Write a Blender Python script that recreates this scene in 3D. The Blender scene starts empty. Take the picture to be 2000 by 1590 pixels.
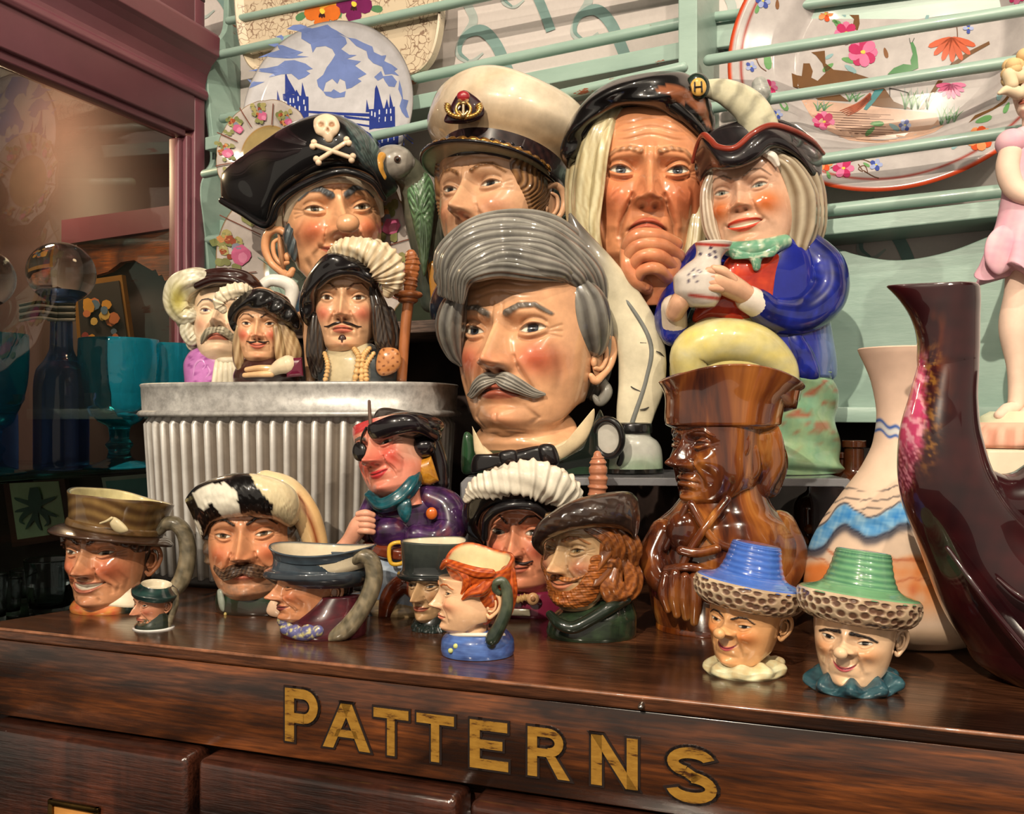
import bpy, math, random
import numpy as np
from mathutils import Vector, Matrix
random.seed(4)
PI = math.pi
F = 1800.0            # focal length in units of a 2000-wide frame
ZC = 1.075            # eye height of the camera
DESK = 0.95           # desk top height

# ---------------------------------------------------------------- camera, world, lights, exposure
sc = bpy.context.scene
cd = bpy.data.cameras.new('camera'); cam = bpy.data.objects.new('camera', cd)
sc.collection.objects.link(cam); sc.camera = cam
cam.location = (0, 0, ZC); cam.rotation_euler = (PI/2, 0, 0)
cd.sensor_width = 36; cd.lens = 36*F/2000; cd.shift_y = 11/2000; cd.clip_start = 0.02
sc.view_settings.view_transform = 'Standard'; sc.view_settings.look = 'None'
sc.view_settings.gamma = 1; sc.view_settings.exposure = 0.18
w = bpy.data.worlds.new('world'); sc.world = w; w.use_nodes = True
w.node_tree.nodes['Background'].inputs[0].default_value = (1.0, 0.86, 0.70, 1)
w.node_tree.nodes['Background'].inputs[1].default_value = 0.50

def spot(loc, target, power, size=0.03, angle=60, blend=0.5, color=(1.0, 0.87, 0.69)):
    l = bpy.data.lights.new('spot_light', 'SPOT'); o = bpy.data.objects.new('spot_light', l)
    sc.collection.objects.link(o); o.location = loc
    l.energy = power; l.shadow_soft_size = size; l.spot_size = math.radians(angle); l.spot_blend = blend
    l.color = color
    o.rotation_euler = (Vector(target)-Vector(loc)).to_track_quat('-Z', 'Y').to_euler()
spot((-0.58, -0.95, 2.08), (0.02, 0.70, 1.05), 122, 0.014, 70)
spot((0.75, -0.65, 2.20), (0.10, 0.75, 1.15), 50, 0.014, 70)
spot((0.10, -0.30, 2.50), (0.05, 0.80, 1.30), 40, 0.014, 75)
for i in range(5):                                # the row of small ceiling spots behind the camera
    spot((-1.1+0.5*i, -1.2+.15*(i % 2), 2.35), (-0.1, 0.7, 1.1), 12, 0.012, 60)
# ---------------------------------------------------------------- numeric helpers
def lin(c):
    c = np.asarray(c, float)/255.0
    return np.where(c <= 0.04045, c/12.92, ((c+0.055)/1.055)**2.4)
def G(d, s): return np.exp(-(np.asarray(d)/s)**2)
def sst(a, b, x):
    t = np.clip((x-a)/(b-a), 0, 1); return t*t*(3-2*t)
def mixc(a, b, m):
    m = np.asarray(m)[..., None]
    return np.asarray(a, float)*(1-m) + np.asarray(b, float)*m
def pchip(xk, yk, x):
    xk = np.asarray(xk, float); yk = np.asarray(yk, float)
    h = np.diff(xk); d = np.diff(yk)/h
    m = np.zeros_like(yk); m[0] = d[0]; m[-1] = d[-1]
    for i in range(1, len(yk)-1):
        if d[i-1]*d[i] > 0:
            w1 = 2*h[i]+h[i-1]; w2 = h[i]+2*h[i-1]
            m[i] = (w1+w2)/(w1/d[i-1]+w2/d[i])
    x = np.clip(x, xk[0], xk[-1])
    i = np.clip(np.searchsorted(xk, x)-1, 0, len(h)-1)
    t = (x-xk[i])/h[i]; t2 = t*t; t3 = t2*t
    return (2*t3-3*t2+1)*yk[i]+(t3-2*t2+t)*h[i]*m[i]+(-2*t3+3*t2)*yk[i+1]+(t3-t2)*h[i]*m[i+1]
def catmull(P, n, closed=False):
    P = np.asarray(P, float)
    if closed: P = np.vstack([P[-1:], P, P[:2]])
    else: P = np.vstack([2*P[0]-P[1], P, 2*P[-1]-P[-2]])
    k = len(P)-3
    t = np.linspace(0, k, n, endpoint=not closed)
    i = np.clip(t.astype(int), 0, k-1); u = (t-i)[:, None]
    a, b, c, d = P[i], P[i+1], P[i+2], P[i+3]
    return 0.5*((2*b)+(-a+c)*u+(2*a-5*b+4*c-d)*u*u+(-a+3*b-3*c+d)*u**3)
def segd(X, Z, poly):
    """distance of points to a polyline and the place along it (0..1)"""
    best = np.full(np.shape(X), 1e9); tt = np.zeros(np.shape(X))
    n = len(poly)-1
    for i in range(n):
        ax, az = poly[i]; bx, bz = poly[i+1]
        dx, dz = bx-ax, bz-az; L = dx*dx+dz*dz+1e-12
        t = np.clip(((X-ax)*dx+(Z-az)*dz)/L, 0, 1)
        d = np.hypot(X-ax-t*dx, Z-az-t*dz)
        m = d < best
        best = np.where(m, d, best); tt = np.where(m, (i+t)/n, tt)
    return best, tt
def inpoly(X, Z, poly):
    r = np.zeros(np.shape(X), bool); n = len(poly); j = n-1
    for i in range(n):
        xi, zi = poly[i]; xj, zj = poly[j]
        c = ((zi > Z) != (zj > Z)) & (X < (xj-xi)*(Z-zi)/((zj-zi)+1e-12)+xi)
        r ^= c; j = i
    return r
def noise2(x, y, s=1.0, seed=0):
    """cheap smooth value noise, about -1..1"""
    r = 0
    for k, (a, b, c) in enumerate([(1.0, .37, 1.0), (.53, -1.13, .8), (-1.71, .82, .6), (1.37, 2.03, .5)]):
        r = r + c*np.sin((a*x+b*y)*s*(1+.6*k)+seed*1.7+k*2.1)*np.cos((b*x-a*y)*s*(1+.4*k)+seed*.9+k)
    return r/1.8
# ---------------------------------------------------------------- meshes
COL = sc.collection
def link(o, parent=None):
    COL.objects.link(o)
    if parent is not None: o.parent = parent
    return o
def mesh_obj(name, V, Fc, mat, parent=None, C=None, smooth=True, loc=None):
    me = bpy.data.meshes.new(name)
    V = np.asarray(V, np.float32)
    if isinstance(Fc, np.ndarray) and Fc.ndim == 2:
        n, k = Fc.shape
        me.vertices.add(len(V)); me.vertices.foreach_set('co', V.ravel())
        me.loops.add(n*k); me.loops.foreach_set('vertex_index', Fc.astype(np.int32).ravel())
        me.polygons.add(n)
        me.polygons.foreach_set('loop_start', np.arange(0, n*k, k, dtype=np.int32))
        me.update(calc_edges=True); me.validate()
    else:
        me.from_pydata([tuple(map(float, v)) for v in V], [], [list(map(int, f)) for f in Fc]); me.update(); me.validate()
    if C is not None:
        at = me.color_attributes.new('Col', 'FLOAT_COLOR', 'POINT')
        cc = np.ones((len(V), 4), np.float32); cc[:, :3] = lin(C)
        at.data.foreach_set('color', cc.ravel())
    if smooth: me.polygons.foreach_set('use_smooth', np.ones(len(me.polygons), bool))
    me.materials.append(mat)
    o = bpy.data.objects.new(name, me)
    if loc is not None: o.location = loc
    return link(o, parent)
def grid_faces(nu, nv, wrap=True):
    """rings of nu points, nv rings"""
    i = np.arange(nu if wrap else nu-1); j = np.arange(nv-1)
    I, J = np.meshgrid(i, j); I2 = (I+1) % nu
    return np.stack([J*nu+I, J*nu+I2, (J+1)*nu+I2, (J+1)*nu+I], -1).reshape(-1, 4)
class Part:
    """collects pieces into one mesh"""
    def __init__(s): s.V = []; s.F = []; s.C = []; s.n = 0
    def add(s, V, Fq, C):
        V = np.asarray(V, float).reshape(-1, 3); C = np.asarray(C, float)
        if C.ndim == 1: C = np.tile(C, (len(V), 1))
        s.V.append(V); s.F.append(np.asarray(Fq)+s.n); s.C.append(C); s.n += len(V); return s
    def build(s, name, mat, parent=None, smooth=True):
        return mesh_obj(name, np.vstack(s.V), np.vstack(s.F), mat, parent, np.vstack(s.C), smooth)
def build_each(p, name, mat, parent=None):
    out = []
    n0 = 0
    for V, f, c in zip(p.V, p.F, p.C):
        out.append(mesh_obj(name, V, f-n0, mat, parent, c)); n0 += len(V)
    return out
def cap_rings(V, nu):
    """append centre rings at both ends: returns V with degenerate cap rings"""
    R = V.reshape(-1, nu, 3)
    a = np.repeat(R[:1].mean(1, keepdims=True), nu, 1); b = np.repeat(R[-1:].mean(1, keepdims=True), nu, 1)
    return np.concatenate([a, R, b]).reshape(-1, 3), len(R)+2
GPH = [None]
def sweep(P, R, n=12, flat=1.0, groove=(0, 0), ref=(0, -1, 0), m=24, twist=0.0, closed=False, ends=True):
    """tube through points P with radii R; flat squashes along ref; groove=(count, depth)"""
    P = np.asarray(P, float); R = np.asarray(R, float).reshape(len(P), -1)
    Q = catmull(np.hstack([P, R]), m, closed); C = Q[:, :3]; r = np.maximum(Q[:, 3], 1e-6)
    T = np.gradient(C, axis=0) if not closed else np.roll(C, -1, 0)-np.roll(C, 1, 0)
    T /= np.linalg.norm(T, axis=1, keepdims=True)+1e-12
    ref = np.asarray(ref, float)
    B = np.cross(T, ref); nb = np.linalg.norm(B, axis=1)
    for i in range(len(B)):
        if nb[i] < 0.15: B[i] = B[i-1] if i else np.cross(T[i], (1.0, 0.2, 0.1))
    B -= T*np.sum(B*T, 1, keepdims=True); B /= np.linalg.norm(B, axis=1, keepdims=True)+1e-12
    N = np.cross(B, T)
    a = np.linspace(0, 2*PI, n, endpoint=False)
    if ends and not closed:                       # rounded ends
        k = 4; s = np.linspace(0, PI/2, k+1)[:-1]
        def endring(i, sg):
            return [(C[i]+sg*T[i]*r[i]*np.cos(q), r[i]*np.sin(q), B[i], N[i]) for q in s]
        rings = endring(0, -1)+[(C[i], r[i], B[i], N[i]) for i in range(m)]+endring(-1, 1)[::-1]
    else: rings = [(C[i], r[i], B[i], N[i]) for i in range(m)]
    V = []
    GPH[0] = np.concatenate([.5+.5*np.cos(groove[0]*a+twist*q) for q in range(len(rings))])
    for q, (c, rr, b, nn) in enumerate(rings):
        g = rr*(1+groove[1]*np.cos(groove[0]*a+twist*q)) if groove[0] else rr*np.ones(n)
        V.append(c+np.outer(np.cos(a)*g, b)+np.outer(np.sin(a)*g*flat, nn))
    V = np.vstack(V); fc = grid_faces(n, len(rings))
    if closed:
        i = np.arange(n); L = (len(rings)-1)*n
        fc = np.vstack([fc, np.stack([L+i, L+(i+1) % n, (i+1) % n, i], -1)])
    return V, fc
def ellipsoid(c, r, n=24, m=16, M=None):
    a = np.linspace(0, 2*PI, n, endpoint=False); b = np.linspace(-PI/2, PI/2, m)
    V = np.stack([np.outer(np.cos(b), np.cos(a))*r[0], np.outer(np.cos(b), np.sin(a))*r[1], np.outer(np.sin(b), np.ones(n))*r[2]], -1).reshape(-1, 3)
    if M is not None: V = V@np.asarray(M).T
    return V+np.asarray(c), grid_faces(n, m)
def rot(yaw=0, pitch=0, roll=0):
    """roll about y, pitch about x (positive looks up), yaw about z; degrees"""
    return np.array(Matrix.Rotation(math.radians(yaw), 3, 'Z')@Matrix.Rotation(math.radians(-pitch), 3, 'X')@Matrix.Rotation(math.radians(roll), 3, 'Y'))
def boxv(x0, x1, y0, y1, z0, z1):
    V = np.array([(x, y, z) for z in (z0, z1) for x, y in ((x0, y0), (x1, y0), (x1, y1), (x0, y1))], float)
    return V, np.array([(3, 2, 1, 0), (4, 5, 6, 7), (0, 1, 5, 4), (1, 2, 6, 5), (2, 3, 7, 6), (3, 0, 4, 7)])
def bevel(o, wd=0.001, seg=2):
    m = o.modifiers.new('bevel', 'BEVEL'); m.width = wd; m.segments = seg; m.limit_method = 'ANGLE'; return o
# ---------------------------------------------------------------- things
_names = {}
def thing(name, label, cat, loc=(0, 0, 0), rz=0.0, group=None):
    o = bpy.data.objects.new(name, None); o.empty_display_size = 0.02
    COL.objects.link(o); o.location = loc; o.rotation_euler = (0, 0, rz)
    o['label'] = label; o['category'] = cat
    if group: o['group'] = group
    return o
def tag(o, label, cat, group=None):
    o['label'] = label; o['category'] = cat
    if group: o['group'] = group
    return o
def struct(o): o['kind'] = 'structure'; return o
# ---------------------------------------------------------------- frame of a thing: photo measurements to local metres
class Fr:
    def __init__(s, name, label, cat, cx, depth, zs, group=None):
        s.y = depth; s.u = depth/F; s.cx = cx
        s.o = np.array([(cx-1000)/F*depth, depth, zs])
        s.py0 = 806-(zs-ZC)*F/depth
        s.e = thing(name, label, cat, tuple(s.o), group=group)
    def p(s, px, py, dy=0.0):
        Y = s.y+np.asarray(dy, float)*s.u
        X = (np.asarray(px, float)-1000)/F*Y; Z = ZC-(np.asarray(py, float)-806)/F*Y
        return np.stack(np.broadcast_arrays(X-s.o[0], Y-s.o[1], Z-s.o[2]), -1)
    def px(s, V):
        W = np.asarray(V)+s.o
        return 1000+F*W[:, 0]/W[:, 1], 806-F*(W[:, 2]-ZC)/W[:, 1]
    def color(s, V, col):
        if isinstance(col, list):                 # [ridge colour, groove colour(, fn)]
            return mixc(col[1], col[0], GPH[0]**.8)
        if callable(col):
            X, Y = s.px(V); return col(X, Y)
        return col
    def floor(s, V):
        V = np.array(V, float); V[:, 2] = np.maximum(V[:, 2], 0.0); return V
    def tube(s, part, pts, col, n=12, m=24, flat=1.0, groove=(0, 0), twist=0.0, closed=False, ref=(0, -1, 0)):
        pts = np.asarray(pts, float)
        V, fc = sweep(s.p(pts[:, 0], pts[:, 1], pts[:, 2]), pts[:, 3]*s.u, n, flat, groove, ref, m, twist, closed)
        V = s.floor(V); part.add(V, fc, s.color(V, col)); return part
    def ell(s, part, px, py, dy, r, col, M=None, n=24, m=16, fn=None):
        V, fc = ellipsoid((0, 0, 0), np.asarray(r)*s.u, n, m, M)
        if fn is not None: V = fn(V/s.u)*s.u
        V = s.floor(V+s.p(px, py, dy)); part.add(V, fc, s.color(V, col)); return part
    def loft(s, part, rings, col, n=56, m=40, ex=2.0, fn=None, inner=None):
        """rings: (py, px_centre, rx, ry, dy); inner=(colour, wall px, depth px): an open top with an inside"""
        rings = np.asarray(rings, float)
        order = np.arange(len(rings)); t = np.linspace(0, len(rings)-1, m)
        Q = np.stack([pchip(order, rings[:, k], t) for k in range(5)], -1)
        a = np.linspace(0, 2*PI, n, endpoint=False)
        ca = np.sign(np.cos(a))*np.abs(np.cos(a))**(2/ex); sa = np.sign(np.sin(a))*np.abs(np.sin(a))**(2/ex)
        def ring(q, shr=0.0, drop=0.0):
            c = s.p(q[1], q[0], q[4])
            return c+np.stack([ca*max(q[2]-shr, .01)*s.u, sa*max(q[3]-shr, .01)*s.u, np.full(n, -drop*s.u)], -1)
        V = [ring(q) for q in Q]; k_in = len(V)
        if inner is not None:
            top = Q[-1]
            V.append(ring(top, inner[1]*.3, -inner[1]*.35)); V.append(ring(top, inner[1]*.8, -inner[1]*.2)); V.append(ring(top, inner[1], inner[1]*.5))
            tp_ = inner[3] if len(inner) > 3 else .08
            for f in (0.3, 0.6, 0.85, 1.0): V.append(ring(top, inner[1]+(top[2]*max(.25, tp_) if f == 1 else top[2]*tp_*f), inner[2]*f))
        V = np.vstack(V)
        if fn is not None: V = fn(V, np.tile(a, len(V)//n), np.repeat(np.arange(len(V)//n)/(k_in-1), n))
        V = s.floor(V)
        C = np.asarray(s.color(V, col), float)
        if C.ndim == 1: C = np.tile(C, (len(V), 1))
        if inner is not None: C = C.copy(); C[(k_in+2)*n:] = inner[0]
        V2, nr = cap_rings(V, n); C2 = np.vstack([C[:n], C, C[-n:]])
        part.add(V2, grid_faces(n, nr), C2); return part
    def strip(s, part, st, col, N=70, n=28, fn=None, ends=.07, p=1.0):
        """solid between two edges; stations: (outer x, y, inner x, y, dy, half thickness)"""
        Q = catmull(st, N); t = np.linspace(0, 1, N); q = np.clip(np.minimum(t, 1-t)/ends, 0, 1); e = np.sqrt(1-(1-q)**2)*.97+.03
        a = np.linspace(0, 2*PI, n, endpoint=False); ca = np.cos(a); sa = np.sin(a)
        ca = np.sign(ca)*np.abs(ca)**p; sa = np.sign(sa)*np.abs(sa)**p
        mid = (Q[:, :2]+Q[:, 2:4])/2; hv = (Q[:, :2]-Q[:, 2:4])/2*e[:, None]
        X = mid[:, :1]+hv[:, :1]*ca; Y = mid[:, 1:]+hv[:, 1:]*ca
        D = Q[:, 4:5]-(Q[:, 5]*e)[:, None]*sa
        if fn is not None: D = D-fn(X, Y)*np.clip(sa, 0, 1)
        V = s.floor(s.p(X, Y, D).reshape(-1, 3)); C = s.color(V, col); C = np.asarray(C, float)
        if C.ndim == 1: C = np.tile(C, (len(V), 1))
        V2, nr = cap_rings(V, n); part.add(V2, grid_faces(n, nr), np.vstack([C[:n], C, C[-n:]])); return part
    def pillow(s, part, outline, dy, tf, tb, col, bend=0.0, cxb=None, N=96, K=14, p=0.5, fn=None, sm=True, tilt=(0, 0)):
        """puffed solid with a given outline (px), front/back thickness; bend curves it back away from its middle"""
        O = catmull(np.asarray(outline, float), N, True) if sm else resample(outline, N)
        c = O.mean(0); cb = c[0] if cxb is None else cxb
        rr = np.concatenate([np.sin(np.linspace(0, PI/2, K)), np.sin(np.linspace(0, PI/2, K))[::-1][1:]])
        V = []
        for k, r in enumerate(rr):
            P = c+(O-c)*r; h = (1-r*r)**p
            d = -tf*h if k < K else tb*h
            dd = dy+d+bend*(P[:, 0]-cb)**2+tilt[0]*(P[:, 0]-c[0])+tilt[1]*(P[:, 1]-c[1])
            if fn is not None: dd = dd-(fn(P[:, 0], P[:, 1])*h if k < K else 0)
            V.append(s.p(P[:, 0], P[:, 1], dd))
        V = s.floor(np.vstack(V))
        fc = grid_faces(N, len(rr))
        part.add(V, fc, s.color(V, col)); return part
def plume(fr, part, pts, col, n=40, m=90, rip=.10, k=2.2, flat=.75, gd=.08, twist=.14, ref=(0, -1, 0)):
    pts = np.asarray(pts, float); Q = catmull(pts, m); Q[:, 3] *= 1+rip*np.sin(np.arange(m)*k/2.2)+rip*.5*np.sin(np.arange(m)*k*.81)
    fr.tube(part, Q, col, n=n, m=m, flat=flat, groove=(5, gd), twist=twist, ref=ref); return part
def brim(hd, part, z, rx, ry, out, col, dz=None, th=.05, tilt=0, roll=0, n=96, cf=-.08):
    """a hat brim: out(a) is how far it reaches beyond the crown; dz(a) its lift at the edge; a=90 degrees is the front"""
    dz = dz or (lambda a: 0*a)
    def fn(X, Y, Z, A, T):
        k = np.where(T < .5, T/.5, (1-T)/.5); k = sst(0, 1, k)
        o = out(A)*k; return X+np.cos(A)*o, Y+np.sin(A)*o, Z+dz(A)*k*k+th*np.where(T < .5, -.5, .5)*(1-.3*k)
    prof = [(z, rx, ry)]*17
    hd.lathe(part, prof, col, n=n, cf=cf, fn=fn, tilt=tilt, roll=roll, m=17); return part
def resample(P, n):
    P = np.asarray(P, float); Q = np.vstack([P, P[:1]])
    L = np.r_[0, np.cumsum(np.hypot(*np.diff(Q, axis=0).T))]
    t = np.linspace(0, L[-1], n, endpoint=False)
    return np.stack([np.interp(t, L, Q[:, 0]), np.interp(t, L, Q[:, 1])], -1)
# ---------------------------------------------------------------- sculpted head
SK = dict(skin=(226, 172, 128), blush=(196, 92, 62), lip=(176, 92, 72), brow=(120, 100, 80), white=(236, 228, 210), iris=(72, 70, 74), line=(96, 60, 40),
          ex=.37, ez=.2, ew=.15, eh=.055, gx=0.0, gz=0.0, squint=0.0, lid=.03, bulge=.05,
          nose=1.0, nosew=1.0, nosel=1.0, hook=0.0, nosez=0.0,
          mz=-.53, mw=.27, smile=.3, lipt=1.0, open=0.0, teeth=False,
          cheek=1.0, chin=1.0, jaw=1.0, browz=.42, browa=0.0, brows=1.0, browt=.035, brida=1.0,
          blushs=.22, blusha=.7, wr=1.0, creases=(), zmin=-1.45, zmax=1.5, nt=190, nz=170, dimple=0.0, fold=1.0, width=1.0, deep=1.0, neck=1.0, browc=True, age=0.0, ball=0.03)
WK = dict(z=[-1.7, -1.35, -1.12, -1.0, -.88, -.6, -.3, 0, .3, .6, .95, 1.2, 1.4, 1.52],
          w=[.52, .48, .47, .50, .60, .70, .77, .81, .83, .84, .78, .62, .36, .02],
          f=[.34, .32, .40, .62, .71, .72, .73, .75, .76, .80, .74, .58, .32, .02],
          b=[.6, .58, .6, .66, .76, .88, .95, 1.0, 1.02, 1.02, .92, .72, .42, .02],
          n=[2, 2, 1.9, 1.8, 1.8, 1.95, 2.1, 2.2, 2.25, 2.2, 2.1, 2, 2, 2])
class Head:
    def __init__(s, fr, px, py, dy, S, yaw=0, pitch=0, roll=0, app=True, **kw):
        """px,py,dy: centre of the head (between the ears, at nose-bridge height less a little); S: half face height in px"""
        s.fr = fr; s.K = dict(SK); s.K.update(kw); s.S = S*fr.u
        if app: yaw = yaw+math.degrees(math.atan((1000-px)/F))
        py = 806+(py-806)*(1-.72*S/F)
        s.R = rot(yaw, pitch, roll); s.c = fr.p(px, py, dy)
        s.raw = s._sculpt()
    def L(s, x, f, z):
        """head units (x right, f forward, z up) to local metres"""
        A = np.stack(np.broadcast_arrays(np.asarray(x, float), -np.asarray(f, float), np.asarray(z, float)), -1)
        return A@s.R.T*s.S+s.c
    def prof(s, z):
        K = s.K
        w = pchip(WK['z'], WK['w'], z)*(1+(K['jaw']-1)*sst(.1, -.6, z))*K['width']
        nk = 1+(K['neck']-1)*sst(-1.02, -1.2, z)
        return w*nk, pchip(WK['z'], WK['f'], z)*K['deep']*nk, pchip(WK['z'], WK['b'], z)*K['deep'], pchip(WK['z'], WK['n'], z)
    def base(s, th, z, off=0.0):
        w, f, b, n = s.prof(z); w = w+off; f = f+off; b = b+off
        sn, cs = np.sin(th), np.cos(th)
        x = w*np.sign(sn)*np.abs(sn)**(2/n); y = np.where(cs > 0, f, b)*np.sign(cs)*np.abs(cs)**(2/n)
        lift = .30*sst(-.6, -.95, z)*sst(-1.45, -1.1, z)*sst(.35, -.4, y)
        return x, y, z+lift
    def grid(s, nt, nz, z0, z1, off=0.0):
        nf = int(nt*.72); nb = nt-nf
        u = np.linspace(-1, 1, nf); tf = PI/2*1.12*(u*.82+.18*u**3)
        tb = np.linspace(PI/2*1.12, 2*PI-PI/2*1.12, nb+2)[1:-1]
        th = np.r_[tf, tb]; z = np.linspace(z0, z1, nz)
        T, Z = np.meshgrid(th, z)
        return T, Z, s.base(T, Z, off)
    def _sculpt(s):
        K = s.K; T, Z, (X, Y, Z2) = s.grid(K['nt'], K['nz'], K['zmin'], K['zmax'])
        x, z = X.copy(), Z2.copy(); ax = np.abs(x); fm = sst(-.1, .35, Y)
        d = np.zeros_like(x)
        C = np.tile(np.asarray(K['skin'], float), x.shape+(1,))
        ex, ez, ew, eh = K['ex'], K['ez'], K['ew'], K['eh']
        # forehead, brow ridge, sockets, temples
        d += .03*G(z-.75, .3)*G(ax-.25, .3)
        bz = K['browz']
        d += .055*K['brida']*G(z-(bz-.03-.05*(ax/.6)**2), .09)*G(ax-.3, .32)
        d -= .12*G(ax-(ex-.02), .19)*G(z-(ez+.035), .125)
        d -= .07*G(ax-.15, .085)*G(z-(ez+.04), .10)
        d -= .05*G(ax-.78, .15)*G(z-.35, .3)
        # cheeks
        d += .085*K['cheek']*G(ax-.46, .22)*G(z+.14, .17)
        d -= .05*K['age']*G(ax-.52, .15)*G(z+.5, .2)
        # muzzle, chin
        d += .07*G(ax, .30)*G(z-K['mz'], .20)
        d += .10*K['chin']*G(ax, .20)*G(z+.88, .13) - .05*G(ax, .22)*G(z-(K['mz']-.19), .055)
        d -= K['dimple']*.05*G(ax, .03)*G(z+.86, .07)
        # nose
        zn = z-K['nosez']
        kz = np.array([-.44, -.37, -.31, -.26, -.2, -.12, 0, .12, .22, .32, .42, .5]); 
        kz = np.where(kz < 0, kz*K['nosel'], kz)
        P = pchip(kz, np.array([0, .03, .17, .32, .375, .36, .285, .20, .135, .08, .035, 0])+K['hook']*np.array([0, 0, -.02, -.03, 0, .04, .08, .07, .04, .0, 0, 0]), zn)
        P = np.where((zn > kz[0]) & (zn < kz[-1]), P, 0)*K['nose']
        wn = pchip([-.4, -.25, -.1, .1, .3, .5], [.135, .135, .11, .085, .09, .12], zn)*K['nosew']
        d += P*np.exp(-np.abs(x/wn)**2.1)
        zt = -.19*K['nosel']
        d += .05*K['nose']*G(x, .085*K['nosew'])*G(zn-zt, .075)
        d += K['ball']*G(x, .11*K['nosew'])*G(zn-zt-.01, .10)
        d += .16*K['nose']*G(ax-.135*K['nosew'], .06*K['nosew'])*G(zn-(zt-.035), .062)
        hole = G(ax-.075*K['nosew'], .035*K['nosew'])*G(zn-(zt-.125*K['nosel']), .026)
        d -= .05*hole
        d -= .035*K['fold']*G(np.minimum(segd(ax, z, [(.19*K['nosew'], zt+.06), (.22*K['nosew'], zt-.06)])[0], 9), .025)
        # nasolabial fold
        mz, mw = K['mz'], K['mw']
        q, t = segd(ax, z, [(.19*K['nosew'], zt+.02), (.30, -.38), (mw+.11, mz+.02), (mw+.12, mz-.14)])
        d -= .05*K['fold']*G(q, .035)*(1-.6*t)
        q2, _ = segd(ax, z, [(.27, zt-.0), (.40, -.36), (mw+.21, mz)])
        d += .035*K['fold']*G(q2, .07)
        # lips
        r = np.clip(ax/mw, 0, 3); zl = mz+K['smile']*.09*np.minimum(r, 1.25)**2
        env = np.clip(1-(r/1.05)**2, 0, 1); lt = K['lipt']; op = K['open']*env
        up = .055*lt; lo = .065*lt
        d += .055*lt*G(z-(zl+op+up*.75-.012*G(x, .05)), up*.8)*env**.6
        d += .065*lt*G(z-(zl-op-lo*.8), lo*.85)*env**.8
        d -= .05*G(z-zl, .016+op*.8)*sst(1.15, .95, r)*(1+1.2*(K['open'] > 0))
        d -= .03*G(ax-mw*1.08, .035)*G(z-(zl), .04)
        lipm = sst(.012, -.004, np.abs(z-(zl+(up*.55+op if 1 else 0)*0)-0)-op-env**.7*np.where(z > zl, up*1.35, lo*1.75))*sst(1.04, .96, r)
        C = mixc(C, K['lip'], lipm*fm*.92)
        C = mixc(C, np.asarray(K['lip'])*.45, G(z-zl, .012+op*.3)*sst(1.1, .95, r)*fm*.9)
        if K['teeth']:
            tm = sst(.01, -.004, np.abs(z-zl)-op*.9)*sst(.95, .9, r)
            C = mixc(C, (238, 226, 205), tm*fm)
        # eyes
        es = np.sign(x+1e-9); dx = ax-ex
        slant = .12*dx
        dz = z-ez-slant
        al = np.clip(1-(dx/ew)**2, 0, 1)
        hi = eh*(1-K['squint']*.5)*al**.62; low = eh*.72*al**.8
        sd = np.where(dz > 0, dz-hi, -dz-low)            # signed distance to the opening
        near = sst(1.22, 1.0, np.abs(dx)/ew)
        ins = sst(.006, -.006, sd)*sst(1.02, .97, np.abs(dx)/ew)
        ball = np.sqrt(np.clip(1-((dx)**2+(dz*1.0)**2)/(ew*1.25)**2, 0, 1))
        d += K['bulge']*1.5*ball*sst(ew*1.3, ew*.6, np.hypot(dx, dz*1.25))
        d -= .028*ins
        d += K['lid']*np.where(dz > 0, G(sd-.018, .024), .75*G(sd-.014, .02))*near
        d -= .022*G(dz-(hi+.075), .018)*near
        d -= .018*K['age']*G(sd-.085, .022)*(dz < 0)*near*1.2
        d += .03*K['age']*G(sd-.045, .025)*(dz < 0)*near
        C = mixc(C, K['white'], ins)
        gxs = np.where(x > 0, K['gx'], -K['gx'])         # dx grows outwards on both sides
        ir = np.hypot(dx-gxs, dz-K['gz']-.008)
        C = mixc(C, K['iris'], sst(.070, .060, ir)*ins)
        C = mixc(C, np.asarray(K['iris'])*.35, sst(.072, .064, ir)*sst(.050, .060, ir)*ins*.8)
        C = mixc(C, (18, 15, 14), sst(.034, .026, ir)*ins)
        lash = G(np.where(dz > 0, sd, 1), .012)*near*.85
        C = mixc(C, K['line'], lash)
        C = mixc(C, np.asarray(K['line'])*1.25, .45*G(np.where(dz < 0, sd, 1), .009)*near)
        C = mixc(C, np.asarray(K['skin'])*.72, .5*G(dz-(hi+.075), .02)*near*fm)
        # brows
        if K['browc']:
            a = K['browa']
            bp = [(.13, bz-.02-a*.06), (.28, bz+.055*K['brows']), (.46, bz+.06*K['brows']+a*.03), (.62, bz-.05+a*.05)]
            q, t = segd(ax, z, bp); bw = K['browt']*(1.15-.6*t)
            hair = .5+.5*np.sin(ax*62+z*45)
            bm = sst(bw*1.15, bw*.6, q)
            d += (.022+.014*hair)*bm
            C = mixc(C, np.asarray(K['brow'])*(1-.22*hair[..., None]), bm*fm*.95)
        # wrinkles
        if K['wr'] > 0:
            for zz, am in ((.63, 1), (.74, 1), (.86, .7)):
                zc = zz+.025*np.cos(ax*9)-.03*ax
                d -= .010*K['wr']*am*G(z-zc, .016)*sst(.55, .3, ax); C = mixc(C, np.asarray(K['skin'])*.78, .30*K['wr']*am*G(z-zc, .013)*sst(.5, .3, ax)*fm)
            d -= .03*K['wr']*G(ax-.065, .02)*G(z-(bz+.0), .09)
            for k in range(3):
                q, t = segd(ax, z, [(ex+ew*1.15, ez-.0-.03*k), (ex+ew*1.15+.13, ez+.06-.075*k)])
                d -= .014*K['wr']*G(q, .012); C = mixc(C, np.asarray(K['skin'])*.72, .4*K['wr']*G(q, .012)*fm)
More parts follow.
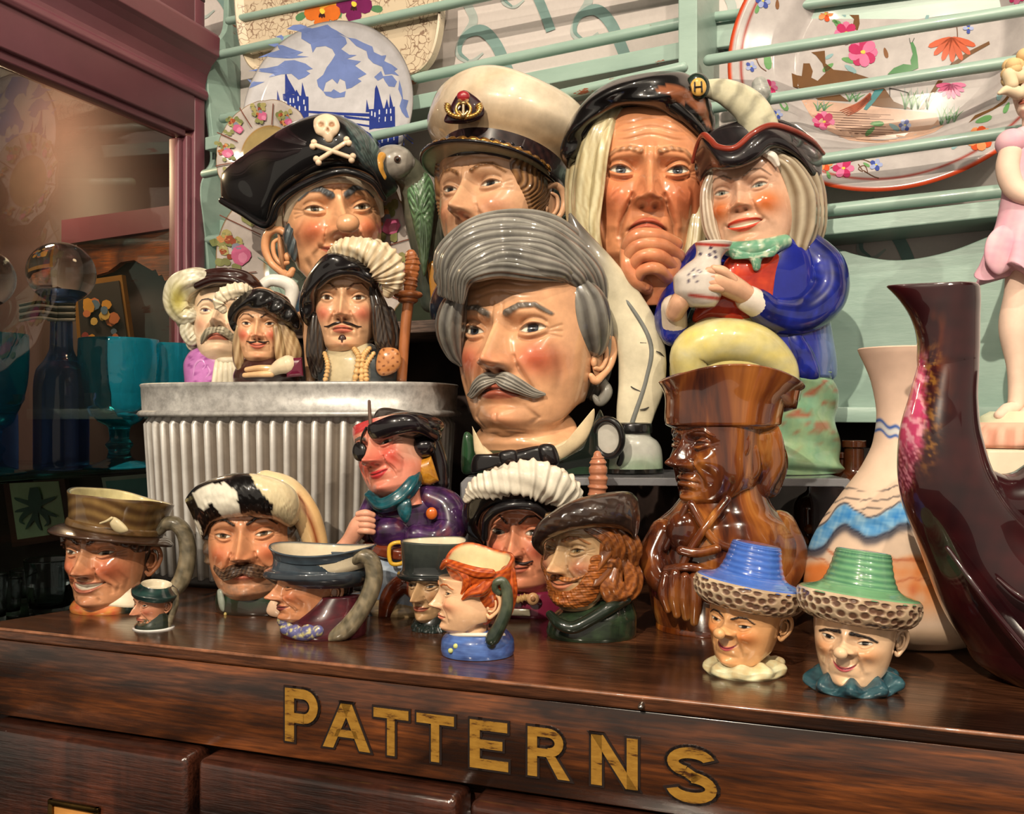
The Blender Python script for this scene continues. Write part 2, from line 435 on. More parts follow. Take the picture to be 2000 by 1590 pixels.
        for cr in K['creases']:
            pl, wd, dp = cr[:3]; sym = cr[3] if len(cr) > 3 else True
            q, t = segd(ax if sym else x, z, pl); e = np.sin(PI*np.clip(t, .08, .92))
            d -= dp*G(q, wd)*e
            C = mixc(C, np.asarray(K['skin'])*.66, .5*G(q, wd*.8)*e*fm*(dp > 0))
        # painted tone
        bl = G(ax-.47, K['blushs'])*G(z+.16, K['blushs']*.85)+.35*G(ax, .12)*G(z+.2, .1)+.25*G(ax, .2)*G(z+.86, .13)
        C = mixc(C, K['blush'], np.clip(bl, 0, 1)*K['blusha']*fm*(1-ins)*(1-lipm))
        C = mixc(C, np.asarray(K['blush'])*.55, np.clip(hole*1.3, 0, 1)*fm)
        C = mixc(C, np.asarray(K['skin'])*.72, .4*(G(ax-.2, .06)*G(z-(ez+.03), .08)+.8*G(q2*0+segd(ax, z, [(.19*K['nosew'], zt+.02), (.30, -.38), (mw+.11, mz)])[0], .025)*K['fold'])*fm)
        Yd = Y+d*fm
        # smooth the fold under the nose outward a little
        s.gx, s.gz_, s.gy = X, Z2, Yd; s.gT, s.gZ = T, Z
        return X, Yd, Z2, C
    def on(s, x, z, off=0.0):
        """local point on the front of the face at head units x,z"""
        x = np.atleast_1d(np.asarray(x, float)); z = np.atleast_1d(np.asarray(z, float)); o = []
        X, Y, Zz = s.raw[:3]; m = np.cos(s.gT) > -.2
        xs, ys, zs = X[m], Y[m], Zz[m]
        for a, b in zip(x, z):
            k = np.argmin((xs-a)**2+(zs-b)**2); o.append(ys[k])
        return s.L(x, np.array(o)+off, z)
    def skin(s, part, paint=None, warp=None):
        X, Y, Z, C = s.raw
        if paint is not None: C = paint(X, Y, Z, C.copy())
        if warp is not None: X, Y, Z = warp(X, Y, Z)
        V = s.fr.floor(s.L(X, Y, Z).reshape(-1, 3)); nu = X.shape[1]
        V2, nr = cap_rings(V, nu); C = C.reshape(-1, 3)
        part.add(V2, grid_faces(nu, nr), np.vstack([C[:nu], C, C[-nu:]])); return part
    def shell(s, part, mask, off, col, groove=None, z0=-1.4, z1=1.5, nt=150, nz=110, sink=.40, warp=None):
        """a layer over the skull: hair, bandana, beard; follows the sculpted face where mask(x,y,z) is 1"""
        T, Z, (X, Y, Z2) = s.grid(nt, nz, z0, z1)
        m = np.clip(mask(X, Y, Z2), 0, 1); o = off*m-sink*(1-m)
        if groove is not None: o = o+groove(X, Y, Z2)*m
        X3, Y3, Z3 = X*(1+o/np.maximum(np.hypot(X, Y), .3)), Y*(1+o/np.maximum(np.hypot(X, Y), .3)), Z2+o*.6*sst(.6, 1.5, Z2)
        if warp is not None: X3, Y3, Z3 = warp(X3, Y3, Z3)
        V = s.fr.floor(s.L(X3, Y3, Z3).reshape(-1, 3))
        C = col(X, Y, Z2).reshape(-1, 3) if callable(col) else np.tile(np.asarray(col, float), (len(V), 1))
        V2, nr = cap_rings(V, nt)
        part.add(V2, grid_faces(nt, nr), np.vstack([C[:nt], C, C[-nt:]])); return part
    def tube(s, part, pts, col, n=10, m=18, flat=1.0, groove=(0, 0), surf=False, closed=False, ref=None, twist=0.0):
        """pts: (x, f, z, r) in head units, or (x, z, off, r) on the face when surf"""
        pts = np.asarray(pts, float)
        P = s.on(pts[:, 0], pts[:, 1], pts[:, 2]) if surf else s.L(pts[:, 0], pts[:, 1], pts[:, 2])
        ref = s.R@np.array((0, -1.0, 0)) if ref is None else s.R@np.asarray(ref, float)
        V, fc = sweep(P, pts[:, 3]*s.S, n, flat, groove, ref, m, twist, closed)
        V = s.fr.floor(V); part.add(V, fc, s.fr.color(V, col)); return part
    def ell(s, part, x, f, z, r, col, surf=False, yaw=0, pitch=0, roll=0):
        c = s.on(x, z, f)[0] if surf else s.L(x, f, z)
        V, fc = ellipsoid(c, np.asarray(r)*s.S, 20, 12, s.R@rot(yaw, pitch, roll))
        V = s.fr.floor(V); part.add(V, fc, s.fr.color(V, col)); return part
    def ear(s, part, side=1, col=None, x=None, f=-.12, z=-.02, k=1.0, tone=None, flare=12):
        col = s.K['skin'] if col is None else col; x = (.80*s.K['width'] if x is None else x)
        dk = np.asarray(col)*.8 if tone is None else tone
        cf_, sf_ = math.cos(math.radians(flare)), math.sin(math.radians(flare))
        q = lambda a, b, c, r: (side*(x+(a*cf_-b*sf_)*k), f+(b*cf_+a*sf_)*k, z+c*k, r*k)
        s.ell(part, side*(x+(.02+.10*sf_)*k), f-.10*cf_*k, z+.02*k, (.045*k, .15*k, .26*k), dk, yaw=side*(-24+flare))
        s.tube(part, [q(0, .05, .10, .03), q(.03, .03, .24, .045), q(.08, -.08, .32, .05), q(.12, -.22, .27, .055), q(.13, -.28, .10, .055), q(.11, -.23, -.08, .05), q(.07, -.13, -.20, .05), q(.03, -.03, -.28, .055), q(.0, .03, -.22, .04)], col, n=10, m=40, ref=(1, 0, 0))
        s.tube(part, [q(.07, -.06, .20, .02), q(.10, -.15, .15, .03), q(.10, -.16, .0, .03), q(.07, -.09, -.12, .03), q(.04, .0, -.12, .03)], col, n=8, m=24, ref=(1, 0, 0))
        s.ell(part, side*(x+.03*k), f+.03*k, z-.05*k, (.04*k, .04*k, .06*k), col)
        return part
    def lathe(s, part, prof, col, n=72, cf=-.08, ex=2.0, fn=None, tilt=0, roll=0, inner=None, m=None, z=0.0, x=0.0, sm=True):
        """prof: (z, rx, ry[, f shift]) rings in head units about the skull axis; col: colour or fn(angle, t, xyz)"""
        prof = np.asarray([tuple(p)+(0,)*(4-len(p)) for p in prof], float); m = m or max(24, len(prof)*8)
        t = np.linspace(0, len(prof)-1, m); o = np.arange(len(prof))
        ip = (lambda k: pchip(o, prof[:, k], t)) if sm else (lambda k: np.interp(t, o, prof[:, k]))
        Q = np.stack([ip(k) for k in range(4)], -1)
        a = np.linspace(0, 2*PI, n, endpoint=False)
        ca = np.sign(np.cos(a))*np.abs(np.cos(a))**(2/ex); sa = np.sign(np.sin(a))*np.abs(np.sin(a))**(2/ex)
        X = np.outer(Q[:, 1], ca); Y = np.outer(Q[:, 2], sa)+Q[:, 3:4]; Z = np.repeat(Q[:, :1], n, 1)
        A = np.tile(a, (m, 1)); Tt = np.repeat((t/(len(prof)-1))[:, None], n, 1)
        if fn is not None: X, Y, Z = fn(X, Y, Z, A, Tt)
        P = np.stack([X, -Y, Z], -1)@rot(0, tilt, roll).T
        V = s.L(P[..., 0]+x, -P[..., 1]+cf, P[..., 2]+z).reshape(-1, 3); V = s.fr.floor(V)
        if callable(col): C = np.asarray(col(A, Tt, (X, Y, Z)), float).reshape(-1, 3)
        else: C = np.tile(np.asarray(col, float), (len(V), 1))
        if inner is not None: C = C.copy(); C[Tt.ravel() > inner[1]] = inner[0]
        V2, nr = cap_rings(V, n)
        part.add(V2, grid_faces(n, nr), np.vstack([C[:n], C, C[-n:]])); return part
# ---------------------------------------------------------------- materials
def new_mat(name):
    m = bpy.data.materials.new(name); m.use_nodes = True; nt = m.node_tree
    return m, nt, nt.nodes['Principled BSDF']
def setp(b, **k):
    for a, v in k.items():
        n = {'rough': 'Roughness', 'coat': 'Coat Weight', 'coatr': 'Coat Roughness', 'metal': 'Metallic', 'spec': 'Specular IOR Level', 'trans': 'Transmission Weight', 'ior': 'IOR', 'sss': 'Subsurface Weight'}[a]
        b.inputs[n].default_value = v
def ramp(nt, fac, stops):
    r = nt.nodes.new('ShaderNodeValToRGB'); e = r.color_ramp.elements
    while len(e) < len(stops): e.new(.5)
    for x, (p, c) in zip(e, stops): x.position = p; x.color = tuple(lin(c))+(1,)
    nt.links.new(fac, r.inputs[0]); return r.outputs[0]
def noise(nt, scale, detail=4, rough=.55, sc3=(1, 1, 1), coord='Object', dist=0.0, rotz=0.0):
    tc = nt.nodes.new('ShaderNodeTexCoord'); mp = nt.nodes.new('ShaderNodeMapping'); n = nt.nodes.new('ShaderNodeTexNoise')
    mp.inputs['Scale'].default_value = sc3; mp.inputs['Rotation'].default_value = (0, 0, rotz)
    nt.links.new(tc.outputs[coord], mp.inputs[0]); nt.links.new(mp.outputs[0], n.inputs['Vector'])
    n.inputs['Scale'].default_value = scale; n.inputs['Detail'].default_value = detail; n.inputs['Roughness'].default_value = rough; n.inputs['Distortion'].default_value = dist
    return n.outputs['Fac']
def mixn(nt, fac, a, b, mode='MIX'):
    m = nt.nodes.new('ShaderNodeMix'); m.data_type = 'RGBA'; m.blend_type = mode
    for s, v in ((m.inputs[0], fac), (m.inputs[6], a), (m.inputs[7], b)):
        if isinstance(v, (int, float)): s.default_value = v
        elif isinstance(v, (tuple, list)): s.default_value = tuple(lin(v))+(1,)
        else: nt.links.new(v, s)
    return m.outputs[2]
def bump(nt, b, h, strength=.3, dist=.001):
    n = nt.nodes.new('ShaderNodeBump'); n.inputs['Strength'].default_value = strength; n.inputs['Distance'].default_value = dist
    nt.links.new(h, n.inputs['Height']); nt.links.new(n.outputs[0], b.inputs['Normal'])
def glaze(name, rough=.3, coat=1.0, var=.12, scale=60, coatr=.03, bmp=.0, streak=(1, 1, 1)):
    m, nt, b = new_mat(name)
    at = nt.nodes.new('ShaderNodeAttribute'); at.attribute_name = 'Col'
    n = noise(nt, scale, 5, .6, streak)
    v = ramp(nt, n, [(.3, (255*(1-var),)*3), (.75, (255,)*3)])
    c = mixn(nt, 1.0, at.outputs['Color'], v, 'MULTIPLY'); nt.links.new(c, b.inputs['Base Color'])
    setp(b, rough=rough, coat=coat, coatr=coatr, spec=.2)
    if bmp: bump(nt, b, noise(nt, scale*2.5, 3), bmp, .0006)
    return m
GL = glaze('painted_glaze', var=.17)
GLS = glaze('streaked_glaze', var=.36, scale=42, streak=(1, 1, .5), bmp=.12)
MAT = glaze('bisque', rough=.6, coat=0.0, var=.08)
def solid(name, c, rough=.5, metal=0.0, coat=0.0, var=.1, scale=40, bmp=0.0, sc3=(1, 1, 1)):
    m, nt, b = new_mat(name); n = noise(nt, scale, 5, .6, sc3)
    nt.links.new(ramp(nt, n, [(.3, tuple(np.asarray(c)*(1-var))), (.7, c)]), b.inputs['Base Color'])
    setp(b, rough=rough, metal=metal, coat=coat)
    if bmp: bump(nt, b, n, bmp, .001)
    return m
# ================================================================ desk
def wood(name, a, b_, rough=.3, coat=.6, scale=9, sc3=(1.2, 14, 14), c=None, bm=.15, wear=False):
    m, nt, b = new_mat(name)
    n = noise(nt, scale, 6, .62, sc3, dist=.6); n2 = noise(nt, scale*.45, 4, .6, (1, 3, 4), dist=1.2)
    n3 = noise(nt, 70, 3, .6, (.6, 9, 9))
    c1 = ramp(nt, n, [(.32, a), (.5, tuple((np.asarray(a)+b_)/2)), (.7, b_)])
    c2 = mixn(nt, ramp(nt, n2, [(.42, (0, 0, 0)), (.62, (255,)*3)]), c1, tuple(np.asarray(a)*.62), 'MIX')
    c3 = mixn(nt, 1.0, c2, ramp(nt, n3, [(.35, (165,)*3), (.6, (255,)*3)]), 'MULTIPLY')
    if wear:
        geo = nt.nodes.new('ShaderNodeNewGeometry')
    nt.links.new(c3, b.inputs['Base Color'])
    nt.links.new(ramp(nt, n3, [(.3, (int(255*min(1, rough*2.0)),)*3), (.7, (int(255*rough*1.25),)*3)]), b.inputs['Roughness'])
    setp(b, coat=coat, coatr=.18); bump(nt, b, n3, bm, .0006)
    return m
WALNUT = wood('walnut', (62, 32, 18), (140, 78, 38), .34, .5)
WALNUT_TOP = wood('walnut_top', (60, 34, 22), (108, 66, 42), .28, .45, 7, (1.0, 22, 10))
DRAWERW = wood('dark_drawer_wood', (50, 26, 19), (84, 44, 30), .28, .7, 6, (12, 8, 1.2), bm=.5)
DA = np.array((-.2967, .534)); DE = np.array((.940, -.3406)); DANG = math.atan2(-.3406, .940)
DN = np.array((.3406, .940))     # into the depth
def desk_s(px, off=0.0):
    """place along the front edge seen at px, on the front plane pushed off metres towards the viewer"""
    a = (px-1000)/F; O = DA-DN*off
    s = (a*O[1]-O[0])/(DE[0]-a*DE[1]); return s, O[1]+s*DE[1]
def desk_z(px, py, off=0.0):
    s, Y = desk_s(px, off); return ZC-(py-806)/F*Y-DESK
desk = thing('chest_of_drawers', 'dark stained wooden chest with gilt lettering on its front, holding the jugs', 'chest of drawers', (DA[0], DA[1], DESK), DANG)
def part_box(name, x0, x1, y0, y1, z0, z1, mat, parent, bw=.001, seg=2, smooth=False):
    V, f = boxv(x0, x1, y0, y1, z0, z1); o = mesh_obj(name, V, f, mat, parent, None, smooth)
    if bw: bevel(o, bw, seg)
    return o
def prism(name, pts, z0, z1, mat, parent, bw=0, smooth=False):
    """outline in x,y raised from z0 to z1"""
    n = len(pts); V = [(x, y, z0) for x, y in pts]+[(x, y, z1) for x, y in pts]
    f = [list(range(n))[::-1], list(range(n, 2*n))]+[[i, (i+1) % n, n+(i+1) % n, n+i] for i in range(n)]
    o = mesh_obj(name, V, f, mat, parent, None, smooth)
    if bw: bevel(o, bw)
    return o
def desk_xy(X, Y):
    d = np.array((X, Y))-DA; return (d@DE, d@DN)
RC0 = np.array((-.333, 1.0))+np.array((.454, .891))*.030; RE0 = np.array((.891, -.454))
lc = desk_xy((330-1000)/F*.6356, .6356); lb = desk_xy(-.30, .97)
ro = desk_xy(*(RC0+RE0*.86)); prism('top_board', [(-.022, .0), (.75, .0), (.75, ro[1]-(.75-ro[0])*.11), ro, lb, lc], -.0065, 0, WALNUT_TOP, desk, .0011)
V, f = sweep([(-.022, .0006, -.0006), (.36, .0006, -.0006), (.75, .0006, -.0006)], [.0010]*3, 10, m=60); mesh_obj('worn_edge_highlight', V, f, solid('edge_highlight_wood', (150, 98, 70), .3, coat=.6, var=.6, scale=60), desk)  # pale strip paints the edge's bright highlight along with its wear
part_box('front_panel', -.018, .75, .0012, .03, -.0505, -.0068, WALNUT, desk, .0006)
part_box('carcass', -.015, .75, .012, .30, -.45, -.051, DRAWERW, desk, 0)
s1 = desk_s(385, .010)[0]; s2 = desk_s(914, .010)[0]; dw = s2-s1
BR = solid('aged_brass', (120, 92, 48), .35, 1.0, var=.45, scale=90)
CARD = solid('old_card', (190, 130, 60), .8)
for k in range(-1, 3):
    a = s1+dw*k; b_ = a+dw-.0045
    if k == -1: a = max(a, -.10)
    dr = part_box('drawer', a+.001, b_-.001, -.012, .010, -.17, -.0525, DRAWERW, desk, .004, 4)
    if k in (-1, 0, 1):
        cx = desk_s(145, .013)[0]+dw*(k+1) if k >= 0 else desk_s(145, .013)[0]
        z1 = desk_z(100, 1560, .013); W = .0175
        p = Part()
        for bx in ((cx-W, cx+W, z1-.003, z1), (cx-W, cx-W+.003, z1-.03, z1), (cx+W-.003, cx+W, z1-.03, z1), (cx-W, cx+W, z1-.03, z1-.027)):
            V, f = boxv(bx[0], bx[1], -.0145, -.0118, bx[2], bx[3]); p.add(V, f, (120, 92, 48))
        if k == -1:
            h = p.build('label_holder', BR, dr, False); bevel(h, .0006)
            part_box('label_card', cx-W+.003, cx+W-.003, -.0126, -.0119, z1-.027, z1-.003, CARD, dr, 0)
# gilt letters: strokes as polygons in letter units (0..w, 0..1)
def letter_strokes(ch):
    t = .2
    if ch == 'T': return [[(0, 1-t), (.92, 1-t), (.92, 1), (0, 1)], [(.36, 0), (.56, 0), (.56, 1-t), (.36, 1-t)]]
    if ch == 'E': return [[(0, 0), (.21, 0), (.21, 1), (0, 1)], [(.21, 1-t), (.78, 1-t), (.78, 1), (.21, 1)], [(.21, .42), (.68, .42), (.68, .6), (.21, .6)], [(.21, 0), (.8, 0), (.8, t), (.21, t)]]
    if ch == 'N': return [[(0, 0), (.2, 0), (.2, 1), (0, 1)], [(.66, 0), (.86, 0), (.86, 1), (.66, 1)], [(0, 1), (.22, 1), (.86, 0), (.64, 0)]]
    if ch == 'A': return [[(0, 0), (.22, 0), (.60, 1), (.38, 1)], [(.76, 0), (.98, 0), (.60, 1), (.38, 1)], [(.24, .26), (.74, .26), (.69, .42), (.30, .42)]]
    def arc(cx, cy, rx, ry, a0, a1, t, n=12):
        A = np.radians(np.linspace(a0, a1, n+1)); out = []
        for i in range(n):
            a, b = A[i], A[i+1]
            out.append([(cx+rx*math.cos(a), cy+ry*math.sin(a)), (cx+rx*math.cos(b), cy+ry*math.sin(b)), (cx+(rx-t)*math.cos(b), cy+(ry-t)*math.sin(b)), (cx+(rx-t)*math.cos(a), cy+(ry-t)*math.sin(a))])
        return out
    if ch == 'P': return [[(0, 0), (.2, 0), (.2, 1), (0, 1)], [(.2, .82), (.42, .82), (.42, 1), (.2, 1)], [(.2, .36), (.42, .36), (.42, .54), (.2, .54)]]+arc(.40, .68, .32, .32, 90, -90, .18)
    if ch == 'R': return [[(0, 0), (.2, 0), (.2, 1), (0, 1)], [(.2, .82), (.42, .82), (.42, 1), (.2, 1)], [(.2, .42), (.42, .42), (.42, .58), (.2, .58)], [(.38, .44), (.58, .44), (.88, 0), (.64, 0)]]+arc(.42, .71, .33, .29, 90, -90, .18)
    if ch == 'S': return arc(.42, .73, .40, .27, 20, 250, .19, 14)+arc(.42, .28, .42, .28, 90, -165, .19, 14)+[[(.26, .50), (.36, .64), (.60, .49), (.46, .37)]]
GOLD, nt_, b_g = new_mat('worn_gilt')
nn = noise(nt_, 260, 4, .7, (.25, 1, 1))
nt_.links.new(ramp(nt_, nn, [(.36, (70, 40, 18)), (.44, (150, 108, 40)), (.7, (176, 132, 54))]), b_g.inputs['Base Color'])
setp(b_g, rough=.4, metal=.35)
INK = solid('letter_outline', (28, 16, 12), .45)
def glyph(ch, px0, px1, top, bot):
    a = desk_s(px0)[0]; b2 = desk_s(px1)[0]; h = bot-top; st = letter_strokes(ch)
    wmax = max(x for s in st for x, _ in s); kx = (b2-a)/wmax
    for nm, grow, y, mat in (('letter_outline', .0011, .0006, INK), ('letter', 0, .0002, GOLD)):
        V = []; fc = []
        for s in st:
            P = np.array([(a+x*kx, -bot+z*h) for x, z in s]); c = P.mean(0)
            area = sum(P[i][0]*P[(i+1) % 4][1]-P[(i+1) % 4][0]*P[i][1] for i in range(4))
            if area < 0: P = P[::-1]
            if grow:
                Q = []
                for i in range(4):
                    e0 = P[i]-P[i-1]; e1 = P[(i+1) % 4]-P[i]
                    n0 = np.array((e0[1], -e0[0]))/(np.linalg.norm(e0)+1e-9); n1 = np.array((e1[1], -e1[0]))/(np.linalg.norm(e1)+1e-9)
                    k = n0+n1; k = k/max(.35, (k@n0)); Q.append(P[i]+k*grow)
                P = np.array(Q)
            i0 = len(V)
            V += [(x, y-.0001, z) for x, z in P]+[(x, y+.0012, z) for x, z in P]
            fc += [[i0, i0+1, i0+2, i0+3]]+[[i0+i, i0+4+i, i0+4+(i+1) % 4, i0+(i+1) % 4] for i in range(4)]
        o = mesh_obj(nm, V, fc, mat, desk, None, False)
for ch, x0, x1, tp, bt in (('P', 556, 620, .1398, .1668), ('A', 630, 722, .1443, .1668), ('T', 729, 797, .1443, .1668), ('T', 813, 886, .1443, .1668), ('E', 917, 992, .1443, .1668), ('R', 1030, 1112, .1443, .1668), ('N', 1154, 1245, .1443, .1668), ('S', 1300, 1400, .1450, .1690)):
    glyph(ch, x0, x1, tp-.125, bt-.125)
sx = desk_s(1253)[0]; sz = desk_z(1253, 1378)
V, f = sweep([(sx, .001, sz), (sx, -.0022, sz)], [.0017, .0013], 14, m=4); mesh_obj('nail', V, f, solid('steel_nail', (170, 165, 158), .25, 1.0), desk)
# ================================================================ rack on the wall behind
RC = np.array((-.333, 1.0)); RE = np.array((.891, -.454)); RN = np.array((-.454, -.891)); RANG = math.atan2(-.454, .891)
def R(px, py, off=0.0):
    a = (px-1000)/F; O = RC+RN*off; s = (a*O[1]-O[0])/(RE[0]-a*RE[1]); Y = O[1]+s*RE[1]
    return np.array((s, -off, ZC-(py-806)/F*Y))           # rack-local: along, into the wall, world height
MINT, nt_, b_m = new_mat('chipped_mint_paint')
n1 = noise(nt_, 34, 6, .65, (1, 1, 4)); n2 = noise(nt_, 9, 2, .5)
mk = nt_.nodes.new('ShaderNodeMath'); mk.operation = 'MULTIPLY'; nt_.links.new(n1, mk.inputs[0]); nt_.links.new(n2, mk.inputs[1])
chip = ramp(nt_, mk.outputs[0], [(.392, (0, 0, 0)), (.40, (255,)*3)])
base = ramp(nt_, noise(nt_, 14, 4, .6, (1, 1, 3)), [(.3, (128, 153, 143)), (.7, (146, 171, 160))])
nt_.links.new(mixn(nt_, chip, base, (128, 66, 38)), b_m.inputs['Base Color']); setp(b_m, rough=.38, coat=.25)
bump(nt_, b_m, noise(nt_, 60, 4, .6, (.6, 1, 3)), .25, .0008)
rack = thing('plate_rack', 'chipped mint green painted plate rack with rails across the wall', 'plate rack', (RC[0], RC[1], 0), RANG)
def rod(name, p, q, r, parent=rack, mat=MINT, m=6):
    V, f = sweep([p, (np.asarray(p)+q)/2, q], [r, r, r], 14, m=m); return mesh_obj(name, V, f, mat, parent)
wall_off = -.052
struct(mesh_obj('wall_back', [(-.5, .052, .4), (1.6, .052, .4), (1.6, .052, 2.2), (-.5, .052, 2.2)], [(0, 1, 2, 3)], None or solid('wallpaper', (196, 186, 182), .8, var=.03, scale=300), None, None, False))
wall = bpy.data.objects['wall_back']; wall.location = (RC[0], RC[1], 0); wall.rotation_euler = (0, 0, RANG)
# ribbons printed on the wallpaper
RIB = [solid('ribbon_print', (118, 146, 142), .8), solid('ribbon_print_light', (166, 176, 172), .8)]
def stroke2(pts, ws, n=40):
    Q = catmull(np.hstack([np.asarray(pts, float), np.asarray(ws, float)[:, None]]), n)
    T = np.gradient(Q[:, :2], axis=0); T /= np.linalg.norm(T, axis=1, keepdims=True)+1e-9
    N = np.stack([-T[:, 1], T[:, 0]], -1)
    return np.vstack([Q[:, :2]+N*Q[:, 2:3], (Q[:, :2]-N*Q[:, 2:3])])
def ribbon(pts, ws, mat, k=0, n=40):
    P = stroke2(pts, ws, n); V = [R(x, y, wall_off+.0006+k*.0003) for x, y in P]
    fc = [(i, i+1, n+i+1, n+i) for i in range(n-1)]
    o = mesh_obj('ribbon', V, fc, mat, None, None, False); o.location = wall.location; o.rotation_euler = wall.rotation_euler
    o.parent = wall; o.matrix_parent_inverse = wall.matrix_basis.inverted(); return o
def swirl(x, y, k):
    f = lambda L: [(x+a*k, y+b*k) for a, b in L]
    ribbon(f([(-2, -75), (10, -40), (-15, 0), (-22, 30), (5, 42), (30, 25)]), [9*k, 9*k, 7*k, 4*k, 4*k, 2*k], RIB[1], 0)
    ribbon(f([(0, 40), (-18, 22), (-10, -8), (25, -22), (55, 5), (80, 60), (95, 100)]), [2*k, 4*k, 6*k, 12*k, 12*k, 12*k, 12*k], RIB[0], 1)
for x, y, k in ((915, 80, .95), (1140, 40, .95), (1000, -20, .8), (1700, 462, 1.0), (395, 0, .8), (1420, 60, 1.0), (560, 520, .9), (1960, 470, .9)): swirl(x, y, k)
# rods: pixel ends, distance from the rack plane, radius
def rodpx(p, q, off, r, name='rail'): return rod(name, R(p[0], p[1], off), R(q[0], q[1], off), r)
rodpx((447, 41), (1333, -143), -.014, .0042); rodpx((417, 110), (1333, -92), -.006, .0046)
rodpx((436, 232), (1333, 45), -.014, .0050); rodpx((400, 340), (1333, 132), .038, .0044); rodpx((398, 470), (1333, 330), -.004, .0048)
rodpx((1384, 118), (2090, 5), .014, .0044); rodpx((1384, 212), (2090, 104), .014, .0044)
rodpx((1384, 343), (2090, 242), .014, .0044); rodpx((1384, 437), (2090, 358), -.006, .0050)
rodpx((1384, 35), (2090, -60), -.040, .0042)
def rail_box(p, q, off0, off1, h, name='shelf_rail'):
    V = []
    for off in (off0, off1):
        for (x, y) in (p, q):
            P = R(x, y, off0); V += [(P[0], -off, P[2]), (P[0], -off, P[2]-h)]
    f = [(0, 1, 3, 2), (4, 6, 7, 5), (0, 2, 6, 4), (1, 5, 7, 3), (0, 4, 5, 1), (2, 3, 7, 6)]
    return bevel(mesh_obj(name, V, f, MINT, rack, None, False), .001)
rail_box((400, 268), (1335, 80), .004, -.05, .014); rail_box((1384, 455), (2090, 374), .002, -.05, .012)
rail_box((1384, 46), (2090, -60), -.044, -.05, .022, 'back_rail')
# divider post and the shaped end board
def side_board(prof, s, th, name):
    """prof: (off, z) outline of a board standing out from the wall at s"""
    n = len(prof); V = [(s, -o, z) for o, z in prof]+[(s+th, -o, z) for o, z in prof]
    f = [list(range(n)), list(range(n, 2*n))[::-1]]+[[i, n+i, n+(i+1) % n, (i+1) % n] for i in range(n)]
    return bevel(mesh_obj(name, V, f, MINT, rack, None, False), .0008, 2)
s0 = R(470, 300, wall_off)[0]
edge = [(432, -60), (432, 0), (430, 50), (420, 72), (402, 88), (392, 102), (390, 130), (395, 200), (404, 285), (404, 315), (392, 335), (380, 355), (378, 385), (384, 430), (394, 520), (398, 620), (398, 800)]
def off_at(px):
    a = (px-1000)/F; W = RC+RE*s0; L = (a*W[1]-W[0])/(RN[0]-a*RN[1]); return L, W[1]+L*RN[1]
pr = []
E = catmull(edge, 60)
for x, y in E:
    L, Y = off_at(x+14); pr.append((L, ZC-(y-806)/F*Y))
pr += [(wall_off, pr[-1][1]), (wall_off, pr[0][1])]
side_board(pr, s0-.0075, .0075, 'end_board')
sd = R(1333, 60, .006)[0]
side_board([(.018, 1.62), (.018, 1.08), (wall_off, 1.08), (wall_off, 1.62)], sd, .0155, 'divider_post')
# wavy backboard with ledge
top = [(398, 420), (600, 470), (800, 440), (1000, 470), (1110, 418), (1300, 420), (1450, 440), (1600, 474), (1680, 499), (1760, 508), (1850, 492), (1930, 462), (2000, 432), (2090, 420)]
tp = [R(x, y, -.020) for x, y in catmull(top, 80)]
zb = R(1700, 800, -.020)[2]
n = len(tp); V = [(p[0], .020, p[2]) for p in tp]+[(p[0], .020, zb) for p in tp]+[(p[0], .034, p[2]) for p in tp]+[(p[0], .034, zb) for p in tp]
f = [(i, n+i, n+i+1, i+1) for i in range(n-1)]+[(2*n+i, 2*n+i+1, 3*n+i+1, 3*n+i) for i in range(n-1)]+[(i, i+1, 2*n+i+1, 2*n+i) for i in range(n-1)]+[(n+i, 3*n+i, 3*n+i+1, n+i+1) for i in range(n-1)]
bevel(mesh_obj('backboard', V, f, MINT, rack, None, False), .0008)
bevel(mesh_obj('ledge', *boxv(tp[0][0], tp[-1][0], -.002, .034, zb-.010, zb+.002), MINT, rack, None, False), .001)
# dark recess below the rack
DK = solid('dark_recess_wood', (34, 24, 20), .6, var=.3)
low = mesh_obj('lower_backing', *boxv(tp[0][0]-.1, tp[-1][0]+.3, .036, .045, .5, zb-.010), DK, rack, None, False)
# floor and ceiling, side walls of the shop
FL = wood('floor_boards', (60, 40, 28), (100, 70, 46), .5, .1)
struct(mesh_obj('floor', [(-4, -4, 0), (4, -4, 0), (4, 3, 0), (-4, 3, 0)], [(0, 1, 2, 3)], FL, None, None, False))
struct(mesh_obj('ceiling', [(-4, -4, 2.75), (4, -4, 2.75), (4, 3, 2.75), (-4, 3, 2.75)], [(3, 2, 1, 0)], solid('ceiling_paint', (90, 80, 70), .8), None, None, False))
# ================================================================ mauve glazed cabinet at the left
MAUVE = solid('mauve_paint', (108, 60, 70), .42, var=.08, scale=25, bmp=.05)
CC = np.array((-.333, 1.0)); CU = np.array((.3434, .939)); CANG = math.atan2(.939, .3434)-PI/2
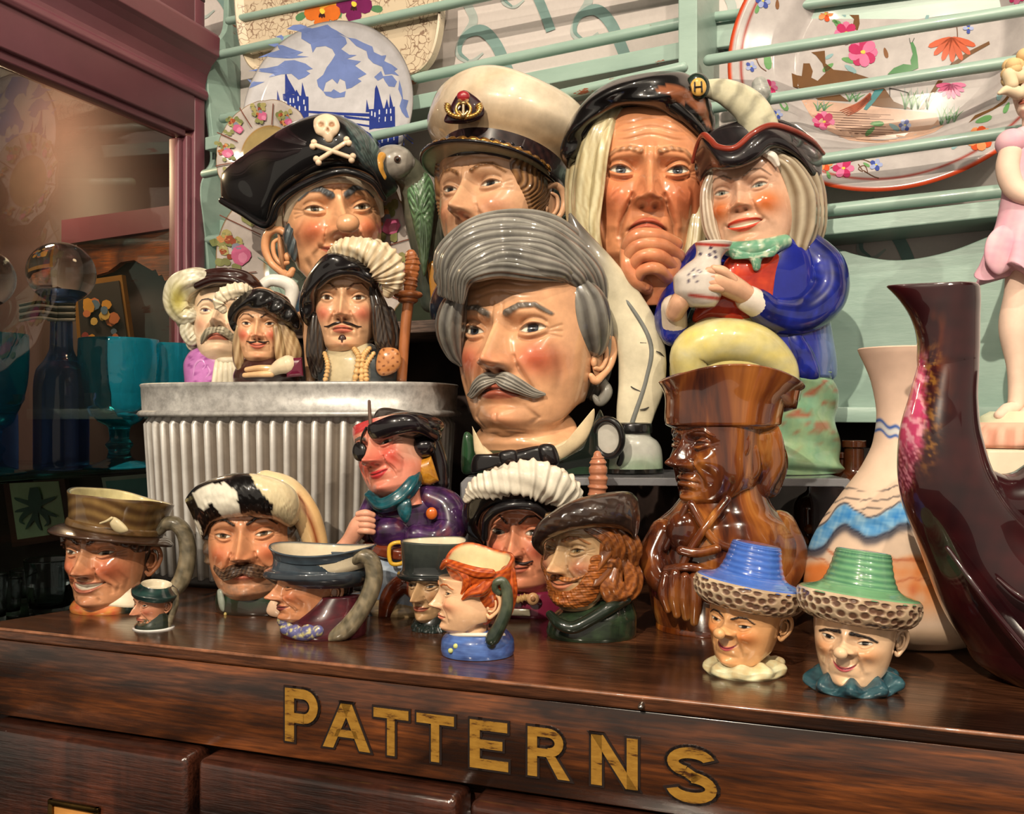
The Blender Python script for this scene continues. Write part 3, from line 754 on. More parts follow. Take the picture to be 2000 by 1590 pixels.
# local: x to the right (towards the desk), y along the face into the depth, z world height; origin at the far corner of its face
cab = thing('display_cabinet', 'mauve painted glass fronted display cabinet at the left of the chest', 'cabinet', (CC[0], CC[1], 0), CANG)
def Cb(px, py, off=0.0):
    a = (px-1000)/F; nx = np.array((CU[1], -CU[0])); O = CC+nx*off; t = (a*O[1]-O[0])/(CU[0]-a*CU[1]); Y = O[1]+t*CU[1]
    return np.array((off, t, ZC-(py-806)/F*Y))
fr_t = Cb(366, 400)[1]; ztop = Cb(0, 115)[2]; zbot = .885
def cabbox(name, x0, x1, y0, y1, z0, z1, mat=MAUVE, bw=.0015): return part_box(name, x0, x1, y0, y1, z0, z1, mat, cab, bw)
cabbox('stile', -.022, 0, fr_t+.012, 0, .3, 1.52)
cabbox('stile_bead', -.020, -.004, fr_t+.004, fr_t+.012, .3, ztop+.004); cabbox('stile_bead', -.022, -.009, fr_t-.003, fr_t+.004, .3, ztop)
cabbox('top_rail', -.022, 0, -.6, fr_t+.012, ztop+.010, 1.52); cabbox('rail_bead', -.020, -.005, -.6, fr_t+.004, ztop+.002, ztop+.011)
# cornice: stepped profile swept along the face
prof = [(-.005, ztop+.046), (.003, ztop+.047), (.005, ztop+.051), (.004, ztop+.056), (.001, ztop+.059), (.001, ztop+.064), (.004, ztop+.074), (.009, ztop+.083), (.015, ztop+.089), (.019, ztop+.092), (.020, ztop+.112), (.017, ztop+.116), (-.005, ztop+.118)]
n = len(prof); V = [(x, -.6, z) for x, z in prof]+[(x, .0, z) for x, z in prof]
f = [[i, (i+1) % n, n+(i+1) % n, n+i] for i in range(n)]+[list(range(n))[::-1], list(range(n, 2*n))]
bevel(mesh_obj('cornice', V, f, MAUVE, cab, None, False), .001)
cabbox('end_panel', -.36, -.022, -.008, 0, .3, 1.52); cabbox('end_lining', -.36, -.023, -.0088, -.0078, .3, 1.52, solid('dark_lining', (56, 36, 32), .7), 0)
GLASS, nt_, b_ = new_mat('clear_glass'); setp(b_, rough=.0, trans=1.0, ior=1.45); b_.inputs['Base Color'].default_value = (.97, .99, .98, 1)
def glassmat(name, c, ior=1.45, rough=.02, bm=0, sc=60, tw=1.0):
    m, nt, b = new_mat(name); setp(b, rough=rough, trans=tw, ior=ior); b.inputs['Base Color'].default_value = tuple(lin(c))+(1,)
    if bm: bump(nt, b, noise(nt, sc, 2), bm, .002)
    return m
PANE, nt_, b_ = new_mat('window_pane')     # thin pane: mirror reflection over what lies behind
nt_.nodes.remove(b_); out = nt_.nodes['Material Output']
tr = nt_.nodes.new('ShaderNodeBsdfTransparent'); gl = nt_.nodes.new('ShaderNodeBsdfGlossy'); gl.inputs['Roughness'].default_value = .0
fz = nt_.nodes.new('ShaderNodeFresnel'); fz.inputs[0].default_value = 1.85; mx = nt_.nodes.new('ShaderNodeMixShader')
nt_.links.new(fz.outputs[0], mx.inputs[0]); nt_.links.new(tr.outputs[0], mx.inputs[1]); nt_.links.new(gl.outputs[0], mx.inputs[2]); nt_.links.new(mx.outputs[0], out.inputs[0])
tr.inputs[0].default_value = (.9, .92, .9, 1)
mesh_obj('glass_pane', [(-.014, -.6, .3), (-.014, fr_t+.004, .3), (-.014, fr_t+.004, ztop+.004), (-.014, -.6, ztop+.004)], [(0, 1, 2, 3)], PANE, cab, None, False)
zs1 = ZC-.0555
GREENGL = glassmat('green_edge_glass', (120, 190, 170))
mesh_obj('glass_shelf', *boxv(-.34, -.018, -.55, fr_t+.02, zs1-.005, zs1), GREENGL, cab, None, False)
zs2 = DESK-.072
cabbox('bottom_shelf', -.36, -.02, -.6, -.008, zs2-.02, zs2, DK, 0)
BK = solid('cabinet_back', (46, 30, 30), .7)
cabbox('back_panel', -.37, -.36, -.6, 0, .3, 1.6, BK, 0)
cabbox('cabinet_roof', -.37, 0, -.6, 0, 1.52, 1.54, MAUVE, 0)
# ================================================================ jugs
DKO = lambda base_y, r: 225.0/(base_y-806)+r      # depth of a thing whose front foot shows at base_y on the desk top
def locks(hd, part, curves, col, n=14, groove=(7, .12), m=22, flat=.6, twist=.0):
    for c in curves: hd.tube(part, c, col, n=n*2, m=m, flat=flat, groove=groove, twist=twist)
def jug_twain():
    fr = Fr('character_jug', 'very large head jug with swept grey hair, bushy grey moustache and black bow tie', 'character jug', 1045, .650, ZC-.0425)
    GR = (134, 131, 124); GRD = (98, 95, 90)
    hd = Head(fr, 1026, 679, 0, 152, width=1.08, yaw=-25, pitch=2, skin=(226, 170, 128), ex=.40, blusha=.8, brow=(120, 112, 104), browt=.045, browa=.3, brows=.9, wr=1.0, age=1.0, mz=-.53, smile=-.5, fold=1.0, neck=1.35, chin=1.3, dimple=.6, jaw=1.02, nosew=1.05, nose=1.05, hook=.4, nt=260, nz=240, eh=.06, lid=.035, gx=0, brida=1.3,
              blush=(188, 82, 58), iris=(60, 66, 76), creases=[([(.30, -.72), (.42, -.86), (.30, -.98)], .025, .03), ([(.62, .1), (.66, -.3), (.6, -.6)], .05, .03), ([(-.0, -1.02), (.3, -1.06)], .02, .02)])
    p = Part(); hd.skin(p); head = p.build('head', GL, fr.e)
    p = Part()
    for sd_ in (1, -1): p = Part(); hd.ear(p, sd_, z=-.10, f=-.15); p.build('ear', GL, head)
    # hair: skull layer plus swept locks
    p = Part()
    def mask(x, y, z): return np.maximum(sst(.84, 1.0, z-.0*x), sst(.30, .06, y)*sst(-.75, -.55, z)*np.where((np.abs(x) > .6) & (z < .15) & (y > -.35), 0., 1.))
    wv = lambda x, y, z: .022*np.sin(16*np.abs(y)+5*z*np.sign(x)+3*x)
    hc = lambda x, y, z: mixc(GR, GRD, .5+.5*np.sin(16*np.abs(y)+5*z*np.sign(x)+3*x+PI))
    hd.shell(p, mask, .06, hc, wv, z0=-1.0, nt=220, nz=160)
    g = [(154, 151, 142), (84, 80, 76)]
    big = dict(groove=(13, .055), n=78, m=44)
    f = fr.tube
    if 0: f(p, [(1178, 585, -20, 30), (1150, 518, -70, 50), (1080, 474, -105, 48), (1000, 462, -130, 42), (930, 475, -150, 38), (885, 505, -155, 34), (868, 555, -145, 20), (880, 590, -130, 10)], g, flat=.9, twist=.09, **big)
    rg = random.Random(6)
    for i in range(7):
        q = i/6; A = np.array([(1112, 548, -92, 8), (1088, 530, -122, 16), (1040, 520, -146, 20), (978, 518, -160, 20), (932, 531, -160, 18), (908, 556, -148, 13), (902, 590, -132, 5)]); B_ = np.array([(1176, 592, -30, 12), (1150, 536, -60, 26), (1088, 480, -88, 30), (1008, 449, -106, 30), (926, 463, -112, 26), (876, 508, -104, 20), (862, 572, -92, 8)], float)
        P_ = A*(1-q)+B_*q; P_[1:6, 0] += 3*math.sin(i*2.3); P_[1:6, 2] -= 7*(i % 2); P_[1:6, 1] += [rg.uniform(-7, 7) for _ in range(5)]; P_[2:5, 3] *= rg.uniform(.9, 1.25)
        f(p, P_, [(164-8*(i % 3), 161-8*(i % 3), 152-8*(i % 3)), (92, 88, 84)], groove=(11, .05), n=66, m=60, flat=.8, twist=.05*(-1)**i)
    if 0: f(p, [(1130, 550, -95, 22), (1060, 503, -145, 30), (985, 488, -165, 32), (925, 500, -172, 28), (896, 540, -168, 20), (888, 585, -150, 8)], g, flat=.8, twist=-.07, **big)
    if 0: f(p, [(1115, 556, -112, 12), (1050, 522, -152, 20), (975, 512, -170, 20), (925, 532, -170, 15), (903, 562, -160, 7)], g, flat=.8, twist=.06, groove=(6, .1), n=30, m=36)
    f(p, [(1140, 512, 0, 38), (1060, 470, -30, 52), (960, 466, -70, 48), (890, 498, -90, 36), (872, 540, -80, 24)], g, flat=1, twist=.05, **big)
    # right wing
    f(p, [(1120, 545, -80, 18), (1140, 590, -75, 40), (1150, 640, -60, 42), (1158, 680, -40, 26), (1155, 698, -30, 6)], g, flat=.7, twist=.06, groove=(10, .06), n=40, m=30)
    f(p, [(1165, 590, -20, 28), (1176, 650, -5, 28), (1170, 720, 10, 24), (1160, 770, 20, 14)], g, groove=(6, .1), n=30)
    f(p, [(1175, 745, 0, 10), (1185, 765, -8, 12), (1172, 785, -8, 10), (1160, 775, -6, 5)], g)
    # left wing
    f(p, [(900, 565, -70, 14), (884, 610, -64, 26), (880, 650, -55, 26), (888, 690, -45, 16), (900, 712, -38, 5)], g, groove=(8, .08), n=32)
    p.build('hair', GLS, head)
    # moustache
    p = Part(); MC = [(182, 176, 164), (96, 92, 86)]
    for sg in (-1, 1):
        for k, (dz, rr) in enumerate(((.0, .055), (-.045, .05), (-.085, .04), (.03, .035))):
            hd.tube(p, [(sg*.01, -.385+dz*.5, .03, rr*.7), (sg*.14, -.40+dz, .07, rr*1.2), (sg*.28, -.47+dz*.9, .06, rr*1.1), (sg*.42, -.56+dz*.5, .05, rr*.8), (sg*.52, -.585, .045, rr*.35)], MC, surf=True, groove=(7, .12), n=42, m=40, twist=.10)
    p.build('moustache', GLS, head)
    # bust: shirt collar, coat, bow tie
    p = Part()
    WH = (226, 204, 166); BL = (16, 15, 17); GN = (28, 52, 34)
    fr.loft(p, [(922, 1050, 148, 92, 0), (900, 1050, 150, 95, 0), (886, 1055, 142, 92, 5), (875, 1060, 120, 88, 10), (868, 1062, 96, 72, 15)], lambda X, Y: mixc(GN, (52, 84, 58), sst(920, 900, X)+.25*noise2(X, Y, .06)), n=72)
    p.build('coat', GL, fr.e)
    p = Part()
    fr.pillow(p, [(922, 832), (942, 868), (985, 905), (1000, 918), (940, 918), (926, 880)], -95, 10, 16, WH, sm=False)
    fr.pillow(p, [(1160, 798), (1152, 850), (1110, 890), (1060, 915), (1020, 905), (1080, 872), (1125, 845)], -82, 12, 18, WH, tilt=(.30, 0))
    build_each(p, 'collar_wing', GL, fr.e)
    p = Part()
    fr.pillow(p, [(926, 890), (960, 886), (1000, 880), (1050, 870), (1075, 872), (1086, 892), (1080, 912), (1040, 918), (990, 912), (955, 912), (922, 924)], -118, 16, 18, (18, 16, 18), N=90)
    fr.pillow(p, [(1052, 872), (1082, 870), (1092, 905), (1062, 912)], -128, 12, 10, (22, 20, 22))
    fr.pillow(p, [(975, 884), (1008, 880), (1012, 908), (980, 910)], -128, 10, 10, (26, 24, 26))
    p.build('bow_tie', GL, fr.e)
    # lapels
    p = Part()
    fr.pillow(p, [(1172, 800), (1185, 850), (1178, 905), (1120, 920), (1060, 920), (1110, 890), (1150, 852)], -70, 16, 20, (20, 28, 24), tilt=(.35, 0))
    fr.pillow(p, [(905, 850), (922, 850), (930, 885), (925, 920), (902, 920)], -70, 10, 16, (38, 74, 46))
    build_each(p, 'lapel', GL, fr.e)
    # quill handle, ink pot, round glass
    p = Part(); qc = lambda X, Y: mixc((214, 204, 176), (92, 86, 80), sst(1215, 1130, X)*sst(600, 520, Y))
    fr.tube(p, [(1114, 420, -20, 4), (1136, 480, -30, 28), (1176, 540, -30, 38), (1218, 600, -15, 42), (1250, 670, -15, 46), (1254, 740, -15, 46), (1242, 800, -15, 38), (1236, 836, -15, 32)], qc, n=30, m=50, flat=.45)
    hq = p.build('feather_handle', GL, fr.e)
    p = Part(); fr.tube(p, [(1160, 520, -26, 2.5), (1225, 590, -31, 4), (1270, 670, -33, 5), (1262, 740, -33, 5), (1238, 815, -30, 5), (1232, 835, -28, 5)], (120, 122, 118), n=8, m=40)
    p.build('quill', GL, hq)
    p = Part()
    for a in (((1183, 575), (1205, 572), (1215, 565)), ((1225, 655), (1245, 668), (1262, 670)), ((1222, 745), (1235, 757), (1250, 764)), ((1275, 790), (1262, 798), (1250, 800)), ((1300, 700), (1290, 690), (1282, 686))):
        fr.tube(p, [(a[0][0], a[0][1], -20, .6), (a[1][0], a[1][1], -33, 1.6), (a[2][0], a[2][1], -35, .8)], (60, 56, 52), n=6, m=10)
    build_each(p, 'barb_split', GL, hq)
    p = Part()
    fr.loft(p, [(921, 1232, 62, 52, -5), (905, 1232, 62, 52, -5), (880, 1232, 60, 50, -5), (862, 1232, 52, 46, -5), (850, 1234, 36, 36, -8), (838, 1236, 34, 34, -10)], lambda X, Y: mixc((176, 176, 168), (150, 170, 146), sst(880, 915, Y)), n=60)
    pot = p.build('ink_pot', GL, fr.e)
    p = Part(); fr.loft(p, [(846, 1236, 37, 37, -10), (840, 1236, 38, 38, -10), (828, 1237, 36, 36, -10), (825, 1237, 30, 30, -10)], (20, 19, 20), n=40)
    fr.loft(p, [(922, 1232, 64, 54, -5), (914, 1232, 64, 54, -5)], (14, 16, 15), n=50); build_each(p, 'black_band', GL, pot)
    p = Part(); t = np.linspace(0, 2*PI, 16, endpoint=False)
    fr.tube(p, [(1187+27*math.cos(a)-8*math.sin(a), 855-35*math.sin(a)-8*math.cos(a), -82-14*math.cos(a), 6.5) for a in t], (18, 17, 18), n=10, m=48, closed=True)
    fr.tube(p, [(1208, 872, -72, 6), (1214, 890, -60, 6), (1210, 905, -50, 6)], (18, 17, 18))
    ring = p.build('magnifier_rim', GL, fr.e)
    p = Part(); fr.pillow(p, [(1187+24*math.cos(a)-7*math.sin(a), 855-32*math.sin(a)-7*math.cos(a)) for a in t], -80, 3, 3, (188, 184, 174), tilt=(-.5, 0)); p.build('lens', GL, ring)
    return fr
jug_twain()
ZW = ZC+.076; ZT = ZC+.0215
def grooves(k, l, a, b):
    return lambda X, Y: mixc(a, b, .5+.5*np.sin(X*k+Y*l))
SKN = dict(skin=(228, 176, 134))
# ---------------------------------------------------------------- one-eyed-hat sea captain with parrot handle
def jug_pirate():
    fr = Fr('character_jug', 'large head jug in black skull and crossbones hat with parrot handle', 'character jug', 655, .825, ZW)
    hd = Head(fr, 652, 428, 0, 114, yaw=9, pitch=0, roll=-7, skin=(228, 170, 126), blush=(200, 100, 66), blusha=.8, ball=.09, nose=1.28, nosew=1.35, nosel=1.05, ex=.39, squint=.5, eh=.06, bulge=.06, brow=(88, 94, 100), browt=.06, brows=1.3, browa=.35, cheek=1.5, age=1.0, wr=1.4, smile=1.2, mw=.36, neck=1.2, nt=240, nz=220, brida=1.2, iris=(96, 84, 66),
              creases=[([(.56, .1), (.70, -.15), (.66, -.45)], .03, .03), ([(.2, .62), (.5, .56)], .02, .02), ([(.6, -.5), (.5, -.8)], .04, .04)])
    p = Part(); hd.skin(p); hd.ell(p, 0, -.10, -.17, (.19, .18, .16), (232, 172, 128), surf=True); head = p.build('head', GL, fr.e)
    p = Part(); hd.ear(p, -1, k=1.3, z=-.40, f=.10, x=.82, col=(220, 158, 112), flare=36); p.build('ear', GL, head)
    p = Part(); hd.tube(p, [(-.80, .14, .04, .06), (-.68, .42, .05, .085), (-.38, .60, .05, .09), (0, .65, .05, .09), (.38, .60, .05, .09), (.68, .42, .05, .085), (.80, .14, .04, .06)], (214, 200, 176), surf=True, flat=.5, n=18, m=50)
    hd.tube(p, [(-.86, .35, .45, .05), (-.93, .15, .15, .07), (-.9, .0, -.15, .05)], (206, 190, 164), flat=.5); p.build('headscarf', GL, head)
    p = Part(); fr.pillow(p, [(566, 432), (578, 428), (576, 450), (583, 480), (577, 512), (562, 495), (552, 465), (555, 445)], -50, 16, 10, grooves(.5, .15, (84, 94, 98), (50, 58, 62)), fn=lambda X, Y: 2*np.sin(X*.5+Y*.15)); p.build('sideburn', GL, head)
    p = Part(); HB = (13, 12, 14)
    out = [(450, 325), (440, 338), (428, 370), (431, 402), (466, 418), (506, 440), (531, 452), (529, 418), (548, 391), (585, 362), (625, 342), (664, 335), (704, 340), (725, 353), (741, 378), (751, 391), (780, 366), (757, 340), (743, 294), (717, 259), (677, 233), (638, 221), (598, 228), (558, 246), (519, 272), (479, 302)]
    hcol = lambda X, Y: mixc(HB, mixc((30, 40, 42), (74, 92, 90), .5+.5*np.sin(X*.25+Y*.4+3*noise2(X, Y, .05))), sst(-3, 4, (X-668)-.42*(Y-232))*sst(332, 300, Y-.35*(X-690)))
    st = [(428, 372, 436, 402, 0, 10), (436, 336, 470, 419, -12, 26), (478, 301, 520, 446, -30, 36), (522, 270, 545, 395, -54, 42), (560, 245, 588, 364, -72, 44), (600, 228, 626, 343, -84, 44), (640, 221, 664, 336, -88, 44), (680, 232, 704, 341, -82, 42), (716, 257, 728, 355, -70, 36), (744, 294, 750, 388, -54, 26), (762, 335, 770, 378, -40, 14), (779, 362, 776, 372, -34, 6)]
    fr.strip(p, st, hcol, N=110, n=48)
    fr.ell(p, 650, 318, 44, (108, 88, 80), (20, 24, 25))
    fr.tube(p, [(434, 392, -6, 7), (470, 412, -28, 8), (522, 440, -52, 8), (546, 396, -84, 8), (592, 362, -104, 8), (664, 336, -118, 8), (722, 352, -100, 7), (750, 388, -76, 6)], HB, m=60)
    hat = p.build('tricorn_hat', GL, fr.e)
    p = Part(); B = (232, 206, 176)
    def sk(X, Y):
        c = np.tile(np.array(B, float), X.shape+(1,))
        for ex in (627, 648): c = mixc(c, (176, 134, 100), sst(7.5, 5, np.hypot(X-ex, (Y-243)*1.25)))
        c = mixc(c, (170, 126, 92), sst(4, 2.5, np.hypot(X-640, (Y-253)*.8))); return c
    fr.pillow(p, [(612, 243), (616, 230), (636, 222), (656, 229), (664, 246), (660, 260), (652, 268), (648, 277), (638, 278), (630, 268), (617, 260)], -131, 10, 8, sk, N=72, K=16, fn=lambda X, Y: -5*G(np.hypot(X-627, Y-243), 6)-5*G(np.hypot(X-648, Y-243), 6)-3*G(np.hypot(X-640, Y-254), 4))
    p.build('skull_badge', GL, hat)
    for a, b in (((612, 282), (688, 309)), ((620, 314), (679, 276))):
        p = Part(); fr.tube(p, [(a[0], a[1], -134, 4.2), ((a[0]+b[0])/2, (a[1]+b[1])/2, -139, 4.2), (b[0], b[1], -130, 4.2)], B, n=14)
        n_ = np.array((b[1]-a[1], a[0]-b[0]))/np.hypot(a[0]-b[0], a[1]-b[1])*4
        for q, dd in ((a, -134), (b, -130)):
            for s_ in (1, -1): fr.ell(p, q[0]+n_[0]*s_, q[1]+n_[1]*s_, dd, (6, 6, 6), B, n=12, m=8)
        p.build('crossbone', GL, hat)
    # parrot
    p = Part(); gy = lambda X, Y: mixc((170, 164, 154), (122, 116, 108), .5+.5*noise2(X, Y, .22))
    fr.ell(p, 768, 318, -36, (42, 34, 34), gy); fr.tube(p, [(782, 324, -26, 31), (808, 352, 0, 32), (826, 410, 24, 40), (838, 500, 30, 36), (842, 590, 34, 22)], lambda X, Y: mixc((112, 112, 96), (64, 70, 62), sst(400, 520, Y)+.25*noise2(X, Y, .15)), n=24, m=40)
    par = p.build('parrot', GL, fr.e)
    p = Part(); fr.tube(p, [(746, 304, -72, 8), (737, 316, -80, 12), (738, 332, -80, 12), (748, 346, -74, 7)], (196, 142, 62), n=16, flat=.7); p.build('beak', GL, par)
    p = Part(); fr.ell(p, 776, 311, -69, (6.5, 4, 6.5), (72, 52, 44)); fr.ell(p, 776, 311, -72, (3.4, 4, 3.4), (20, 16, 15)); p.build('eye', GL, par)
    p = Part()
    wg = lambda X, Y: mixc(mixc((108, 150, 104), (92, 112, 84), sst(370, 480, Y)), (70, 90, 66), .5+.5*np.sin(Y*.42+3*np.cos(X*.33)))
    fr.pillow(p, [(800, 345), (815, 333), (838, 342), (850, 380), (846, 440), (838, 500), (828, 540), (815, 480), (803, 420), (795, 380)], -18, 14, 10, wg, N=100, fn=lambda X, Y: 3*np.sin(Y*.42+3*np.cos(X*.33)))
    fr.tube(p, [(846, 520, 0, 12), (850, 570, 0, 10), (846, 600, 2, 5)], (190, 130, 40), flat=.4)
    p.build('wing', GL, par)
    p = Part(); fr.loft(p, [(643, 652, 100, 80, 0), (620, 652, 104, 84, 0), (595, 652, 96, 78, 0), (575, 652, 84, 70, 0)], grooves(.1, .2, (26, 34, 58), (38, 60, 72))); p.build('coat', GL, fr.e)
jug_pirate()
# ---------------------------------------------------------------- naval officer
def jug_navy():
    fr = Fr('character_jug', 'large head jug of a naval officer in a white peaked cap with gold badge', 'character jug', 962, .765, ZW)
    hd = Head(fr, 962, 388, 0, 120, yaw=-33, pitch=2, skin=(224, 174, 136), blush=(206, 122, 90), blusha=.45, brow=(150, 104, 66), browt=.03, squint=.35, age=.8, wr=.8, smile=.2, width=1.10, nose=1.05, iris=(60, 66, 72), nt=230, nz=210, neck=1.2, ex=.38, chin=1.2)
    p = Part(); hd.skin(p); head = p.build('head', GL, fr.e)
    for sd_ in (1, -1):
        p = Part(); hd.ear(p, sd_, z=-.02, f=-.2, k=1.1, x=.87); p.build('ear', GL, head)
    p = Part()
    ln = lambda x, y, z: .5+.5*np.sin(70*y+38*z*1.0+6*np.sin(9*z))
    hd.shell(p, lambda x, y, z: sst(.62, .40, y-.25*z+.28*np.maximum(0, .4-z))*sst(-.55, -.35, z-.3*(y < -.3))*sst(.30, .45, np.abs(x)+(y < 0)*1.0), .035, lambda x, y, z: mixc((172, 128, 86), (92, 62, 40), ln(x, y, z)), lambda x, y, z: .02*ln(x, y, z), z0=-.9, nt=260, nz=180)
    p.build('hair', GL, head)
    tl = 13; TI = dict(tilt=tl, roll=4)
    p = Part()
    def cr(X, Y, Z, A, T):
        k = sst(.30, .55, T); f_ = np.maximum(0, np.sin(A))
        X = X*(1+.02*np.sin(3*A)*k); return X, Y, Z+.16*f_**2*k*sst(1.0, .6, T)+.02*np.sin(5*A+1)*k
    hd.lathe(p, [(.60, .97, 1.06), (.78, 1.0, 1.10), (.97, 1.20, 1.28, -.02), (1.22, 1.40, 1.46, -.04), (1.52, 1.38, 1.42, -.05), (1.76, 1.14, 1.16, -.05), (1.89, .70, .70, -.05), (1.92, .05, .05, -.05)], lambda A, T, P: mixc((220, 204, 180), (186, 146, 104), .55*G(T-.24, .12)+.25*G(np.sin(A*3+T*6)-.6, .3)), fn=cr, m=60, **TI)
    cap = p.build('cap', GL, fr.e)
    p = Part(); hd.lathe(p, [(.44, .97, 1.06), (.50, 1.0, 1.09), (.70, 1.02, 1.12), (.86, 1.04, 1.14), (.88, 1.0, 1.1)], lambda A, T, P: mixc((22, 18, 22), (58, 36, 34), .5+.5*np.sin(A*40)*np.sin(T*30)), m=30, **TI); p.build('cap_band', GL, cap)
    p = Part(); fo = lambda a: .50*np.clip(np.sin(a)-.12, 0, 1)**.75
    brim(hd, p, .50, .99, 1.08, fo, lambda A, T, P: mixc((176, 178, 152), (20, 17, 22), sst(.30, .36, T)), dz=lambda a: -.10*np.clip(np.sin(a), 0, 1), th=.07, **TI)
    vis = p.build('visor', GL, cap)
    p = Part()
    for k, (rr, zz, r) in enumerate(((1.22, .525, .034), (1.17, .555, .03), (1.0, .66, .03))):
        A = np.linspace(math.radians(12 if k < 2 else 5), math.radians(168 if k < 2 else 175), 60)
        ex_ = (.42 if k < 2 else 0.05)*np.clip(np.sin(A), 0, 1)
        P = np.stack([np.cos(A)*(1.0+ex_*.9-.02*k), np.sin(A)*(1.09+ex_*.9-.02*k), zz-.08*np.clip(np.sin(A), 0, 1)*(k < 2)+.012*np.sin(np.arange(60)*2.2), np.full(60, r)], -1)
        Q = np.stack([P[:, 0], -P[:, 1], P[:, 2]], -1)@rot(0, tl, 4).T
        hd.tube(p, np.stack([Q[:, 0], -Q[:, 1]-.08, Q[:, 2], P[:, 3]*(1+.25*np.sin(np.arange(60)*2.2))], -1), ((186, 132, 62) if k < 2 else (24, 20, 28)), n=8, m=150)
    p.build('gold_braid', GOLDL, vis)
    # badge
    dyb = -128
    p = Part(); fr.pillow(p, [(868, 238), (878, 212), (892, 186), (906, 176), (922, 184), (940, 200), (946, 222), (930, 236), (900, 242)], dyb+8, 7, 14, (46, 16, 26), sm=True)
    bd = p.build('badge', GL, cap)
    p = Part(); fr.ell(p, 905, 188, dyb-4, (12, 8, 10), (150, 34, 44)); p.build('crown', GL, bd)
    p = Part()
    for k in range(18):
        a = math.radians(-200+k*220/17); sg = 1 if math.cos(a) > 0 else -1
        x, y = 905+26*math.cos(a), 216-17*math.sin(a)
        fr.tube(p, [(x, y, dyb-6, 2), (x+sg*6, y-5, dyb-11, 4.2), (x+sg*12, y-9, dyb-6, 1)], (214, 164, 84), n=8, m=8)
    t = np.linspace(0, 2*PI, 14, endpoint=False)
    fr.tube(p, [(905+14*math.cos(a), 214-14*math.sin(a), dyb-10, 3.2) for a in t], (220, 172, 92), m=40, closed=True)
    fr.tube(p, [(897, 196, dyb-8, 3), (905, 202, dyb-14, 4), (913, 196, dyb-8, 3)], (230, 190, 130)); fr.tube(p, [(905, 200, dyb-14, 3), (905, 226, dyb-14, 3)], (216, 190, 150)); fr.tube(p, [(897, 218, dyb-12, 2.5), (905, 225, dyb-14, 3), (913, 218, dyb-12, 2.5)], (216, 180, 120))
    p.build('wreath', GOLDL, bd)
    p = Part(); fr.loft(p, [(628, 962, 120, 90, 0), (600, 962, 124, 92, 0), (560, 962, 110, 86, 0), (530, 962, 84, 70, 0)], (20, 22, 34)); p.build('coat', GL, fr.e)
GOLDL = glaze('gold_lustre', rough=.22, coat=1, var=.3, scale=120); GOLDL.node_tree.nodes['Principled BSDF'].inputs['Metallic'].default_value = .8
jug_navy()
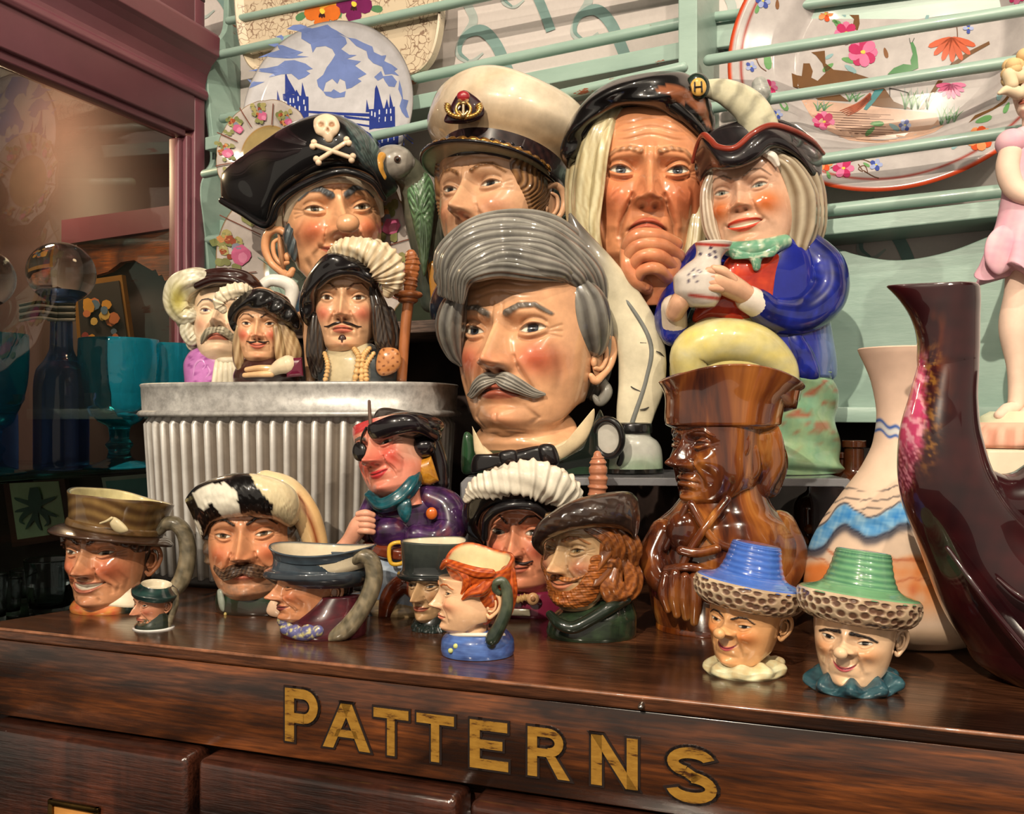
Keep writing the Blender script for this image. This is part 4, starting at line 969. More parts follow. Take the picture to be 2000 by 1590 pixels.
# ---------------------------------------------------------------- white haired old man, hand on chin
def jug_oldman():
    fr = Fr('character_jug', 'large head jug of a frowning old man in black hat resting chin on hand', 'character jug', 1250, .70, ZW)
    hd = Head(fr, 1262, 357, 0, 136, yaw=3, pitch=-2, roll=2, skin=(222, 150, 106), blush=(206, 106, 70), blusha=.6, brow=(196, 140, 100), browt=.04, browa=-.5, brida=1.5, age=1.3, wr=1.2, smile=-.9, mw=.25, nosew=1.15, nosel=1.0, ex=.385, eh=.058, iris=(104, 108, 116), lip=(196, 100, 76), jaw=1.08, width=1.06, fold=1.6, nt=260, nz=240, neck=1.2, blushs=.35,
              creases=[([(.60, .05), (.62, -.4), (.52, -.8)], .04, .05), ([(.40, -.05), (.52, -.2)], .02, .02), ([(.32, -.62), (.36, -.85)], .03, .04), ([(.28, -.36), (.40, -.75)], .03, .03)])
    p = Part(); hd.skin(p); head = p.build('head', GL, fr.e)
    p = Part(); HC = lambda X, Y: mixc((226, 216, 176), (190, 172, 128), .5+.5*np.sin(X*.42+Y*.05+noise2(X, Y, .03)*2))
    T = dict(groove=(7, .08), n=28, m=40, twist=.02)
    fr.tube(p, [(1222, 205, -60, 16), (1180, 245, -72, 24), (1155, 310, -66, 26), (1142, 390, -60, 24), (1150, 460, -60, 22), (1168, 520, -58, 14), (1172, 545, -56, 6)], HC, **T)
    fr.tube(p, [(1150, 280, -30, 28), (1132, 350, -25, 26), (1128, 430, -25, 20), (1146, 500, -30, 14)], HC, **T)
    fr.tube(p, [(1200, 215, -76, 10), (1178, 290, -92, 12), (1168, 370, -84, 12), (1160, 440, -78, 12), (1168, 500, -70, 8)], HC, **T)
    fr.tube(p, [(1372, 285, -40, 12), (1372, 350, -40, 14), (1362, 420, -52, 18), (1356, 480, -56, 20), (1340, 560, -60, 18), (1332, 600, -60, 10)], HC, **T)
    build_each(p, 'hair_lock', GLS, head)
    p = Part(); br = [(1276, 174), (1300, 166), (1340, 172), (1376, 192), (1392, 255), (1374, 238), (1350, 208), (1310, 188)]
    hc = lambda X, Y: mixc((14, 12, 13), (140, 84, 56), inpoly(X, Y, br)*1.0)
    out = [(1094, 301), (1095, 265), (1116, 232), (1146, 192), (1186, 165), (1237, 147), (1291, 140), (1343, 144), (1370, 152), (1385, 198), (1397, 241), (1392, 262), (1380, 273), (1366, 270), (1352, 256), (1321, 232), (1291, 216), (1261, 207), (1225, 203), (1195, 208), (1170, 224), (1148, 250), (1134, 301), (1121, 338), (1106, 322)]
    st = [(1100, 325, 1122, 336, -30, 12), (1094, 290, 1134, 300, -46, 26), (1112, 238, 1150, 252, -66, 34), (1148, 190, 1176, 228, -84, 38), (1192, 160, 1206, 210, -96, 38), (1240, 146, 1240, 206, -104, 38), (1292, 139, 1288, 216, -106, 38), (1340, 143, 1322, 236, -98, 36), (1378, 175, 1350, 258, -80, 30), (1396, 230, 1372, 272, -60, 22), (1394, 262, 1380, 274, -50, 8)]
    fr.strip(p, st, hc, N=100, n=40, fn=lambda X, Y: 5*np.sin((Y+.35*X)*.12))
    hd.shell(p, lambda x, y, z: np.maximum(sst(.95, 1.1, z), sst(.2, 0, y)), .10, (16, 14, 15), z0=-.8)
    for c in ([(1140, 262, -78, 7), (1180, 205, -100, 9), (1240, 180, -118, 10), (1300, 198, -122, 11), (1345, 232, -114, 11), (1378, 268, -90, 8)], [(1112, 300, -40, 8), (1150, 215, -70, 10), (1220, 165, -95, 10), (1300, 152, -100, 10), (1350, 156, -92, 7)]): fr.tube(p, c, (14, 12, 13), m=50)
    hat = p.build('cloth_cap', GL, fr.e)
    p = Part(); fr.ell(p, 1362, 169, -112, (23, 12, 25), (28, 44, 36)); b_ = p.build('badge', GL, hat)
    p = Part(); fr.ell(p, 1364, 170, -121, (15, 6, 17), (212, 164, 82)); f_ = p.build('badge_face', GL, b_)
    for st in ([(1357, 161, -127.5, 1.6), (1357, 178, -127.5, 1.6)], [(1370, 160, -127, 1.6), (1371, 179, -127, 1.6)], [(1357, 170, -128, 1.4), (1370, 169, -128, 1.4)]):
        q = Part(); fr.tube(q, st, (22, 18, 16), n=8, m=6); q.build('letter_stroke', GL, b_)
    p = Part(); fr.tube(p, [(1378, 172, -95, 16), (1420, 182, -80, 26), (1464, 212, -60, 34), (1490, 262, -50, 34), (1496, 340, -40, 30), (1480, 420, -20, 24), (1440, 480, 0, 14)], lambda X, Y: mixc((214, 208, 178), (150, 146, 126), sst(.75, 1, np.abs(np.sin((X+Y*.6)*.07+.2*np.sin(Y*.2))))*.7), n=30, m=50, flat=.55)
    p.build('feather_handle', GL, fr.e)
    p = Part(); fr.tube(p, [(1484, 166, 20, 16), (1486, 182, 20, 19), (1484, 198, 20, 13), (1482, 240, 20, 15), (1480, 290, 20, 18)], lambda X, Y: mixc((150, 152, 148), (190, 190, 184), .5+.5*noise2(X, Y, .4)), n=24); p.build('knob', GL, fr.e)
    # hand: back of the hand, four curled fingers, thumb
    HS = (220, 150, 108); hand = Part()
    hs = lambda X, Y: mixc(HS, (196, 112, 78), .35+.35*noise2(X, Y, .06))
    hd_ = fr.tube(hand, [(1292, 612, -90, 40), (1290, 570, -105, 40), (1286, 530, -122, 44), (1284, 500, -128, 40)], hs, n=30, m=30, flat=.75)
    h = hand.build('hand', GL, fr.e)
    for k, (a, b, c, d, r) in enumerate((((1318, 478), (1282, 462), (1242, 462), (1226, 486), 15), ((1322, 500), (1284, 478), (1244, 480), (1228, 508), 15), ((1318, 526), (1284, 500), (1250, 502), (1236, 528), 14), ((1310, 552), (1284, 526), (1256, 528), (1246, 548), 12))):
        p = Part(); fr.tube(p, [(a[0], a[1], -128, r), (b[0], b[1], -162-2*k, r*.98), (c[0], c[1], -166, r*.9), (d[0], d[1], -150, r*.85), (d[0]+16, d[1]+12, -142, r*.7)], hs, n=18, m=30); p.build('finger', GL, h)
    p = Part(); fr.tube(p, [(1262, 560, -130, 16), (1240, 548, -150, 14), (1226, 520, -155, 13), (1222, 492, -150, 11)], hs, n=18, m=24); p.build('thumb', GL, h)
    p = Part(); fr.loft(p, [(611, 1250, 108, 80, 0), (590, 1250, 112, 84, 0), (560, 1250, 100, 80, 0), (525, 1252, 76, 64, 0)], (150, 96, 64)); p.build('coat', GL, fr.e)
jug_oldman()
# ---------------------------------------------------------------- three jugs on the tub
def jug_mauve():
    fr = Fr('character_jug', 'small head jug in mauve coat with powdered yellow-white wig and white handle', 'character jug', 432, .715, ZT)
    hd = Head(fr, 440, 632, 0, 72, yaw=-14, pitch=14, skin=(238, 206, 172), blush=(222, 140, 110), blusha=.5, brow=(70, 62, 66), browt=.03, age=.8, wr=.5, smile=-.8, iris=(110, 100, 130), nt=170, nz=150, neck=1.1, hook=.8, nose=1.1)
    p = Part(); hd.skin(p); head = p.build('head', GL, fr.e)
    p = Part()
    for sg in (-1, 1):
        for dz, r in ((0, .07), (-.07, .06)): hd.tube(p, [(sg*.02, -.36+dz, .03, r*.8), (sg*.2, -.40+dz, .07, r*1.2), (sg*.38, -.52+dz, .05, r*.9), (sg*.46, -.60+dz, .03, r*.3)], grooves(.9, .3, (206, 196, 170), (128, 120, 100)), surf=True, groove=(5, .15), n=18)
    p.build('moustache', GLS, head)
    WG = lambda X, Y: mixc(mixc((238, 232, 210), (196, 188, 160), .5+.5*np.sin(X*.5+Y*.5)), (222, 208, 96), G(np.hypot(X-347, (Y-585)*.6), 16)*.9)
    p = Part(); T = dict(groove=(6, .12), n=28, m=36, twist=.12)
    fr.tube(p, [(420, 548, -30, 12), (385, 545, -32, 22), (355, 560, -28, 26), (346, 590, -24, 24), (360, 615, -24, 20), (375, 618, -30, 12)], WG, **T)
    fr.tube(p, [(398, 560, -10, 18), (362, 585, -6, 24), (366, 625, -6, 20), (378, 640, -6, 12)], WG, **T)
    fr.tube(p, [(372, 622, -20, 12), (366, 645, -22, 14), (376, 664, -24, 12), (386, 656, -26, 6)], WG, **T)
    fr.tube(p, [(374, 652, -8, 12), (376, 675, -10, 10), (390, 680, -12, 5)], WG, **T)
    fr.tube(p, [(490, 590, 0, 20), (500, 640, 0, 20), (495, 680, 0, 14)], WG, **T)
    p.build('wig', GLS, head)
    p = Part(); fr.pillow(p, [(380, 562), (378, 545), (392, 530), (425, 523), (460, 524), (490, 534), (512, 555), (520, 575), (505, 574), (480, 562), (440, 558), (405, 564)], -36, 26, 50, (46, 22, 18), bend=.003, cxb=445, fn=lambda X, Y: 3*np.sin(Y*.3))
    fr.tube(p, [(386, 558, -55, 8), (420, 546, -66, 9), (460, 550, -66, 8), (505, 572, -44, 6)], (40, 18, 15), m=40); p.build('hat', GL, fr.e)
    p = Part(); fr.tube(p, [(505, 563, 10, 10), (528, 548, 12, 12), (556, 552, 14, 13), (570, 566, 15, 14), (566, 596, 15, 12), (556, 640, 12, 11), (540, 690, 8, 12), (520, 715, 5, 12)], (226, 222, 214), n=18, m=40, flat=.8); fr.tube(p, [(566, 572, 15, 9), (576, 566, 16, 6)], (226, 222, 214)); p.build('handle', GL, fr.e)
    p = Part(); MV = lambda X, Y: mixc((196, 122, 190), (150, 78, 146), sst(.55, .8, np.sin(X*.22+2*np.sin(Y*.12))*np.sin(Y*.2)))
    fr.loft(p, [(754, 436, 72, 50, 0), (745, 436, 74, 52, 0), (715, 434, 74, 52, 0), (690, 436, 66, 48, 4), (676, 440, 48, 40, 6)], MV)
    for c in ([(378, 735, -40, 2), (382, 712, -44, 3), (394, 704, -46, 3), (402, 714, -48, 3), (396, 722, -48, 2)], [(400, 740, -48, 2), (410, 728, -50, 3), (406, 716, -50, 2)], [(384, 700, -38, 2), (392, 690, -38, 2.5), (402, 692, -40, 2)]): fr.tube(p, c, (208, 142, 204), n=8)
    p.build('coat', GL, fr.e)
    p = Part()
    for i in range(6): fr.tube(p, [(424+i*8, 698, -44, 3), (423+i*9.5, 720, -56, 6), (420+i*11, 748, -56, 7)], (226, 216, 192), n=10, m=14)
    fr.tube(p, [(412, 690, -36, 5), (436, 703, -50, 7), (462, 703, -48, 6)], (222, 210, 184)); p.build('cravat', GL, fr.e)
jug_mauve()
def jug_small_musketeer():
    fr = Fr('character_jug', 'smallest jug on the tub, black hat, white plume and maroon book', 'character jug', 525, .668, ZT)
    hd = Head(fr, 510, 644, 0, 58, yaw=-9, skin=(232, 178, 136), blush=(206, 92, 70), blusha=.75, brow=(40, 30, 28), browt=.022, brows=1.6, wr=.3, smile=1.0, mw=.27, iris=(70, 60, 60), nt=170, nz=150, neck=1.0, hook=.5, lip=(204, 104, 84))
    p = Part(); hd.skin(p); head = p.build('head', GL, fr.e)
    p = Part()
    for sg in (-1, 1): hd.tube(p, [(sg*.05, -.40, .02, .018), (sg*.2, -.42, .025, .03), (sg*.36, -.38, .02, .012)], (30, 22, 20), surf=True)
    p.build('moustache', GL, head)
    p = Part(); HC = grooves(.5, .1, (208, 178, 134), (150, 116, 78)); T = dict(groove=(6, .1), n=26, m=30)
    fr.tube(p, [(552, 630, -20, 12), (562, 660, -18, 16), (570, 690, -14, 18), (568, 710, -12, 12)], HC, **T)
    fr.tube(p, [(540, 640, -34, 7), (545, 675, -36, 9), (548, 700, -32, 9)], HC, **T)
    fr.tube(p, [(468, 640, -22, 8), (464, 675, -22, 10), (466, 705, -24, 10), (468, 718, -24, 7)], HC, **T)
    build_each(p, 'hair_lock', GLS, head)
    p = Part(); out = [(443, 610), (453, 592), (472, 582), (483, 567), (516, 566), (557, 584), (580, 612), (590, 640), (588, 652), (574, 643), (544, 624), (519, 609), (497, 604), (475, 610), (464, 625), (464, 648), (453, 636)]
    st = [(452, 648, 464, 650, -18, 6), (444, 615, 464, 622, -26, 12), (455, 590, 474, 608, -36, 18), (482, 568, 492, 605, -46, 22), (516, 564, 516, 609, -50, 22), (552, 580, 538, 621, -44, 22), (580, 608, 562, 636, -32, 18), (590, 642, 576, 648, -20, 8)]
    fr.strip(p, st, (22, 20, 20), N=80, n=32, fn=lambda X, Y: 3*np.sin((X+Y)*.16)); fr.ell(p, 516, 594, 12, (52, 46, 28), (20, 18, 18)); p.build('hat', GL, fr.e)
    p = Part(); plume(fr, p, [(436, 606, -48, 7), (428, 594, -52, 11), (436, 578, -54, 13), (456, 568, -54, 14), (476, 564, -50, 12), (488, 566, -44, 6)], (226, 212, 184), m=60); p.build('plume', GL, fr.e)
    p = Part(); fr.tube(p, [(607, 746, -8, 9), (602, 690, -8, 8), (598, 640, -8, 8), (594, 622, -8, 9)], (196, 150, 112), n=16); fr.tube(p, [(580, 618, -10, 8), (594, 617, -10, 10), (608, 622, -8, 8)], (190, 142, 104), n=16); p.build('staff_handle', GL, fr.e)
    p = Part(); fr.loft(p, [(752, 522, 64, 46, 0), (735, 522, 66, 48, 0), (715, 520, 56, 42, 2), (702, 515, 38, 34, 4)], (62, 34, 30)); p.build('coat', GL, fr.e)
    p = Part(); fr.tube(p, [(482, 722, -48, 5), (505, 719, -56, 6), (530, 720, -56, 7)], (218, 176, 130)); fr.tube(p, [(478, 733, -48, 5), (505, 731, -58, 6), (530, 730, -58, 7)], (222, 180, 134)); build_each(p, 'finger', GL, fr.e)
    p = Part(); fr.tube(p, [(530, 726, -54, 9), (548, 716, -58, 15), (562, 712, -58, 18)], (226, 206, 174), n=18); p.build('sleeve', GL, fr.e)
    p = Part(); fr.pillow(p, [(556, 700), (590, 698), (593, 735), (560, 738)], -58, 11, 30, (96, 20, 46), sm=False, p=.25); p.build('book', GL, fr.e)
jug_small_musketeer()
def jug_musketeer():
    fr = Fr('character_jug', 'medium musketeer jug on the tub, drooping cream plume and brown sword handle', 'character jug', 700, .66, ZT)
    hd = Head(fr, 676, 598, 0, 80, yaw=-7, skin=(236, 184, 142), blush=(208, 100, 78), blusha=.7, brow=(120, 74, 48), browt=.022, brows=1.9, browa=.1, wr=.7, smile=-.25, mw=.23, iris=(96, 66, 48), nt=210, nz=190, neck=1.0, eh=.065, hook=.5, width=.94, lip=(206, 110, 88), dimple=.8)
    p = Part(); hd.skin(p); head = p.build('head', GL, fr.e)
    p = Part()
    for sg in (-1, 1): hd.tube(p, [(sg*.04, -.385, .02, .018), (sg*.18, -.42, .03, .032), (sg*.34, -.47, .025, .022), (sg*.44, -.47, .02, .01)], (34, 22, 20), surf=True)
    hd.ell(p, 0, -.03, -.80, (.10, .05, .13), (60, 34, 26), surf=True); p.build('moustache', GL, head)
    p = Part(); HC = lambda X, Y: mixc((78, 66, 56), (34, 26, 24), .5+.5*np.sin(X*.7+.2*Y)); T = dict(groove=(7, .14), n=30, m=36, twist=.05)
    for c in ([(728, 560, -30, 10), (742, 610, -30, 18), (750, 655, -24, 20), (752, 682, -22, 16)], [(738, 600, -46, 7), (744, 640, -46, 10), (748, 668, -44, 12), (756, 680, -42, 8)], [(758, 610, -10, 12), (766, 650, -8, 14), (770, 676, -8, 10)], [(618, 620, -30, 10), (618, 660, -32, 14), (620, 695, -30, 14), (626, 718, -28, 10)], [(612, 640, -14, 10), (610, 690, -14, 12), (618, 730, -12, 10)]): fr.tube(p, c, HC, **T)
    build_each(p, 'hair_lock', GLS, head)
    p = Part(); out = [(585, 608), (588, 575), (601, 542), (621, 512), (640, 493), (670, 500), (705, 512), (735, 530), (742, 565), (733, 572), (718, 553), (695, 544), (667, 539), (640, 546), (622, 562), (614, 603), (616, 634), (607, 644), (590, 627)]
    st = [(592, 634, 612, 642, -16, 8), (584, 600, 614, 612, -28, 20), (590, 562, 622, 566, -46, 28), (610, 524, 644, 545, -60, 30), (642, 494, 668, 539, -70, 30), (690, 500, 694, 543, -72, 30), (728, 524, 716, 552, -60, 26), (744, 556, 730, 570, -44, 14)]
    fr.strip(p, st, (20, 17, 19), N=80, n=36, fn=lambda X, Y: 4*np.sin((X*.6+Y)*.13))
    fr.ell(p, 682, 530, 18, (68, 60, 32), (18, 16, 17)); fr.tube(p, [(620, 560, -66, 6), (650, 536, -88, 8), (690, 530, -90, 9), (724, 548, -74, 7)], (26, 22, 24), m=40); p.build('hat', GL, fr.e)
    p = Part(); plume(fr, p, [(645, 496, -62, 7), (664, 486, -74, 16), (696, 484, -86, 20), (730, 496, -86, 28), (756, 524, -76, 31), (764, 552, -66, 24), (758, 572, -60, 10)], lambda X, Y: mixc((232, 216, 186), (196, 168, 128), .35+.35*np.sin(X*.35+Y*.12)), m=110, n=44, rip=.06); p.build('plume', GL, fr.e)
    BRN = (156, 92, 52)
    p = Part(); plume(fr, p, [(803, 498, -10, 11), (805, 515, -10, 14), (803, 540, -10, 14), (800, 562, -10, 13)], BRN, m=60, rip=.06, k=1.6, flat=.9, n=24); h = p.build('sword_hilt', GL, fr.e)
    p = Part(); fr.ell(p, 797, 576, -10, (29, 20, 10), BRN); fr.ell(p, 797, 586, -10, (20, 16, 9), BRN); p.build('guard', GL, h)
    p = Part(); fr.tube(p, [(797, 590, -10, 11), (791, 650, -14, 10.5), (784, 748, -14, 10)], (170, 104, 62), n=18); p.build('blade', GL, h)
    p = Part(); fr.loft(p, [(750, 700, 78, 54, 0), (735, 700, 80, 56, 0), (705, 698, 76, 54, 2), (685, 692, 56, 46, 4), (672, 686, 42, 40, 6)], lambda X, Y: mixc((52, 58, 60), (200, 184, 148), sst(64, 50, np.abs(X-678)*1.4)), n=60); coat = p.build('coat', GL, fr.e)
    p = Part()
    for c in ([(634, 690, -42, 4), (640, 715, -52, 4.5), (634, 748, -52, 4.5)], [(692, 682, -50, 5), (700, 700, -58, 5.5), (692, 748, -58, 5)], [(722, 680, -38, 4), (708, 700, -54, 5.5), (706, 748, -58, 5)], [(730, 690, -40, 4), (715, 715, -56, 5), (716, 748, -58, 5)]):
        plume(fr, p, c, (214, 170, 112), m=50, rip=.22, k=2.6, flat=1, n=12, gd=0)
    build_each(p, 'rope_trim', GL, coat)
    p = Part(); fr.pillow(p, [(744, 682), (775, 682), (784, 708), (770, 728), (744, 734), (734, 715)], -50, 12, 14, lambda X, Y: mixc((190, 128, 78), (120, 66, 34), sst(.5, .8, np.sin(X*.35)*np.cos(Y*.4)))); p.build('shield', GL, coat)
jug_musketeer()
# ================================================================ jugs on the chest
DK1 = lambda cx, base_y, r: None
def frd(name, label, cat, cx, depth, group=None): return Fr(name, label, cat, cx, depth, DESK, group)
HANDLE = lambda X, Y: mixc((150, 136, 110), (84, 78, 62), .5+.6*noise2(X, Y, .13))
def hatring(A, T): return None
def jug_brownhat():
    fr = frd('character_jug', 'smiling head jug in brown hat with olive rim at the left end', 'character jug', 218, .585)
    hd = Head(fr, 210, 1100, 0, 88, yaw=-33, pitch=2, roll=0, skin=(222, 158, 116), blush=(188, 84, 56), blusha=.7, blushs=.3, brow=(84, 52, 32), browt=.045, brows=1.5, browa=.0, age=1.3, wr=1.5, smile=.9, mw=.34, open=.055, teeth=True, lipt=.8, nose=.95, nosew=1.25, ex=.41, squint=.35, cheek=1.4, fold=1.6, nt=220, nz=200, neck=1.2, iris=(84, 66, 50), lip=(190, 110, 88), deep=1.1, zmax=.85, ball=.05,
              creases=[([(.46, -.28), (.58, -.5), (.50, -.72)], .025, .03), ([(.60, -.1), (.68, -.4), (.6, -.7)], .03, .03), ([(.22, -.74), (.3, -.86)], .03, .03)])
    p = Part(); hd.skin(p); head = p.build('head', GLS, fr.e)
    p = Part(); hd.ear(p, 1, z=-.10, f=-.25, col=(206, 134, 92)); p.build('ear', GLS, head)
    p = Part(); HR = lambda x, y, z: mixc((98, 58, 36), (54, 32, 24), .5+.5*np.sin(30*y+12*z))
    hd.shell(p, lambda x, y, z: sst(.50, .60, z+.55*np.abs(x)**2)*sst(-.3, .1, z+0*x)+sst(.35, .2, y)*sst(.05, .2, z), .06, HR, lambda x, y, z: .03*np.sin(30*y+12*z+4*x), z0=-.4, z1=.72)
    hd.shell(p, lambda x, y, z: sst(.25, .05, y)*sst(-.9, -.7, z)*sst(.0, -.2, y+.0*x), .06, HR, lambda x, y, z: .03*np.sin(30*y+12*z), z0=-.9, z1=.6); p.build('hair', GLS, head)
    TI = dict(tilt=4, roll=9)
    BC = lambda A, T, P: mixc((140, 110, 66), (92, 66, 40), .5+.5*np.sin(P[2]*26+3*np.sin(A*3)))
    p = Part(); hd.lathe(p, [(.56, .92, 1.04), (.66, .95, 1.06), (.82, .97, 1.08), (1.08, 1.03, 1.13), (1.34, 1.10, 1.19), (1.38, 1.09, 1.18), (1.36, 1.02, 1.11), (1.1, .96, 1.05), (.9, .7, .8)], BC, fn=lambda X, Y, Z, A, T: (X, Y, Z+.05*np.sin(2*A+.5)*sst(.4, .65, T)+.012*np.sin(A*5)), inner=((206, 194, 142), .70), n=90, m=64, **TI); hat = p.build('hat_crown', GLS, fr.e)
    p = Part(); brim(hd, p, .58, .95, 1.06, lambda a: .30+.10*np.clip(np.sin(a), 0, 1), lambda A, T, P: mixc((124, 94, 56), (66, 44, 34), sst(.30, .5, T)), dz=lambda a: -.10+.05*np.sin(2*a), th=.09, **TI); p.build('hat_brim', GLS, hat)
    p = Part(); hd.lathe(p, [(.60, .97, 1.08), (.66, 1.01, 1.12), (.74, 1.0, 1.11), (.78, .97, 1.08)], (110, 82, 48), **TI); p.build('hat_band', GLS, hat)
    p = Part(); fr.pillow(p, [(214, 1022), (220, 1010), (232, 1014), (247, 1028), (250, 1038), (236, 1042), (222, 1036)], -98, 8, 10, (206, 190, 150)); fr.tube(p, [(196, 1022, -96, 2), (208, 1018, -102, 2.5), (218, 1012, -102, 3)], (206, 190, 150)); p.build('feather', GL, hat)
    p = Part(); fr.tube(p, [(308, 1036, 10, 13), (322, 1024, 12, 14), (344, 1024, 12, 15), (362, 1046, 12, 16), (367, 1085, 10, 17), (358, 1125, 8, 17), (342, 1150, 4, 16), (318, 1162, 0, 15), (290, 1170, 0, 14)], HANDLE, n=20, m=50); p.build('handle', GLS, fr.e)
    p = Part(); RD = lambda X, Y: mixc(mixc((196, 84, 52), (206, 150, 70), .5+.5*noise2(X, Y, .2)), (26, 38, 34), sst(225, 245, X))
    fr.loft(p, [(1192, 212, 70, 54, 0), (1184, 212, 72, 56, 0), (1172, 214, 68, 52, 0), (1164, 216, 56, 44, 0)], RD); p.build('scarf', GL, fr.e)
    p = Part(); fr.loft(p, [(1180, 216, 66, 50, 0), (1172, 216, 70, 54, 0), (1158, 222, 62, 46, 0), (1140, 230, 48, 38, 0)], (226, 212, 186), fn=lambda V, a, t: V+np.stack([0*a, 0*a, .0015*np.sin(a*3)], -1)); p.build('collar', GL, fr.e)
jug_brownhat()
def jug_tiny():
    fr = frd('character_jug', 'tiny bearded head jug with dark teal cap at the front left', 'character jug', 300, .535)
    hd = Head(fr, 296, 1189, 0, 36, yaw=-52, pitch=-2, skin=(206, 142, 108), blush=(172, 84, 62), blusha=.7, brow=(104, 66, 48), nose=1.3, hook=.8, nt=150, nz=130, wr=1.3, age=1.2, squint=.3, deep=1.1, smile=-.2, zmax=.85)
    def pt(X, Y, Z, C): return mixc(C, (70, 66, 48), sst(-.62, -.76, Z+.25*(Y < .3)-.2*noise2(X*9, Z*9, 1))*.9)
    p = Part(); hd.skin(p, pt); head = p.build('head', GLS, fr.e)
    p = Part(); hd.ear(p, 1, z=-.05, f=-.25, col=(206, 140, 104)); p.build('ear', GLS, head)
    TL = lambda A, T, P: mixc((38, 66, 62), (20, 40, 40), .5+.5*np.sin(P[2]*14+A*3))
    p = Part(); hd.lathe(p, [(.50, .98, 1.08), (.62, 1.14, 1.24), (.82, 1.18, 1.28), (.96, 1.05, 1.15), (1.08, .9, 1.0), (1.22, .74, .86), (1.24, .72, .84), (1.15, .62, .74), (.9, .5, .6)], TL, tilt=3, roll=14, inner=((226, 214, 186), .74), m=60); p.build('cap', GLS, fr.e)
    p = Part(); fr.tube(p, [(322, 1160, 2, 6), (332, 1152, 3, 6.5), (341, 1158, 3, 7), (342, 1180, 3, 7), (334, 1205, 2, 6.5), (328, 1222, 0, 7)], HANDLE, n=14, m=36); p.build('handle', GLS, fr.e)
    p = Part(); fr.loft(p, [(1226, 298, 34, 28, 0), (1221, 298, 34, 28, 0), (1210, 302, 29, 24, 0), (1196, 306, 22, 20, 0)], lambda X, Y: mixc((50, 56, 42), (30, 40, 36), .5+.5*noise2(X, Y, .3)), n=40); p.build('collar', GLS, fr.e)
    p = Part(); fr.loft(p, [(1226.5, 300, 40, 30, 0), (1224.5, 300, 40, 30, 0)], (226, 224, 220), n=40); p.build('foot_rim', GL, fr.e)
jug_tiny()
def jug_furhat():
    fr = frd('character_jug', 'head jug with black and white hat, brown moustache and horn handle', 'character jug', 500, .585)
    hd = Head(fr, 492, 1070, 0, 100, yaw=-13, pitch=3, roll=-3, skin=(216, 150, 108), blush=(196, 92, 60), blusha=.6, brow=(50, 36, 30), browt=.03, brows=1.5, squint=.55, age=.8, wr=.5, mw=.36, smile=.5, nose=1.15, nosew=1.15, ex=.38, nt=220, nz=200, iris=(110, 84, 56), jaw=1.08, fold=1.2, zmax=1.0)
    def pt(X, Y, Z, C): return mixc(C, (142, 116, 98), sst(-.55, -.78, Z)*sst(-1.2, -.9, Z)*(.45+.3*noise2(X*14, Z*14, 1))*(Y > 0))
    p = Part(); hd.skin(p, pt); head = p.build('head', GL, fr.e)
    p = Part()
    for sg in (-1, 1):
        for dz, r, o in ((0, .075, .05), (-.07, .06, .05)): hd.tube(p, [(sg*.01, -.40+dz, o, r*.7), (sg*.18, -.43+dz, o+.04, r*1.15), (sg*.38, -.50+dz*.8, o+.02, r*1.0), (sg*.56, -.42+dz*.4, .03, r*.6), (sg*.60, -.36, .02, r*.2)], grooves(.8, .35, (108, 82, 62), (54, 38, 32)), surf=True, groove=(6, .16), n=24, m=28)
    p.build('moustache', GLS, head)
    p = Part(); hd.shell(p, lambda x, y, z: sst(.42, .28, y)*sst(-.55, -.3, z-.4*np.minimum(y, 0)), .07, lambda x, y, z: mixc((124, 96, 72), (80, 62, 50), .5+.5*np.sin(22*z+14*y)), lambda x, y, z: .03*np.sin(22*z+14*y), z0=-.8, z1=.75); p.build('hair', GLS, head)
    p = Part()
    W = [[(375, 965), (402, 948), (438, 940), (460, 958), (472, 1010), (440, 1016), (412, 982), (396, 996), (388, 990)], [(380, 1015), (390, 1020), (398, 1062), (384, 1052)]]
    BK = [[(462, 920), (484, 922), (500, 955), (534, 985), (530, 1016), (475, 1014), (470, 960)]]
    WR = [[(484, 918), (600, 930), (600, 1040), (532, 1030), (532, 985), (500, 950)]]
    def hc(X, Y):
        c = np.tile(np.array((14, 12, 12), float), X.shape+(1,)); j = 3*noise2(X, Y, .4)
        for P in W: c[inpoly(X+j, Y+j, P)] = (232, 226, 208)
        for P in WR: c[inpoly(X+j, Y+j, P)] = (222, 206, 166)
        return c
    st = [(366, 985, 392, 1052, -30, 14), (362, 975, 398, 1050, -38, 26), (382, 950, 412, 1024, -58, 34), (418, 934, 440, 1014, -74, 38), (460, 924, 474, 1010, -82, 40), (504, 926, 506, 1012, -82, 40), (548, 938, 536, 1016, -70, 38), (578, 960, 556, 1026, -54, 32), (592, 1000, 574, 1034, -36, 20)]
    fr.strip(p, st, hc, N=90, n=44, fn=lambda X, Y: 2.5*noise2(X, Y, .5)); fr.ell(p, 488, 985, 6, (98, 74, 56), hc); p.build('fur_hat', GL, fr.e)
    HN = lambda X, Y: mixc(mixc((224, 200, 156), (214, 174, 120), sst(560, 620, X)), (132, 62, 30), np.maximum(G(X-(578+.40*(Y-960)+6*np.sin((Y-960)*.03)), 4.5)*sst(955, 968, Y), G(X-(540+.9*(Y-950)), 4)*sst(1000, 985, Y)*sst(945, 960, Y)))
    p = Part(); fr.tube(p, [(520, 944, -20, 26), (560, 962, -18, 30), (596, 1005, -14, 28), (616, 1060, -8, 24), (622, 1110, -4, 19), (612, 1150, 0, 14), (596, 1172, 0, 10)], HN, n=30, m=60, flat=.8); p.build('powder_horn_handle', GL, fr.e)
    p = Part(); GNc = lambda X, Y: mixc((36, 52, 36), (52, 42, 34), sst(1165, 1200, Y)+.3*noise2(X, Y, .1))
